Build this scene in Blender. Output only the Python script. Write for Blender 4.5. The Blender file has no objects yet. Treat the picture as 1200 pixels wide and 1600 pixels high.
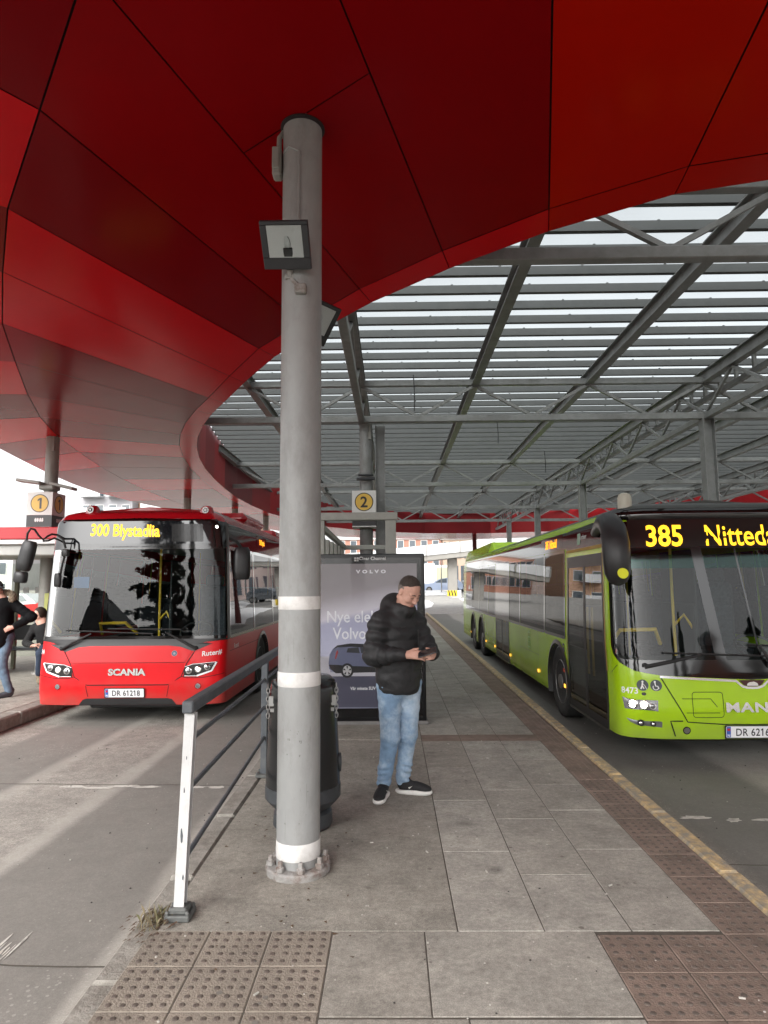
import bpy, math, random
import numpy as np
from mathutils import Vector, Matrix
random.seed(7)
rng = np.random.RandomState(7)
SC = bpy.context.scene
COL = SC.collection
R = math.radians

# ---------------------------------------------------------------- camera
cd = bpy.data.cameras.new('camera')
cam = bpy.data.objects.new('camera', cd)
COL.objects.link(cam)
SC.camera = cam
F_PX = 1030.0
cd.sensor_fit = 'VERTICAL'
cd.sensor_height = 24.0
cd.lens = 24.0 * F_PX / 1600.0
cd.clip_start = 0.05
cd.clip_end = 3000
PITCH = math.atan(114 / F_PX)
YAW = math.atan(12 / F_PX * math.cos(PITCH))
ROLL = 0.0077
fw = Vector((-math.sin(YAW) * math.cos(PITCH), math.cos(YAW) * math.cos(PITCH), math.sin(PITCH)))
r0 = Vector((math.cos(YAW), math.sin(YAW), 0))
u0 = r0.cross(fw)
cr = r0 * math.cos(ROLL) - u0 * math.sin(ROLL)
cu = u0 * math.cos(ROLL) + r0 * math.sin(ROLL)
m = Matrix((cr, cu, -fw)).transposed().to_4x4()
m.translation = Vector((0, 0, 1.65))
cam.matrix_world = m

# ---------------------------------------------------------------- sky and sun (overcast)
SUN_EL, SUN_AZ = R(38), R(205)
w = bpy.data.worlds.new('World')
SC.world = w
w.use_nodes = True
nt = w.node_tree
bg = nt.nodes['Background']
sky = nt.nodes.new('ShaderNodeTexSky')
sky.sky_type = 'NISHITA'
sky.sun_disc = False
sky.sun_elevation = SUN_EL
sky.sun_rotation = SUN_AZ
sky.air_density = 1.0
sky.dust_density = 4.0
hs = nt.nodes.new('ShaderNodeHueSaturation')
hs.inputs['Saturation'].default_value = 0.10
nt.links.new(sky.outputs[0], hs.inputs['Color'])
nt.links.new(hs.outputs[0], bg.inputs['Color'])
bg.inputs['Strength'].default_value = 0.15

sd = bpy.data.lights.new('sun', 'SUN')
sd.energy = 0.6
sd.angle = R(45)
sd.color = (1.0, 0.96, 0.9)
sun = bpy.data.objects.new('sun', sd)
COL.objects.link(sun)
sun_dir = Vector((math.sin(SUN_AZ) * math.cos(SUN_EL), math.cos(SUN_AZ) * math.cos(SUN_EL), math.sin(SUN_EL)))
sun.rotation_euler = sun_dir.to_track_quat('Z', 'Y').to_euler()
sun.location = (0, -20, 60)

SC.view_settings.view_transform = 'Standard'
SC.view_settings.look = 'None'
SC.view_settings.exposure = 1.5
SC.view_settings.gamma = 1.0
SC.render.engine = 'CYCLES'
SC.cycles.use_denoising = True
SC.cycles.max_bounces = 10
SC.cycles.diffuse_bounces = 5
SC.cycles.glossy_bounces = 5
SC.cycles.transparent_max_bounces = 24
SC.cycles.caustics_reflective = False
SC.cycles.caustics_refractive = False
SC.cycles.sample_clamp_indirect = 6.0

# ---------------------------------------------------------------- materials
MATS = {}

def mat(name, col, rough=0.5, metal=0.0, spec=0.5, coat=0.0, var=0.0, vscale=6.0, bump=0.0, bscale=60.0,
        emit=None, estr=0.0, dirt=None, dirt_amt=0.0, dscale=2.5, stretch=None, tint=None, skirt=None, dthr=.48):
    """procedural Principled material; var = brightness noise, dirt = second colour mixed in by noise, bump = fine relief"""
    if name in MATS:
        return MATS[name]
    M = bpy.data.materials.new(name)
    M.use_nodes = True
    t = M.node_tree
    N, L = t.nodes, t.links
    b = N['Principled BSDF']
    b.inputs['Base Color'].default_value = (*col, 1)
    b.inputs['Roughness'].default_value = rough
    b.inputs['Metallic'].default_value = metal
    b.inputs['Specular IOR Level'].default_value = spec
    if tint: b.inputs['Specular Tint'].default_value = (*tint, 1)
    b.inputs['Coat Weight'].default_value = coat
    b.inputs['Coat Roughness'].default_value = 0.04
    if emit:
        b.inputs['Emission Color'].default_value = (*emit, 1)
        b.inputs['Emission Strength'].default_value = estr
    tc = N.new('ShaderNodeTexCoord')
    src = tc.outputs['Object']
    if stretch:
        mp = N.new('ShaderNodeMapping')
        mp.inputs['Scale'].default_value = stretch
        L.new(src, mp.inputs['Vector'])
        src = mp.outputs['Vector']
    cur = None
    if var > 0:
        n = N.new('ShaderNodeTexNoise')
        n.inputs['Scale'].default_value = vscale
        n.inputs['Detail'].default_value = 6
        n.inputs['Roughness'].default_value = 0.65
        L.new(src, n.inputs['Vector'])
        mr = N.new('ShaderNodeMapRange')
        mr.inputs['From Min'].default_value = 0.3
        mr.inputs['From Max'].default_value = 0.7
        mr.inputs['To Min'].default_value = 1 - var
        mr.inputs['To Max'].default_value = 1 + var
        L.new(n.outputs['Fac'], mr.inputs['Value'])
        mx = N.new('ShaderNodeMix')
        mx.data_type = 'RGBA'
        mx.blend_type = 'MULTIPLY'
        mx.inputs['Factor'].default_value = 1
        mx.inputs['A'].default_value = (*col, 1)
        L.new(mr.outputs['Result'], mx.inputs['B'])
        cur = mx.outputs['Result']
    if dirt and dirt_amt > 0:
        n = N.new('ShaderNodeTexNoise')
        n.inputs['Scale'].default_value = dscale
        n.inputs['Detail'].default_value = 8
        n.inputs['Roughness'].default_value = 0.7
        L.new(src, n.inputs['Vector'])
        mr = N.new('ShaderNodeMapRange')
        mr.inputs['From Min'].default_value = dthr
        mr.inputs['From Max'].default_value = dthr + .2
        mr.inputs['To Max'].default_value = dirt_amt
        L.new(n.outputs['Fac'], mr.inputs['Value'])
        mx = N.new('ShaderNodeMix')
        mx.data_type = 'RGBA'
        mx.inputs['A'].default_value = (*col, 1)
        if cur:
            L.new(cur, mx.inputs['A'])
        mx.inputs['B'].default_value = (*dirt, 1)
        L.new(mr.outputs['Result'], mx.inputs['Factor'])
        cur = mx.outputs['Result']
    if cur:
        L.new(cur, b.inputs['Base Color'])
    if skirt:
        # road dust thrown up on the lower body, thinning out with height
        (dc, za, zb, amt) = skirt
        sp = N.new('ShaderNodeSeparateXYZ'); L.new(src, sp.inputs[0])
        n = N.new('ShaderNodeTexNoise'); n.inputs['Scale'].default_value = 3.5; n.inputs['Detail'].default_value = 7
        L.new(src, n.inputs['Vector'])
        ad = N.new('ShaderNodeMath'); ad.operation = 'MULTIPLY_ADD'; ad.inputs[1].default_value = -.5
        L.new(n.outputs['Fac'], ad.inputs[0]); L.new(sp.outputs['Z'], ad.inputs[2])
        mr = N.new('ShaderNodeMapRange'); mr.inputs['From Min'].default_value = zb - .25; mr.inputs['From Max'].default_value = za - .25
        mr.inputs['To Min'].default_value = 0; mr.inputs['To Max'].default_value = amt
        L.new(ad.outputs[0], mr.inputs['Value'])
        mx = N.new('ShaderNodeMix'); mx.data_type = 'RGBA'
        mx.inputs['A'].default_value = (*col, 1); mx.inputs['B'].default_value = (*dc, 1)
        if cur: L.new(cur, mx.inputs['A'])
        L.new(mr.outputs['Result'], mx.inputs['Factor'])
        cur = mx.outputs['Result']
        L.new(cur, b.inputs['Base Color'])
    if bump > 0:
        n = N.new('ShaderNodeTexNoise')
        n.inputs['Scale'].default_value = bscale
        n.inputs['Detail'].default_value = 5
        L.new(src, n.inputs['Vector'])
        bp = N.new('ShaderNodeBump')
        bp.inputs['Strength'].default_value = bump
        bp.inputs['Distance'].default_value = 0.02
        L.new(n.outputs['Fac'], bp.inputs['Height'])
        L.new(bp.outputs['Normal'], b.inputs['Normal'])
    MATS[name] = M
    return M

def glass(name, tint, refl=1.0, rough=0.01, ior=1.5, wav=0.0):
    """thin architectural pane: tinted see-through mixed with a mirror reflection by Fresnel"""
    if name in MATS:
        return MATS[name]
    M = bpy.data.materials.new(name)
    M.use_nodes = True
    t = M.node_tree
    N, L = t.nodes, t.links
    N.remove(N['Principled BSDF'])
    out = N['Material Output']
    tr = N.new('ShaderNodeBsdfTransparent')
    tr.inputs['Color'].default_value = (*tint, 1)
    gl = N.new('ShaderNodeBsdfGlossy')
    gl.inputs['Roughness'].default_value = rough
    gl.inputs['Color'].default_value = (refl, refl, refl, 1)
    fr = N.new('ShaderNodeFresnel')
    fr.inputs['IOR'].default_value = ior
    mx = N.new('ShaderNodeMixShader')
    if wav > 0:
        tc = N.new('ShaderNodeTexCoord')
        n = N.new('ShaderNodeTexNoise')
        n.inputs['Scale'].default_value = 0.9
        n.inputs['Detail'].default_value = 1
        L.new(tc.outputs['Object'], n.inputs['Vector'])
        bp = N.new('ShaderNodeBump')
        bp.inputs['Strength'].default_value = wav
        bp.inputs['Distance'].default_value = 0.05
        L.new(n.outputs['Fac'], bp.inputs['Height'])
        L.new(bp.outputs['Normal'], gl.inputs['Normal'])
    L.new(fr.outputs[0], mx.inputs[0])
    L.new(tr.outputs[0], mx.inputs[1])
    L.new(gl.outputs[0], mx.inputs[2])
    L.new(mx.outputs[0], out.inputs['Surface'])
    MATS[name] = M
    return M

# ---------------------------------------------------------------- mesh helpers
class MB:
    def __init__(s):
        s.v, s.f, s.m = [], [], []
    def add(s, vs, fs, mi=0):
        o = len(s.v)
        s.v += [tuple(map(float, p)) for p in vs]
        s.f += [tuple(i + o for i in f) for f in fs]
        s.m += [mi] * len(fs)
        return s
    def box(s, c, d, rot=None, mi=0, ch=0.0):
        x, y, z = d[0] / 2, d[1] / 2, d[2] / 2
        c = Vector(c)
        Mx = rot if rot is not None else Matrix.Identity(3)
        if ch <= 0:
            P = [(-x, -y, -z), (x, -y, -z), (x, y, -z), (-x, y, -z), (-x, -y, z), (x, -y, z), (x, y, z), (-x, y, z)]
            Fs = [(0, 3, 2, 1), (4, 5, 6, 7), (0, 1, 5, 4), (1, 2, 6, 5), (2, 3, 7, 6), (3, 0, 4, 7)]
        else:
            ch = min(ch, x * .9, y * .9, z * .9)
            P = []
            idx = {}
            for sx in (-1, 1):
                for sy in (-1, 1):
                    for sz in (-1, 1):
                        for a in range(3):
                            q = [sx * (x - ch), sy * (y - ch), sz * (z - ch)]
                            q[a] = (sx * x, sy * y, sz * z)[a]
                            idx[sx, sy, sz, a] = len(P)
                            P.append(tuple(q))
            Fs = []
            for a in range(3):
                b, c2 = (a + 1) % 3, (a + 2) % 3
                for sg in (-1, 1):
                    q = []
                    for (sb, sc) in ((-1, -1), (1, -1), (1, 1), (-1, 1)):
                        k = [0, 0, 0]
                        k[a], k[b], k[c2] = sg, sb, sc
                        q.append(idx[k[0], k[1], k[2], a])
                    Fs.append(tuple(q if sg > 0 else q[::-1]))
            for a in range(3):
                b, c2 = (a + 1) % 3, (a + 2) % 3
                for sb in (-1, 1):
                    for sc in (-1, 1):
                        def K(sa, ax):
                            k = [0, 0, 0]
                            k[a], k[b], k[c2] = sa, sb, sc
                            return idx[k[0], k[1], k[2], ax]
                        q = [K(-1, b), K(1, b), K(1, c2), K(-1, c2)]
                        Fs.append(tuple(q if sb * sc < 0 else q[::-1]))
            for sx in (-1, 1):
                for sy in (-1, 1):
                    for sz in (-1, 1):
                        q = [idx[sx, sy, sz, a] for a in range(3)]
                        Fs.append(tuple(q if sx * sy * sz > 0 else q[::-1]))
        s.add([c + Mx @ Vector(p) for p in P], Fs, mi)
        return s
    def beam(s, a, b, wd, ht, mi=0, up=(0, 0, 1), ch=0.0):
        a, b = Vector(a), Vector(b)
        d = b - a
        l = d.length
        y = d / l
        upv = Vector(up)
        x = y.cross(upv)
        if x.length < 1e-4:
            x = Vector((1, 0, 0))
        x.normalize()
        z = x.cross(y)
        s.box((a + b) / 2, (wd, l, ht), Matrix((x, y, z)).transposed(), mi, ch)
        return s
    def tube(s, pts, r, n=10, mi=0, caps=True):
        pts = [Vector(p) for p in pts]
        rs = r if isinstance(r, (list, tuple)) else [r] * len(pts)
        prev = None
        o = len(s.v)
        for i, p in enumerate(pts):
            if i == 0: t = pts[1] - pts[0]
            elif i == len(pts) - 1: t = pts[-1] - pts[-2]
            else: t = (pts[i + 1] - p).normalized() + (p - pts[i - 1]).normalized()
            t.normalize()
            if prev is None:
                x = t.cross(Vector((0, 0, 1)))
                if x.length < 1e-3: x = Vector((1, 0, 0))
            else:
                x = prev - t * prev.dot(t)
            x.normalize()
            prev = x
            y = t.cross(x)
            for k in range(n):
                a = 2 * math.pi * k / n
                s.v.append(tuple(p + (x * math.cos(a) + y * math.sin(a)) * rs[i]))
        for i in range(len(pts) - 1):
            for k in range(n):
                k2 = (k + 1) % n
                s.f.append((o + i * n + k, o + i * n + k2, o + (i + 1) * n + k2, o + (i + 1) * n + k))
                s.m.append(mi)
        if caps:
            s.f.append(tuple(o + k for k in range(n))[::-1]); s.m.append(mi)
            e = o + (len(pts) - 1) * n
            s.f.append(tuple(e + k for k in range(n))); s.m.append(mi)
        return s
    def lathe(s, prof, c=(0, 0, 0), n=24, mi=0, caps=True):
        c = Vector(c)
        o = len(s.v)
        for (r, z) in prof:
            for k in range(n):
                a = 2 * math.pi * k / n
                s.v.append((c.x + r * math.cos(a), c.y + r * math.sin(a), c.z + z))
        for i in range(len(prof) - 1):
            for k in range(n):
                k2 = (k + 1) % n
                s.f.append((o + i * n + k, o + i * n + k2, o + (i + 1) * n + k2, o + (i + 1) * n + k)); s.m.append(mi)
        if caps:
            s.f.append(tuple(o + k for k in range(n))[::-1]); s.m.append(mi)
            e = o + (len(prof) - 1) * n
            s.f.append(tuple(e + k for k in range(n))); s.m.append(mi)
        return s
    def ball(s, c, r, n=12, mi=0):
        rx, ry, rz = r if isinstance(r, (tuple, list)) else (r, r, r)
        c = Vector(c)
        P, Fs = [], []
        k = n // 2
        for i in range(1, k):
            th = math.pi * i / k
            for j in range(n):
                a = 2 * math.pi * j / n
                P.append(c + Vector((rx * math.sin(th) * math.cos(a), ry * math.sin(th) * math.sin(a), rz * math.cos(th))))
        t = len(P); P.append(c + Vector((0, 0, rz))); P.append(c - Vector((0, 0, rz)))
        for i in range(k - 2):
            for j in range(n):
                j2 = (j + 1) % n
                Fs.append((i * n + j, (i + 1) * n + j, (i + 1) * n + j2, i * n + j2))
        for j in range(n):
            j2 = (j + 1) % n
            Fs.append((t, j, j2)); Fs.append((t + 1, (k - 2) * n + j2, (k - 2) * n + j))
        s.add(P, Fs, mi)
        return s
    def prism(s, poly, y0, y1, mi=0, axes='xz'):
        """closed 2D outline extruded along the third axis"""
        def pt(a, b, h):
            return {'xz': (a, h, b), 'xy': (a, b, h), 'yz': (h, a, b)}[axes]
        n = len(poly)
        P = [pt(a, b, y0) for a, b in poly] + [pt(a, b, y1) for a, b in poly]
        Fs = [tuple(range(n)), tuple(range(2 * n - 1, n - 1, -1))]
        for i in range(n):
            j = (i + 1) % n
            Fs.append((i, n + i, n + j, j))
        s.add(P, Fs, mi)
        return s
    def build(s, name, mats, parent=None, smooth=False, angle=40):
        me = bpy.data.meshes.new(name)
        me.from_pydata(s.v, [], s.f)
        for M in (mats if isinstance(mats, (list, tuple)) else [mats]):
            me.materials.append(M)
        if len(set(s.m)) > 1:
            me.polygons.foreach_set('material_index', s.m)
        me.update()
        import bmesh
        bmm = bmesh.new(); bmm.from_mesh(me)
        if getattr(s, 'weld', 0): bmesh.ops.remove_doubles(bmm, verts=bmm.verts, dist=s.weld)
        if not getattr(s, 'keepn', False):
            bmesh.ops.recalc_face_normals(bmm, faces=bmm.faces)
        if smooth:
            lim = R(angle)
            for f in bmm.faces: f.smooth = True
            for e in bmm.edges:
                e.smooth = not (len(e.link_faces) == 2 and e.calc_face_angle(0) > lim)
        bmm.to_mesh(me); bmm.free()
        o = bpy.data.objects.new(name, me)
        COL.objects.link(o)
        if parent: o.parent = parent
        return o

def tag(o, label=None, cat=None, group=None, kind=None):
    if label: o['label'] = label
    if cat: o['category'] = cat
    if group: o['group'] = group
    if kind: o['kind'] = kind
    return o

def thing(name, label, cat, loc=(0, 0, 0), rz=0.0, group=None):
    o = bpy.data.objects.new(name, None)
    o.empty_display_size = 0.3
    COL.objects.link(o)
    o.location = loc
    o.rotation_euler = (0, 0, rz)
    return tag(o, label, cat, group)

def struct(name, mb, M, smooth=False):
    return tag(mb.build(name, M, None, smooth), kind='structure')

def copy_tree(o, parent=None):
    c = o.copy()
    COL.objects.link(c)
    c.parent = parent
    for ch in list(o.children):
        copy_tree(ch, c)
    return c

def _glyphs(s, size, bold, shear, extrude, space):
    cu_ = bpy.data.curves.new('lettering', 'FONT')
    cu_.body = s
    cu_.size = size
    cu_.offset = bold
    cu_.shear = shear
    cu_.extrude = extrude
    cu_.space_character = space
    cu_.resolution_u = 3
    ob = bpy.data.objects.new('lettering', cu_)
    me = bpy.data.meshes.new_from_object(ob)
    V = [tuple(v.co) for v in me.vertices]
    Fs = [tuple(p.vertices) for p in me.polygons]
    bpy.data.objects.remove(ob); bpy.data.curves.remove(cu_); bpy.data.meshes.remove(me)
    return V, Fs

def text_mesh(s, size=1.0, bold=0.0, shear=0.0, extrude=0.0, space=1.0, align='CENTER', sx=1.0, width=None):
    """letters as a mesh in the xy plane (verts Nx3, faces); every 1 gets the slanted flag the built-in face lacks"""
    a = (size, bold, shear, extrude, space)
    V, Fs = _glyphs(s, *a)
    for i, ch in enumerate(s):
        if ch != '1': continue
        Vi, _ = _glyphs(s[:i + 1], *a)
        Vp = _glyphs(s[:i], *a)[0] if i else []
        left = max((v[0] for v in Vp), default=-1e9)
        G_ = [v for v in Vi if v[0] > left + 1e-5]
        xl = min(v[0] for v in G_); top = max(v[1] for v in G_); ze = max(v[2] for v in G_)
        h = top
        o = len(V)
        V += [(xl + .01 * h, top, ze), (xl + .01 * h, top - .19 * h, ze), (xl - .20 * h, top - .33 * h, ze), (xl - .20 * h, top - .16 * h, ze)]
        Fs.append((o, o + 3, o + 2, o + 1))
    x0, x1 = min(v[0] for v in V), max(v[0] for v in V)
    if width: sx = width / (x1 - x0)
    c = {'CENTER': (x0 + x1) / 2, 'LEFT': x0, 'RIGHT': x1}[align]
    return [((x - c) * sx, y, z) for x, y, z in V], Fs

def text_on(mb, s, o, xdir, ydir, mi=0, **k):
    V, Fs = text_mesh(s, **k)
    o, xd, yd = Vector(o), Vector(xdir), Vector(ydir)
    n = xd.cross(yd)
    mb.add([o + xd * a + yd * b + n * c for a, b, c in V], Fs, mi)
    return mb

def disc(mb, c, r, xdir, ydir, n=28, mi=0, r2=None):
    c, xd, yd = Vector(c), Vector(xdir), Vector(ydir)
    P = [c + xd * r * math.cos(2 * math.pi * k / n) + yd * (r2 or r) * math.sin(2 * math.pi * k / n) for k in range(n)]
    mb.add(P, [tuple(range(n))], mi)
    return mb
# ---------------------------------------------------------------- ground
def ground_z(y):
    return -0.18 + 0.035 * min(max(y - 38, 0), 42)

def node_ground(name, col, tracks=(), fine=0.12, rough=0.8, light=None, light_amt=0.0):
    M = mat(name, col, rough, spec=0.3, var=0.15, vscale=1.3, bump=0.10, bscale=160, dirt=tuple(c * .52 for c in col), dirt_amt=.42, dscale=2.4)
    t = M.node_tree; N, L = t.nodes, t.links
    b = N['Principled BSDF']
    cur = b.inputs['Base Color'].links[0].from_socket
    tc = N.new('ShaderNodeTexCoord')
    # fine aggregate speckle
    v = N.new('ShaderNodeTexNoise'); v.inputs['Scale'].default_value = 170; v.inputs['Detail'].default_value = 3
    L.new(tc.outputs['Object'], v.inputs['Vector'])
    mr = N.new('ShaderNodeMapRange'); mr.inputs['From Min'].default_value = .3; mr.inputs['From Max'].default_value = .7
    mr.inputs['To Min'].default_value = 1 - fine * 2.2; mr.inputs['To Max'].default_value = 1 + fine * 2.2
    L.new(v.outputs['Fac'], mr.inputs['Value'])
    mx = N.new('ShaderNodeMix'); mx.data_type = 'RGBA'; mx.blend_type = 'MULTIPLY'; mx.inputs['Factor'].default_value = 1
    L.new(cur, mx.inputs['A']); L.new(mr.outputs['Result'], mx.inputs['B'])
    cur = mx.outputs['Result']
    # coarser mottling: worn binder, oil drips and damp patches
    for (sc_, lo, hi, det) in ((34, .74, 1.26, 9), (7, .80, 1.20, 8)):
        v = N.new('ShaderNodeTexNoise'); v.inputs['Scale'].default_value = sc_; v.inputs['Detail'].default_value = det; v.inputs['Roughness'].default_value = .75
        L.new(tc.outputs['Object'], v.inputs['Vector'])
        mr = N.new('ShaderNodeMapRange'); mr.inputs['From Min'].default_value = .32; mr.inputs['From Max'].default_value = .68
        mr.inputs['To Min'].default_value = lo; mr.inputs['To Max'].default_value = hi
        L.new(v.outputs['Fac'], mr.inputs['Value'])
        mx = N.new('ShaderNodeMix'); mx.data_type = 'RGBA'; mx.blend_type = 'MULTIPLY'; mx.inputs['Factor'].default_value = 1
        L.new(cur, mx.inputs['A']); L.new(mr.outputs['Result'], mx.inputs['B'])
        cur = mx.outputs['Result']
    vd = N.new('ShaderNodeTexVoronoi'); vd.inputs['Scale'].default_value = 2.3; vd.inputs['Randomness'].default_value = 1
    L.new(tc.outputs['Object'], vd.inputs['Vector'])
    mr = N.new('ShaderNodeMapRange'); mr.inputs['From Min'].default_value = .05; mr.inputs['From Max'].default_value = .16
    mr.inputs['To Min'].default_value = .72; mr.inputs['To Max'].default_value = 1
    L.new(vd.outputs['Distance'], mr.inputs['Value'])
    mx = N.new('ShaderNodeMix'); mx.data_type = 'RGBA'; mx.blend_type = 'MULTIPLY'; mx.inputs['Factor'].default_value = 1
    L.new(cur, mx.inputs['A']); L.new(mr.outputs['Result'], mx.inputs['B'])
    cur = mx.outputs['Result']
    sep = N.new('ShaderNodeSeparateXYZ'); L.new(tc.outputs['Object'], sep.inputs[0])
    # wobble so the edges of wheel tracks are not ruled lines
    nz = N.new('ShaderNodeTexNoise'); nz.inputs['Scale'].default_value = 1.4; nz.inputs['Detail'].default_value = 5
    mp = N.new('ShaderNodeMapping'); mp.inputs['Scale'].default_value = (1, .25, 1)
    L.new(tc.outputs['Object'], mp.inputs[0]); L.new(mp.outputs[0], nz.inputs['Vector'])
    ad = N.new('ShaderNodeMath'); ad.operation = 'MULTIPLY_ADD'
    L.new(nz.outputs['Fac'], ad.inputs[0]); ad.inputs[1].default_value = .34
    L.new(sep.outputs['X'], ad.inputs[2])
    for (x, hw, soft, c2, amt) in tracks:
        s1 = N.new('ShaderNodeMath'); s1.operation = 'SUBTRACT'; s1.inputs[1].default_value = x + .17
        L.new(ad.outputs[0], s1.inputs[0])
        a1 = N.new('ShaderNodeMath'); a1.operation = 'ABSOLUTE'; L.new(s1.outputs[0], a1.inputs[0])
        mr = N.new('ShaderNodeMapRange'); mr.interpolation_type = 'SMOOTHSTEP'
        mr.inputs['From Min'].default_value = hw + soft; mr.inputs['From Max'].default_value = hw
        mr.inputs['To Min'].default_value = 0; mr.inputs['To Max'].default_value = amt
        L.new(a1.outputs[0], mr.inputs['Value'])
        mx = N.new('ShaderNodeMix'); mx.data_type = 'RGBA'
        mx.inputs['B'].default_value = (*c2, 1)
        L.new(mr.outputs['Result'], mx.inputs['Factor']); L.new(cur, mx.inputs['A'])
        cur = mx.outputs['Result']
    if light:
        # scattered grit and salt
        g = N.new('ShaderNodeTexVoronoi'); g.inputs['Scale'].default_value = 26
        L.new(tc.outputs['Object'], g.inputs['Vector'])
        g2 = N.new('ShaderNodeTexNoise'); g2.inputs['Scale'].default_value = 1.1; g2.inputs['Detail'].default_value = 4
        L.new(tc.outputs['Object'], g2.inputs['Vector'])
        th = N.new('ShaderNodeMapRange'); th.inputs['From Min'].default_value = .42; th.inputs['From Max'].default_value = .7
        th.inputs['To Min'].default_value = 0.0; th.inputs['To Max'].default_value = .26
        L.new(g2.outputs['Fac'], th.inputs['Value'])
        lt = N.new('ShaderNodeMath'); lt.operation = 'LESS_THAN'
        L.new(g.outputs['Distance'], lt.inputs[0]); L.new(th.outputs['Result'], lt.inputs[1])
        ml = N.new('ShaderNodeMath'); ml.operation = 'MULTIPLY'; ml.inputs[1].default_value = light_amt
        L.new(lt.outputs[0], ml.inputs[0])
        mx = N.new('ShaderNodeMix'); mx.data_type = 'RGBA'; mx.inputs['B'].default_value = (*light, 1)
        L.new(ml.outputs[0], mx.inputs['Factor']); L.new(cur, mx.inputs['A'])
        cur = mx.outputs['Result']
    L.new(cur, b.inputs['Base Color'])
    return M

M_road = node_ground('asphalt', (.31, .292, .262),
    tracks=[(-2.0, .46, .16, (.185, .176, .160), .75), (-3.95, .40, .16, (.195, .186, .170), .75), (-1.42, .02, .1, (.42, .40, .36), .5),
            (-2.62, .03, .12, (.43, .41, .37), .55), (-3.45, .03, .12, (.43, .41, .37), .45),
            (2.75, .42, .3, (.14, .14, .128), .8), (4.75, .42, .3, (.14, .14, .128), .85), (3.75, .3, .3, (.33, .32, .29), .6)],
    fine=.15, light=(.50, .48, .44), light_amt=.3)
M_slab = node_ground('paving_slab', (.315, .298, .263), fine=.10, light=(.5, .48, .44), light_amt=.22)
M_slab_b = node_ground('paving_slab_browner', (.285, .266, .232), fine=.10, light=(.5, .48, .44), light_amt=.22)
M_slab_c = node_ground('paving_slab_paler', (.34, .324, .288), fine=.10, light=(.5, .48, .44), light_amt=.22)
M_pave = node_ground('concrete_pavement', (.272, .254, .220), fine=.14, light=(.45, .43, .39), light_amt=.35)
M_far = node_ground('far_paving', (.34, .33, .31), fine=.08)
M_joint = mat('joint_sand', (.085, .074, .06), .95, var=.3, vscale=20)
M_kerb = mat('kerb_granite', (.27, .255, .225), .8, var=.25, vscale=14, bump=.4, bscale=60, dirt=(.12, .105, .085), dirt_amt=.6)
M_yellow = mat('yellow_kerb_paint', (.53, .39, .20), .85, var=.34, vscale=9, bump=.4, bscale=70, dirt=(.27, .245, .20), dirt_amt=1.0, dscale=13, dthr=.40)
M_tact = mat('tactile_stone', (.205, .152, .122), .85, var=.28, vscale=5, bump=.4, bscale=90, dirt=(.10, .08, .062), dirt_amt=.6, dscale=3)
M_tact2 = mat('tactile_concrete', (.25, .215, .175), .85, var=.3, vscale=4, bump=.4, bscale=90, dirt=(.11, .095, .075), dirt_amt=.6, dscale=2)
M_stud = mat('worn_stud', (.095, .075, .062), .8, var=.3, vscale=9, bump=.3, bscale=80)
M_white = mat('road_paint', (.62, .60, .55), .8, var=.2, vscale=9, dirt=(.2, .19, .17), dirt_amt=.9, dscale=9)
M_snow = mat('snow', (.80, .80, .80), .6, var=.06, vscale=3, bump=.5, bscale=6)

# ground sheet: asphalt carrying both bus lanes, reaching the horizon
g = MB()
ys = [-60, -10, 38, 45, 55, 65, 80, 140, 1200]
xs = [-600, -60, 60, 600]
for y in ys:
    for x in xs:
        g.v.append((x, y, ground_z(y)))
for i in range(len(ys) - 1):
    for j in range(3):
        a = i * 4 + j
        g.f.append((a, a + 1, a + 5, a + 4)); g.m.append(0)
struct('road', g, M_road)

# island platform: slabs laid one by one with open joints over a dark bed
PX0, PX1 = -1.15, 1.85
pl = MB()
pl.box((.35, 18.8, -.1035), (3.0, 41, .20), mi=1)      # bed under the joints, top at -0.009
def slab(x0, x1, y0, y1, mi=0, gap=.0032):
    if mi == 0: mi = random.choice((0, 0, 4, 5))
    dz = random.uniform(-.0008, .0008)
    pl.box(((x0 + x1) / 2, (y0 + y1) / 2, -.04 + dz), (x1 - x0 - 2 * gap, y1 - y0 - 2 * gap, .08), mi=mi, ch=.0018,
           rot=Matrix.Rotation(random.uniform(-.0012, .0012), 3, 'X'))
# front rows
for r, (ya, yb) in enumerate(((2.08, 2.72), (1.44, 2.08), (.8, 1.44), (.16, .8), (-.5, .16), (-1.7, -.5))):
    xs_ = (-.30, .42, .95) if r % 2 else (-.30, .28, .95)
    for a, b in zip(xs_[:-1], xs_[1:]):
        slab(a, b, ya, yb)
slab(-.30, .14, 2.73, 3.36); slab(.14, .95, 2.73, 3.36)
# main field
rows = {0: 3.36, 1: 3.36, 2: 3.36}
colx = ((.30, .715), (.715, 1.13), (1.13, 1.55))
seqs = ((.95, .98, .92, .97), (.62, .9, .66, .95, .7), (.98, .72, .62, .78, .72))
for k, (x0, x1) in enumerate(colx):
    y = 3.36
    for d_ in seqs[k]:
        y2 = min(y + d_, 7.22)
        if 7.22 - y2 < .25: y2 = 7.22
        slab(x0, x1, y, y2)
        y = y2
        if y >= 7.22: break
    if y < 7.2: slab(x0, x1, y, 7.22)
    y = 7.52
    while y < 39:
        y2 = min(y + random.choice((.66, .9, .95)), 39.3)
        slab(x0, x1, y, y2)
        y = y2
for i in range(3):
    slab(.30 + i * .417, .30 + (i + 1) * .417, 7.22, 7.52, mi=2)
# worn cast concrete strip on the left
cuts = [3.36, 7.3, 11.4, 15.5, 20, 25, 30, 35, 39.3]
for a, b in zip(cuts[:-1], cuts[1:]):
    slab(-1.15, .30, a, b, mi=3, gap=.004)
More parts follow.
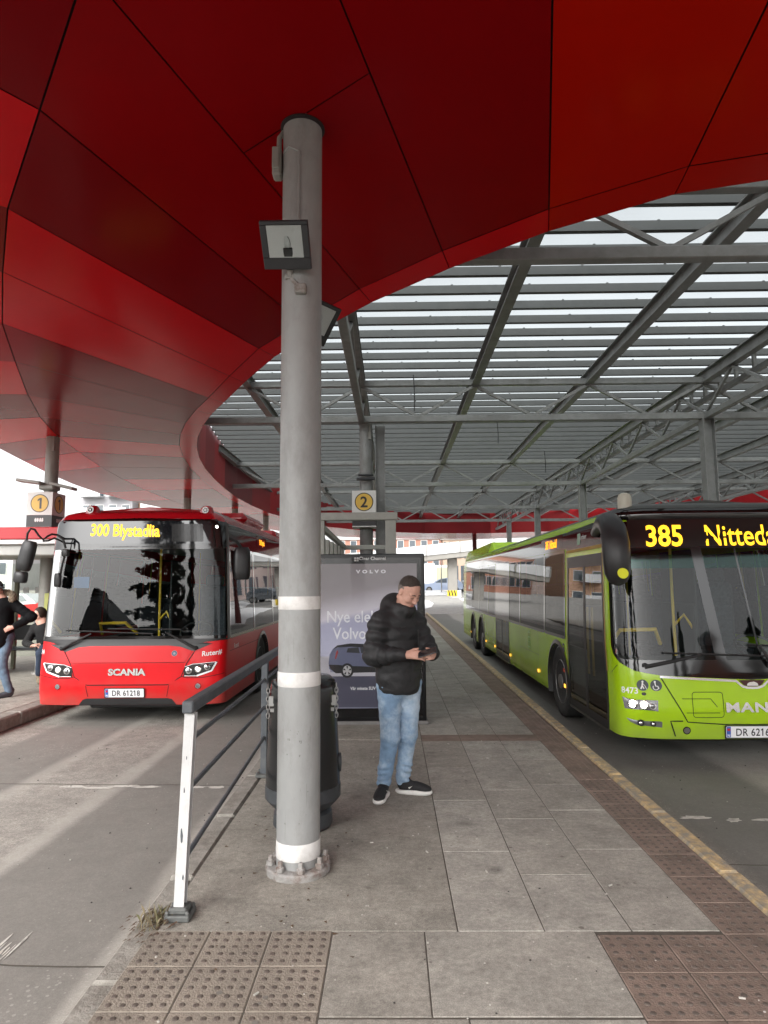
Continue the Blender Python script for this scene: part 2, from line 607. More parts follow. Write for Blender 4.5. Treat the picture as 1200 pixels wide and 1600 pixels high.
# ribbed guide strip, and the stone of the stud fields
struct('platform_paving', pl, [M_slab, M_joint, M_tact, M_pave, M_slab_b, M_slab_c])

def studs(mb, x0, x1, y0, y1, pitch, r, h, mi):
    nx = max(1, round((x1 - x0) / pitch)); ny = max(1, round((y1 - y0) / pitch))
    for i in range(nx):
        for j in range(ny):
            cx = x0 + (i + .5) * (x1 - x0) / nx + random.uniform(-.002, .002)
            cy = y0 + (j + .5) * (y1 - y0) / ny + random.uniform(-.002, .002)
            hh = h * random.uniform(.55, 1.0)
            n = 8
            P = []
            for (rr, z) in ((r, 0.0), (r * .82, hh * .7), (r * .5, hh)):
                for k in range(n):
                    a = 2 * math.pi * k / n
                    P.append((cx + rr * math.cos(a), cy + rr * math.sin(a), z))
            Fs = [tuple(2 * n + k for k in range(n))]
            for q in range(2):
                for k in range(n):
                    k2 = (k + 1) % n
                    Fs.append((q * n + k, q * n + k2, (q + 1) * n + k2, (q + 1) * n + k))
            mb.add(P, Fs, mi)
tc_ = MB()
def tile(x0, x1, y0, y1, mi, stud_mi, ribs=False):
    tc_.box(((x0 + x1) / 2, (y0 + y1) / 2, -.04), (x1 - x0 - .004, y1 - y0 - .004, .08), mi=mi, ch=.004)
    if ribs:
        n = 5
        for i in range(n):
            x = x0 + (i + .5) * (x1 - x0) / n
            tc_.box((x, (y0 + y1) / 2, .001), (.028, y1 - y0 - .012, .006), mi=mi, ch=.002)
    else:
        studs(tc_, x0 + .012, x1 - .012, y0 + .012, y1 - .012, .0555, .0140, .0058, stud_mi)
# left crossing field: three tiles across, running under the camera
for r in range(6):
    y1 = 3.38 - r * .31
    for c in range(3):
        x0 = -1.18 + c * .293
        tile(x0, x0 + .293, y1 - .31, y1, 1, 2)
for r in range(6):
    y1 = 3.33 - r * .31
    for c in range(3):
        tile(.95 + c * .30, .95 + (c + 1) * .30, y1 - .31, y1, 0, 2)
y = 3.33
while y < 39:
    tile(1.55, 1.85, y, y + .31, 0, 2, ribs=(5.65 < y))
    y += .31
struct('tactile_paving', tc_, [M_tact, M_tact2, M_stud])

kb = MB()
y = -2.0
while y < 39:
    l = random.choice((.95, 1.0, 1.05))
    kb.box((1.918 + .0035 * max(y - 4, 0), y + l / 2, -.09), (.125, l - .008, .19), mi=0 if y > -1 else 1, ch=.018,
           rot=Matrix.Rotation(random.uniform(-.006, .006), 3, 'Z'))
    y += l
y = -2.0
while y < 39:
    l = 1.0
    drop = min(max((y - 3.2) / 1.2, 0), 1)
    kb.box((-1.235, y + l / 2, -.10 - .022 * (1 - drop)), (.14, l - .010, .19), mi=1, ch=.015,
           rot=Matrix.Rotation(random.uniform(-.008, .008), 3, 'Z'))
    y += l
struct('kerb', kb, [M_yellow, M_kerb])

# pavement on the far side of the left lane
lp = MB()
lp.box((-15.22, 17, -.10), (20.0, 78, .20), mi=0)
for i in range(46):
    lp.box((-5.10, -8 + i * 1.0 + .5, -.088), (.24, .992, .18), mi=1, ch=.02)
for k in range(14):
    lp.box((-5.54, -8 + k * 3.2, .001), (.66, 3.19, .006), mi=2)
struct('left_pavement', lp, [M_pave, M_kerb, M_slab])

# carriageway wear: broken paint, joint lines
rm = MB()
def blot(cx, cy, w, l, ang=0, n=16):
    P = []
    for k in range(n):
        a = 2 * math.pi * k / n
        rr = random.uniform(.55, 1.0)
        x, y_ = w / 2 * rr * math.cos(a), l / 2 * rr * math.sin(a)
        P.append((cx + x * math.cos(ang) - y_ * math.sin(ang), cy + x * math.sin(ang) + y_ * math.cos(ang), -.176))
    rm.add(P, [tuple(range(n))])
for x in (-2.95, -2.72, -2.5, -2.28): blot(x, 6.27 + random.uniform(-.03, .03), .34, .085)
for x in (-1.62, -1.8): blot(x, 6.25, .22, .09)
for k in range(70):
    x = random.uniform(-2.45, -1.92); l_ = random.uniform(.06, .34)
    blot(x, 3.78 - abs(x + 1.92) * .5 - l_ / 2 - random.uniform(0, .25), random.uniform(.006, .02), l_, random.uniform(-.02, .02), 8)
blot(2.35, 5.42, .30, .10); blot(2.62, 5.36, .16, .10, .3); blot(3.2, 5.3, .5, .07)
blot(2.85, 5.36, .25, .07); blot(3.75, 5.28, .45, .06)
struct('road_markings', rm, M_white)
jl = MB()
for (a, b) in (((-4.7, 6.42), (-1.35, 6.30)), ((-4.7, 3.55), (-1.4, 3.40)), ((2.05, 4.55), (6.0, 4.45))):
    p = [(a[0] + (b[0] - a[0]) * t / 14, a[1] + (b[1] - a[1]) * t / 14 + random.uniform(-.012, .012)) for t in range(15)]
    for q in range(14):
        (x0, y0), (x1, y1) = p[q], p[q + 1]
        jl.add([(x0, y0 - .006, -.1775), (x1, y1 - .006, -.1775), (x1, y1 + .006, -.1775), (x0, y0 + .006, -.1775)], [(0, 1, 2, 3)])
p = [(-1.318 + random.uniform(-.010, .010) + (.02 if y_ > 3.2 else 0), y_) for y_ in np.arange(1.6, 3.75, .06)]
for (x0, y0), (x1, y1) in zip(p[:-1], p[1:]):
    w0, w1 = random.uniform(.003, .013), random.uniform(.003, .013)
    jl.add([(x0 - w0, y0, -.1770), (x1 - w1, y1, -.1770), (x1 + w1, y1, -.1770), (x0 + w0, y0, -.1770)], [(0, 1, 2, 3)])
struct('road_joints', jl, M_joint)

# far apron beyond the station: pale road, snow banks, kerbed island
fa = MB()
def strip(pts_l, pts_r, mi, dz):
    o = len(fa.v)
    for (a, b) in zip(pts_l, pts_r):
        fa.v.append((a[0], a[1], ground_z(a[1]) + dz)); fa.v.append((b[0], b[1], ground_z(b[1]) + dz))
    for i in range(len(pts_l) - 1):
        fa.f.append((o + 2 * i, o + 2 * i + 1, o + 2 * i + 3, o + 2 * i + 2)); fa.m.append(mi)
strip([(-40, 40), (-40, 45), (-40, 55), (-40, 65), (-40, 80), (-40, 200)], [(60, 40), (60, 45), (60, 55), (60, 65), (60, 80), (60, 200)], 0, .006)
struct('far_road', fa, M_far)
sn = MB()
def bank(pts, h, z0=0):
    c = (sum(p[0] for p in pts) / len(pts), sum(p[1] for p in pts) / len(pts))
    n = len(pts)
    P = [(x, y, ground_z(y) + .01) for x, y in pts] + [(c[0] + (x - c[0]) * .8, c[1] + (y - c[1]) * .8, ground_z(y) + h) for x, y in pts]
    sn.add(P, [(i, (i + 1) % n, n + (i + 1) % n, n + i) for i in range(n)] + [tuple(range(n, 2 * n))])
bank([(-3, 60), (2, 61), (5.2, 62.5), (5.6, 66), (3, 70), (-4, 68)], .25)
bank([(4.6, 41), (5.3, 45), (5.6, 50), (5.6, 56), (7, 58), (14, 58), (16, 45), (12, 40)], .14)
bank([(9.0, 61), (14, 62), (22, 66), (21, 70), (10, 69)], .3)
bank([(2.0, 44), (2.7, 46), (3.1, 50), (2.9, 54), (1.5, 55), (-1, 52), (-1, 45)], .05)
struct('snow_banks', sn, M_snow)
# ---------------------------------------------------------------- red ring canopy
ZS = 4.655
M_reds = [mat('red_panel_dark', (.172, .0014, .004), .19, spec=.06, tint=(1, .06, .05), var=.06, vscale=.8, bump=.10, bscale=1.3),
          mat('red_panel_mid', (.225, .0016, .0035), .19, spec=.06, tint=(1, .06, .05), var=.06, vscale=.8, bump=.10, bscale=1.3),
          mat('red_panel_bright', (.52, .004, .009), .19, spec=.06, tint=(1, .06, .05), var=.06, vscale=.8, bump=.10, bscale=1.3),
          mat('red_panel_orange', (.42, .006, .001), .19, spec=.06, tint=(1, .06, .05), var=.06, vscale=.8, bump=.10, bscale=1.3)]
M_redblack = mat('canopy_red_black', (.012, .004, .005), .9)  # near-black sheet backing the panel gaps, also used for the pole collar
M_steel = mat('galvanised_steel', (.215, .22, .215), .55, metal=.25, var=.14, vscale=5, bump=.05, bscale=30, dirt=(.11, .108, .095), dirt_amt=.5, dscale=3)
M_steel2 = mat('galvanised_purlin', (.068, .071, .070), .6, metal=.1, var=.15, vscale=4, dirt=(.055, .055, .052), dirt_amt=.5, dscale=2)
M_pole = mat('pole_grey_paint', (.30, .305, .30), .42, var=.10, vscale=7, bump=.06, bscale=45, dirt=(.19, .185, .175), dirt_amt=.6, dscale=6, stretch=(1, 1, .45))
M_colm = mat('column_grey_paint', (.27, .265, .24), .5, var=.12, vscale=6)
M_band = mat('white_reflective_tape', (.70, .69, .67), .45, var=.08, vscale=14, dirt=(.42, .40, .37), dirt_amt=.5, dscale=9)
M_rust = mat('rusty_flange', (.30, .29, .275), .75, var=.2, vscale=14, bump=.5, bscale=40, dirt=(.13, .065, .04), dirt_amt=.85, dscale=11)
M_rust2 = mat('rust', (.11, .045, .022), .9, var=.4, vscale=25, bump=.6, bscale=60)
M_dark = mat('dark_grey_paint', (.020, .021, .024), .45, var=.12, vscale=12)
M_black = mat('black_plastic', (.012, .012, .013), .42, var=.15, vscale=9)
M_cable = mat('black_cable', (.015, .015, .015), .6)
M_lens = glass('lamp_glass', (.96, .97, .97), .6, .01, 1.3)
M_refl = mat('lamp_reflector', (.78, .80, .80), .5, metal=.0)

# every radial seam: inner edge, mid seam, outer edge, and the colours of the two panels after it (inner, outer)
RAD = [((6.4, 4.42), (6.0, 1.9), (5.6, -3.5), 2, 1),
       ((4.3, 4.435), (4.05, 1.9), (3.8, -3.5), 3, 2),
       ((2.28, 4.97), (1.85, 1.95), (1.2, -3.3), 3, 1),
       ((1.40, 5.50), (.62, 2.05), (-.4, -2.9), 1, 2),
       ((.59, 6.16), (-.50, 2.25), (-2.0, -2.2), 1, 1),
       ((-.20, 6.92), (-1.50, 2.95), (-3.4, -1.0), 1, 0),
       ((-.92, 7.78), (-2.25, 3.92), (-4.6, .9), 0, 2),
       ((-1.56, 8.60), (-3.10, 5.02), (-5.7, 2.8), 2, 0),
       ((-2.22, 9.72), (-3.78, 6.10), (-6.6, 4.6), 2, 2),
       ((-2.82, 10.82), (-4.53, 7.36), (-7.2, 6.4), 0, 1),
       ((-3.22, 11.55), (-5.12, 8.66), (-7.7, 8.1), 0, 2),
       ((-3.62, 12.40), (-5.80, 10.2), (-8.0, 10.0), 1, 0),
       ((-3.98, 13.30), (-6.35, 11.6), (-8.25, 11.9), 0, 2),
       ((-4.30, 14.30), (-6.80, 13.1), (-8.6, 13.9), 2, 1),
       ((-4.62, 15.60), (-7.12, 14.7), (-8.95, 15.7), 1, 2),
       ((-4.88, 17.00), (-7.45, 16.6), (-9.25, 17.4), 0, 0),
       ((-5.10, 18.70), (-7.70, 18.6), (-9.5, 19.3), 2, 1),
       ((-5.28, 20.60), (-7.86, 20.8), (-9.6, 21.3), 1, 2),
       ((-5.40, 22.80), (-7.90, 23.2), (-9.4, 23.4), 0, 1),
       ((-5.38, 25.20), (-7.80, 25.8), (-8.9, 25.9), 2, 0),
       ((-5.18, 27.90), (-7.45, 28.8), (-8.4, 29.0), 1, 1),
       ((-4.60, 31.00), (-6.60, 32.4), (-7.6, 33.0), 0, 2),
       ((-3.40, 34.60), (-5.00, 36.6), (-6.0, 38.0), 1, 1),
       ((-1.20, 37.80), (-2.40, 40.2), (-3.0, 42.0), 0, 2),
       ((2.00, 39.60), (1.80, 42.2), (1.5, 44.5), 1, 1),
       ((6.00, 40.00), (6.4, 42.6), (6.6, 45.0), 2, 0),
       ((10.4, 38.60), (11.6, 41.0), (12.2, 43.0), 1, 1),
       ((14.2, 35.00), (16.2, 36.8), (18.0, 38.5), 2, 1),
       ((16.8, 30.00), (19.2, 30.8), (22.0, 31.5), 1, 2),
       ((18.3, 24.00), (20.8, 24.0), (24.0, 24.0), 2, 0),
       ((18.6, 17.50), (21.2, 16.8), (24.0, 16.0), 1, 1),
       ((17.0, 11.50), (19.4, 9.6), (22.5, 7.5), 0, 2),
       ((14.0, 7.40), (15.6, 4.6), (17.5, .5), 2, 1),
       ((10.4, 5.20), (11.0, 2.4), (11.6, -2.6), 1, 0)]
RAD = [tuple(tuple(c * .979 for c in p_) for p_ in r_[:3]) + r_[3:] for r_ in RAD]
NR = len(RAD)
canopy = thing('station_canopy', 'glossy red panelled canopy ring sweeping overhead around the steel roof', 'canopy', (0, 0, 0))
def mix2(a, b, t): return (a[0] + (b[0] - a[0]) * t, a[1] + (b[1] - a[1]) * t)
def shrink(quad, gap):
    c = Vector((sum(p[0] for p in quad) / 4, sum(p[1] for p in quad) / 4))
    out = []
    n = len(quad)
    for i in range(n):
        p, a, b = Vector(quad[i][:2]), Vector(quad[i - 1][:2]), Vector(quad[(i + 1) % n][:2])
        d1 = (a - p).normalized(); d2 = (b - p).normalized()
        s = abs(d1.x * d2.y - d1.y * d2.x)
        q = p + (d1 + d2) * (gap / max(s, .3))
        out.append((q.x, q.y))
    return out
sp = MB(); tr_ = MB(); fi = MB(); fo = MB(); bk = MB()
LIP = .36
def lipt(i):
    I, M_, O, *_ = RAD[i % NR]
    L = math.hypot(I[0] - M_[0], I[1] - M_[1])
    return LIP / L
XS = {4: .64}     # extra cross seams inside some inner panels
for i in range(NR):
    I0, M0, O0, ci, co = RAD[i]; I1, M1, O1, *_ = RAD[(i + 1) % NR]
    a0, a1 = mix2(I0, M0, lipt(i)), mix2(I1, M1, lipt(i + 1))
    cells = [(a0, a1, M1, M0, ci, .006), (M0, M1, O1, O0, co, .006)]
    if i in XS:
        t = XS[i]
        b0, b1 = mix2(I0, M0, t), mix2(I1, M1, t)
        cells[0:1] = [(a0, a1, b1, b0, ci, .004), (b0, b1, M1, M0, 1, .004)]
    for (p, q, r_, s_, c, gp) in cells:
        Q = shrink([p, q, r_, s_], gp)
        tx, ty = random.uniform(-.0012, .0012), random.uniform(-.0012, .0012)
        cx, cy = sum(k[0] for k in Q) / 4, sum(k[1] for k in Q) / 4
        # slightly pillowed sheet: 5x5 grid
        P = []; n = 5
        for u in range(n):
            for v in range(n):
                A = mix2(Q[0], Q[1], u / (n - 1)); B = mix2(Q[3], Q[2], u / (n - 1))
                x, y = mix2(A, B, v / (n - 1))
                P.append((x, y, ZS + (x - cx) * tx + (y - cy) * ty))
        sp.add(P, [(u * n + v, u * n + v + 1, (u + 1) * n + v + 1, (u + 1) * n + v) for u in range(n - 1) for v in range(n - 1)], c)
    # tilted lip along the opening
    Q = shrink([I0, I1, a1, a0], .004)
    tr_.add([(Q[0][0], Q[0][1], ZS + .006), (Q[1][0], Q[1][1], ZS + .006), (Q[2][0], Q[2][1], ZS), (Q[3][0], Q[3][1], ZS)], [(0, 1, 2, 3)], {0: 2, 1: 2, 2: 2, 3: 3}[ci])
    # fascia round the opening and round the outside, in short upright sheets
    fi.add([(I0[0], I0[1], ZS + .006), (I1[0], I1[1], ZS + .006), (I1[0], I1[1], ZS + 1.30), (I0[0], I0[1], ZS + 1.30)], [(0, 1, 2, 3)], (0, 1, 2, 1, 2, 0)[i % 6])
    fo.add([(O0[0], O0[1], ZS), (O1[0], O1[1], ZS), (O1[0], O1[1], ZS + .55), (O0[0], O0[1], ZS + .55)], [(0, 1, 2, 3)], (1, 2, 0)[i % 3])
    for dz in (.035, 1.30):
        zi = ZS + (dz if dz > 1 else .10); zo = ZS + (.55 if dz > 1 else dz); zm = ZS + (1.2 if dz > 1 else dz)
        bk.add([(a0[0], a0[1], ZS + dz), (a1[0], a1[1], ZS + dz), (M1[0], M1[1], zm), (M0[0], M0[1], zm)], [(0, 1, 2, 3)])
        bk.add([(M0[0], M0[1], zm), (M1[0], M1[1], zm), (O1[0], O1[1], zo), (O0[0], O0[1], zo)], [(0, 1, 2, 3)])
        bk.add([(I0[0], I0[1], zi), (I1[0], I1[1], zi), (a1[0], a1[1], ZS + dz), (a0[0], a0[1], ZS + dz)], [(0, 1, 2, 3)])
sp.weld = 0
sp.build('soffit', M_reds, canopy)
tr_.build('edge_trim', M_reds, canopy)
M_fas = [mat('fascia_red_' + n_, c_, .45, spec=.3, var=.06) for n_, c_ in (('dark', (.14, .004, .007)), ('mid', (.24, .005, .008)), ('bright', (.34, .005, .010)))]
fi.build('inner_fascia', M_fas, canopy)
fo.build('outer_fascia', M_reds, canopy)
bk.build('roof_deck', M_redblack, canopy)

# ---------------------------------------------------------------- steel truss roof over the opening
INNER = [r[0] for r in RAD]
def xspan(y, inset=.04):
    X = []
    for i in range(NR):
        (x0, y0), (x1, y1) = INNER[i], INNER[(i + 1) % NR]
        if (y0 <= y < y1) or (y1 <= y < y0):
            X.append(x0 + (x1 - x0) * (y - y0) / (y1 - y0))
    return (min(X) + inset, max(X) - inset) if len(X) >= 2 else None
def yspan(x, inset=.04):
    Y = []
    for i in range(NR):
        (x0, y0), (x1, y1) = INNER[i], INNER[(i + 1) % NR]
        if (x0 <= x < x1) or (x1 <= x < x0):
            Y.append(y0 + (y1 - y0) * (x - x0) / (x1 - x0))
    return (min(Y) + inset, max(Y) - inset) if len(Y) >= 2 else None
ZB, ZT = 4.90, 5.62
roof = thing('steel_roof', 'grey steel truss roof with close purlins and pale glazing between the red canopy edges', 'roof')
TRY = (6.28, 12.75, 21.3, 28.0, 33.7)
BX = (-5.05, -2.82, -.58, 1.68, 3.92, 6.2, 8.45, 10.7, 12.95, 15.2)
for y in TRY:
    x0, x1 = xspan(y)
    b = MB()
    b.beam((x0, y, ZB), (x1, y, ZB), .13, .13, ch=.01)
    b.beam((x0, y, ZT), (x1, y, ZT), .12, .12, ch=.01)
    x = -.58 - 2.25 * 4
    while x < x1:
        for (p, q) in (((x, ZT - .05), (x + 1.125, ZB + .05)), ((x + 1.125, ZB + .05), (x + 2.25, ZT - .05))):
            (xa, za), (xb, zb) = p, q
            if min(xa, xb) > x0 and max(xa, xb) < x1:
                b.beam((xa, y, za), (xb, y, zb), .055, .055)
        x += 2.25
    b.build('truss', M_steel, roof)
for k, x in enumerate(BX):
    y0, y1 = yspan(x)
    b = MB()
    # rolled section: web and two flanges
    b.beam((x, y0, ZT + .06), (x, y1, ZT + .06), .014, .19)
    b.beam((x, y0, ZT - .045), (x, y1, ZT - .045), .15, .02)
    b.beam((x, y0, ZT + .165), (x, y1, ZT + .165), .15, .02)
    b.build('beam', M_steel, roof)
for x in (-.58, 6.2, 12.95):
    y0, y1 = yspan(x)
    b = MB()
    b.beam((x, y0, ZB - .004), (x, y1, ZB - .004), .12, .12, ch=.01)
    y = 6.28
    while y < y1 - 2.2:
        b.beam((x, y, ZB + .05), (x, y + 1.08, ZT - .06), .05, .05)
        b.beam((x, y + 1.08, ZT - .06), (x, y + 2.16, ZB + .05), .05, .05)
        y += 2.16
    b.build('lengthwise_truss', M_steel, roof)
# raised bearer with short posts along the right column line
for x in (6.2, 12.95):
    y0, y1 = yspan(x)
    b = MB()
    b.beam((x + .3, y0, ZT + .16), (x + .3, y1, ZT + .16), .09, .09)
    b.beam((x + .3, y0, ZT - .22), (x + .3, y1, ZT - .22), .09, .09)
    y = y0 + .3
    while y < y1:
        b.beam((x + .3, y, ZT - .2), (x + .3, y, ZT + .14), .06, .06, up=(0, 1, 0))
        y += .62
    b.build('bearer', M_steel, roof)
y = 4.72
while y < 39.6:
    s = xspan(y)
    if s and s[1] - s[0] > 1:
        b = MB()
        z = 5.885
        b.beam((s[0], y, z), (s[1], y, z), .012, .12)
        b.beam((s[0], y + .036, z + .054), (s[1], y + .036, z + .054), .06, .012)
        b.beam((s[0], y + .036, z - .055), (s[1], y + .036, z - .055), .06, .012)
        x = s[0] + random.uniform(.3, 1)
        while x < s[1]:
            b.box((x, y + .02, z + .072), (.03, .03, .012)); x += 1.12
        b.build('purlin', M_steel2, roof)
    y += .55
gm = bpy.data.materials.new('pale_glazing'); gm.use_nodes = True
_t = gm.node_tree; _N, _L = _t.nodes, _t.links
_N.remove(_N['Principled BSDF'])
_a = _N.new('ShaderNodeBsdfTransparent'); _a.inputs['Color'].default_value = (.50, .53, .535, 1)
_b = _N.new('ShaderNodeBsdfTranslucent'); _b.inputs['Color'].default_value = (.8, .83, .83, 1)
_m = _N.new('ShaderNodeMixShader')
_n = _N.new('ShaderNodeTexNoise'); _n.inputs['Scale'].default_value = .9; _n.inputs['Detail'].default_value = 5
_r = _N.new('ShaderNodeMapRange'); _r.inputs['To Min'].default_value = .02; _r.inputs['To Max'].default_value = .16
_tc = _N.new('ShaderNodeTexCoord'); _L.new(_tc.outputs['Object'], _n.inputs['Vector']); _L.new(_n.outputs['Fac'], _r.inputs['Value'])
_L.new(_r.outputs['Result'], _m.inputs[0]); _L.new(_a.outputs[0], _m.inputs[1]); _L.new(_b.outputs[0], _m.inputs[2])
_L.new(_m.outputs[0], _N['Material Output'].inputs['Surface'])
gz = MB()
poly = [(p[0], p[1]) for p in INNER]
gz.add([(x, y, 5.985) for x, y in poly], [tuple(range(NR))])
gz.build('glazing', gm, roof)
cb = MB()
for (x, y, z0, z1) in ((.45, 12.5, 5.72, 5.0), (2.6, 15.8, 5.6, 5.05), (4.6, 19.5, 5.6, 4.95)):
    cb2 = MB()
    cb2.tube([(x, y, z0), (x + .015, y, (z0 + z1) / 2), (x + .01, y, z1)], .012, 6)
    cb2.build('hanging_cable', M_cable, roof)

# ---------------------------------------------------------------- columns
def column(loc, r, top, label, M, square=False, rz=0, group=None):
    t = thing('roof_column', label, 'column', loc, rz, group)
    h = top - loc[2]
    b = MB()
    if square:
        b.box((0, 0, h / 2), (2 * r, .014, h)); b.box((-r, 0, h / 2), (.016, 2 * r, h)); b.box((r, 0, h / 2), (.016, 2 * r, h))
    else:
        b.lathe([(r, 0), (r, h)], n=28)
    b.build('shaft', M, t, True)
    f = MB(); f.lathe([(r * 1.5, 0), (r * 1.5, .03), (r * 1.02, .032)], n=20)
    f.build('base_plate', M_rust, t)
    if not square:
        c = MB(); c.box((r * .6, -r * 1.02, h - .25), (.05, .05, .14)); c.tube([(r * .6, -r * 1.0, h - .2), (r * .66, -r * 1.0, h - .05), (r * .5, -r * .8, h)], .014, 6)
        c.build('junction_box', M_colm, t)
    return t
GC = 'columns carrying the station roofs'
column((-6.8, 12.95, 0), .125, ZS + .02, 'grey round column through the stop 1 sign box, left of the red bus', M_colm, group=GC)
column((-6.98, 22.3, 0), .125, ZS + .02, 'round canopy column rising just behind the roof of the red bus, near its middle', M_colm, group=GC)
column((-6.16, 25.7, 0), .125, ZS + .02, 'round canopy column behind the red bus roof near its right roof camera', M_colm, group=GC)
column((-5.5, 28.6, 0), .125, ZS + .02, 'farthest round canopy column behind the red bus, close to the striped pole', M_colm, group=GC)
column((-.50, 12.95, 0), .13, ZB - .06, 'grey column carrying the stop 2 sign behind the advertising panel', M_steel, group=GC)
column((-.22, 13.02, 0), .09, ZB - .06, 'grey steel H column just right of the stop 2 sign column', M_steel, True, group=GC)
column((6.2, 12.75, -.18), .105, ZB - .06, 'large steel H column rising behind the front roof edge of the green bus', M_steel, True, group=GC)
column((6.2, 21.3, -.18), .105, ZB - .06, 'second steel H column, above the middle of the green bus', M_steel, True, group=GC)
column((6.2, 28.0, -.18), .105, ZB - .06, 'third steel H column, above the rear half of the green bus', M_steel, True, group=GC)
column((6.0, 33.7, -.18), .105, ZB - .06, 'fourth and thinnest looking steel H column, beyond the rear of the green bus', M_steel, True, group=GC)
column((12.95, 28.0, -.18), .105, ZB - .06, 'far right steel H column half hidden behind the green bus roof', M_steel, True, group=GC)
column((5.2, 41.5, ground_z(41.5)), .14, ZS, 'dark red column under the far edge of the canopy beside the bridge', mat('dark_red_paint', (.10, .012, .012), .5, var=.2), group=GC)

# the big striped pole in front
pole = thing('striped_pole', 'large grey round canopy pole with white tape bands and bolted base', 'pole', (-.565, 4.05, 0))
b = MB(); b.lathe([(.127, .03), (.127, ZS + .02)], n=48); b.build('shaft', M_pole, pole, True)
for (z0, z1) in ((1.508, 1.586), (1.058, 1.142), (.088, .182)):
    b = MB(); b.lathe([(.1285, z0), (.1293, z0 + .002), (.1293, z1 - .002), (.1285, z1)], n=48, caps=False); b.build('white_band', M_band, pole, True)
b = MB(); b.lathe([(.185, 0), (.188, .008), (.188, .034), (.18, .042), (.13, .044)], n=40); b.build('base_flange', M_rust, pole, True)
for k in range(8):
    a = 2 * math.pi * (k + .3) / 8
    x, y = .158 * math.cos(a), .158 * math.sin(a)
    b = MB(); b.lathe([(.025, 0), (.025, .024), (.015, .027), (.014, .055), (.009, .058)], (x, y, .044), n=6)
    b.build('bolt', M_rust, pole)
b = MB(); b.box((-.005, -.134, 4.015), (.018, .014, .78), ch=.004)
b.tube([(-.11, -.07, 4.435), (-.07, -.115, 4.450), (-.005, -.136, 4.405)], .007, 6)
b.build('conduit', M_pole, pole)
b = MB(); b.box((-.160, -.02, 4.395), (.06, .09, .20), ch=.012); b.box((-.165, -.07, 4.405), (.045, .02, .15), ch=.006)
b.build('junction_box', M_colm, pole)
b = MB(); b.tube([(-.15, -.03, 4.485), (-.15, -.02, 4.575), (-.12, 0, 4.635), (-.10, .01, 4.665)], .017, 8); b.build('cable', M_colm, pole)
b = MB(); b.lathe([(.128, ZS - .02), (.145, ZS - .01), (.145, ZS - .001)], n=36); b.build('collar', M_redblack, pole)

b = MB()
for k in range(26):
    a = -math.pi / 2 + random.uniform(-.75, .75); z = random.choice((.72, .76, .80, .45, 1.25, .30)) + random.uniform(-.05, .05)
    wa, hz = random.uniform(.01, .06), random.uniform(.003, .012)
    if k % 5 == 0: wa, hz = random.uniform(.006, .012), random.uniform(.04, .14)
    P = []
    n = 9
    for j in range(n):
        t = 2 * math.pi * j / n; q = random.uniform(.5, 1)
        P.append((.1274 * math.cos(a + wa * q * math.cos(t)), .1274 * math.sin(a + wa * q * math.cos(t)), z + hz * q * math.sin(t)))
    b.add(P, [tuple(range(n))])
o_ = b.build('scuff_marks', mat('scuff_grey', (.19, .19, .185), .6, var=.3, vscale=30), pole); o_['kind'] = 'stuff'

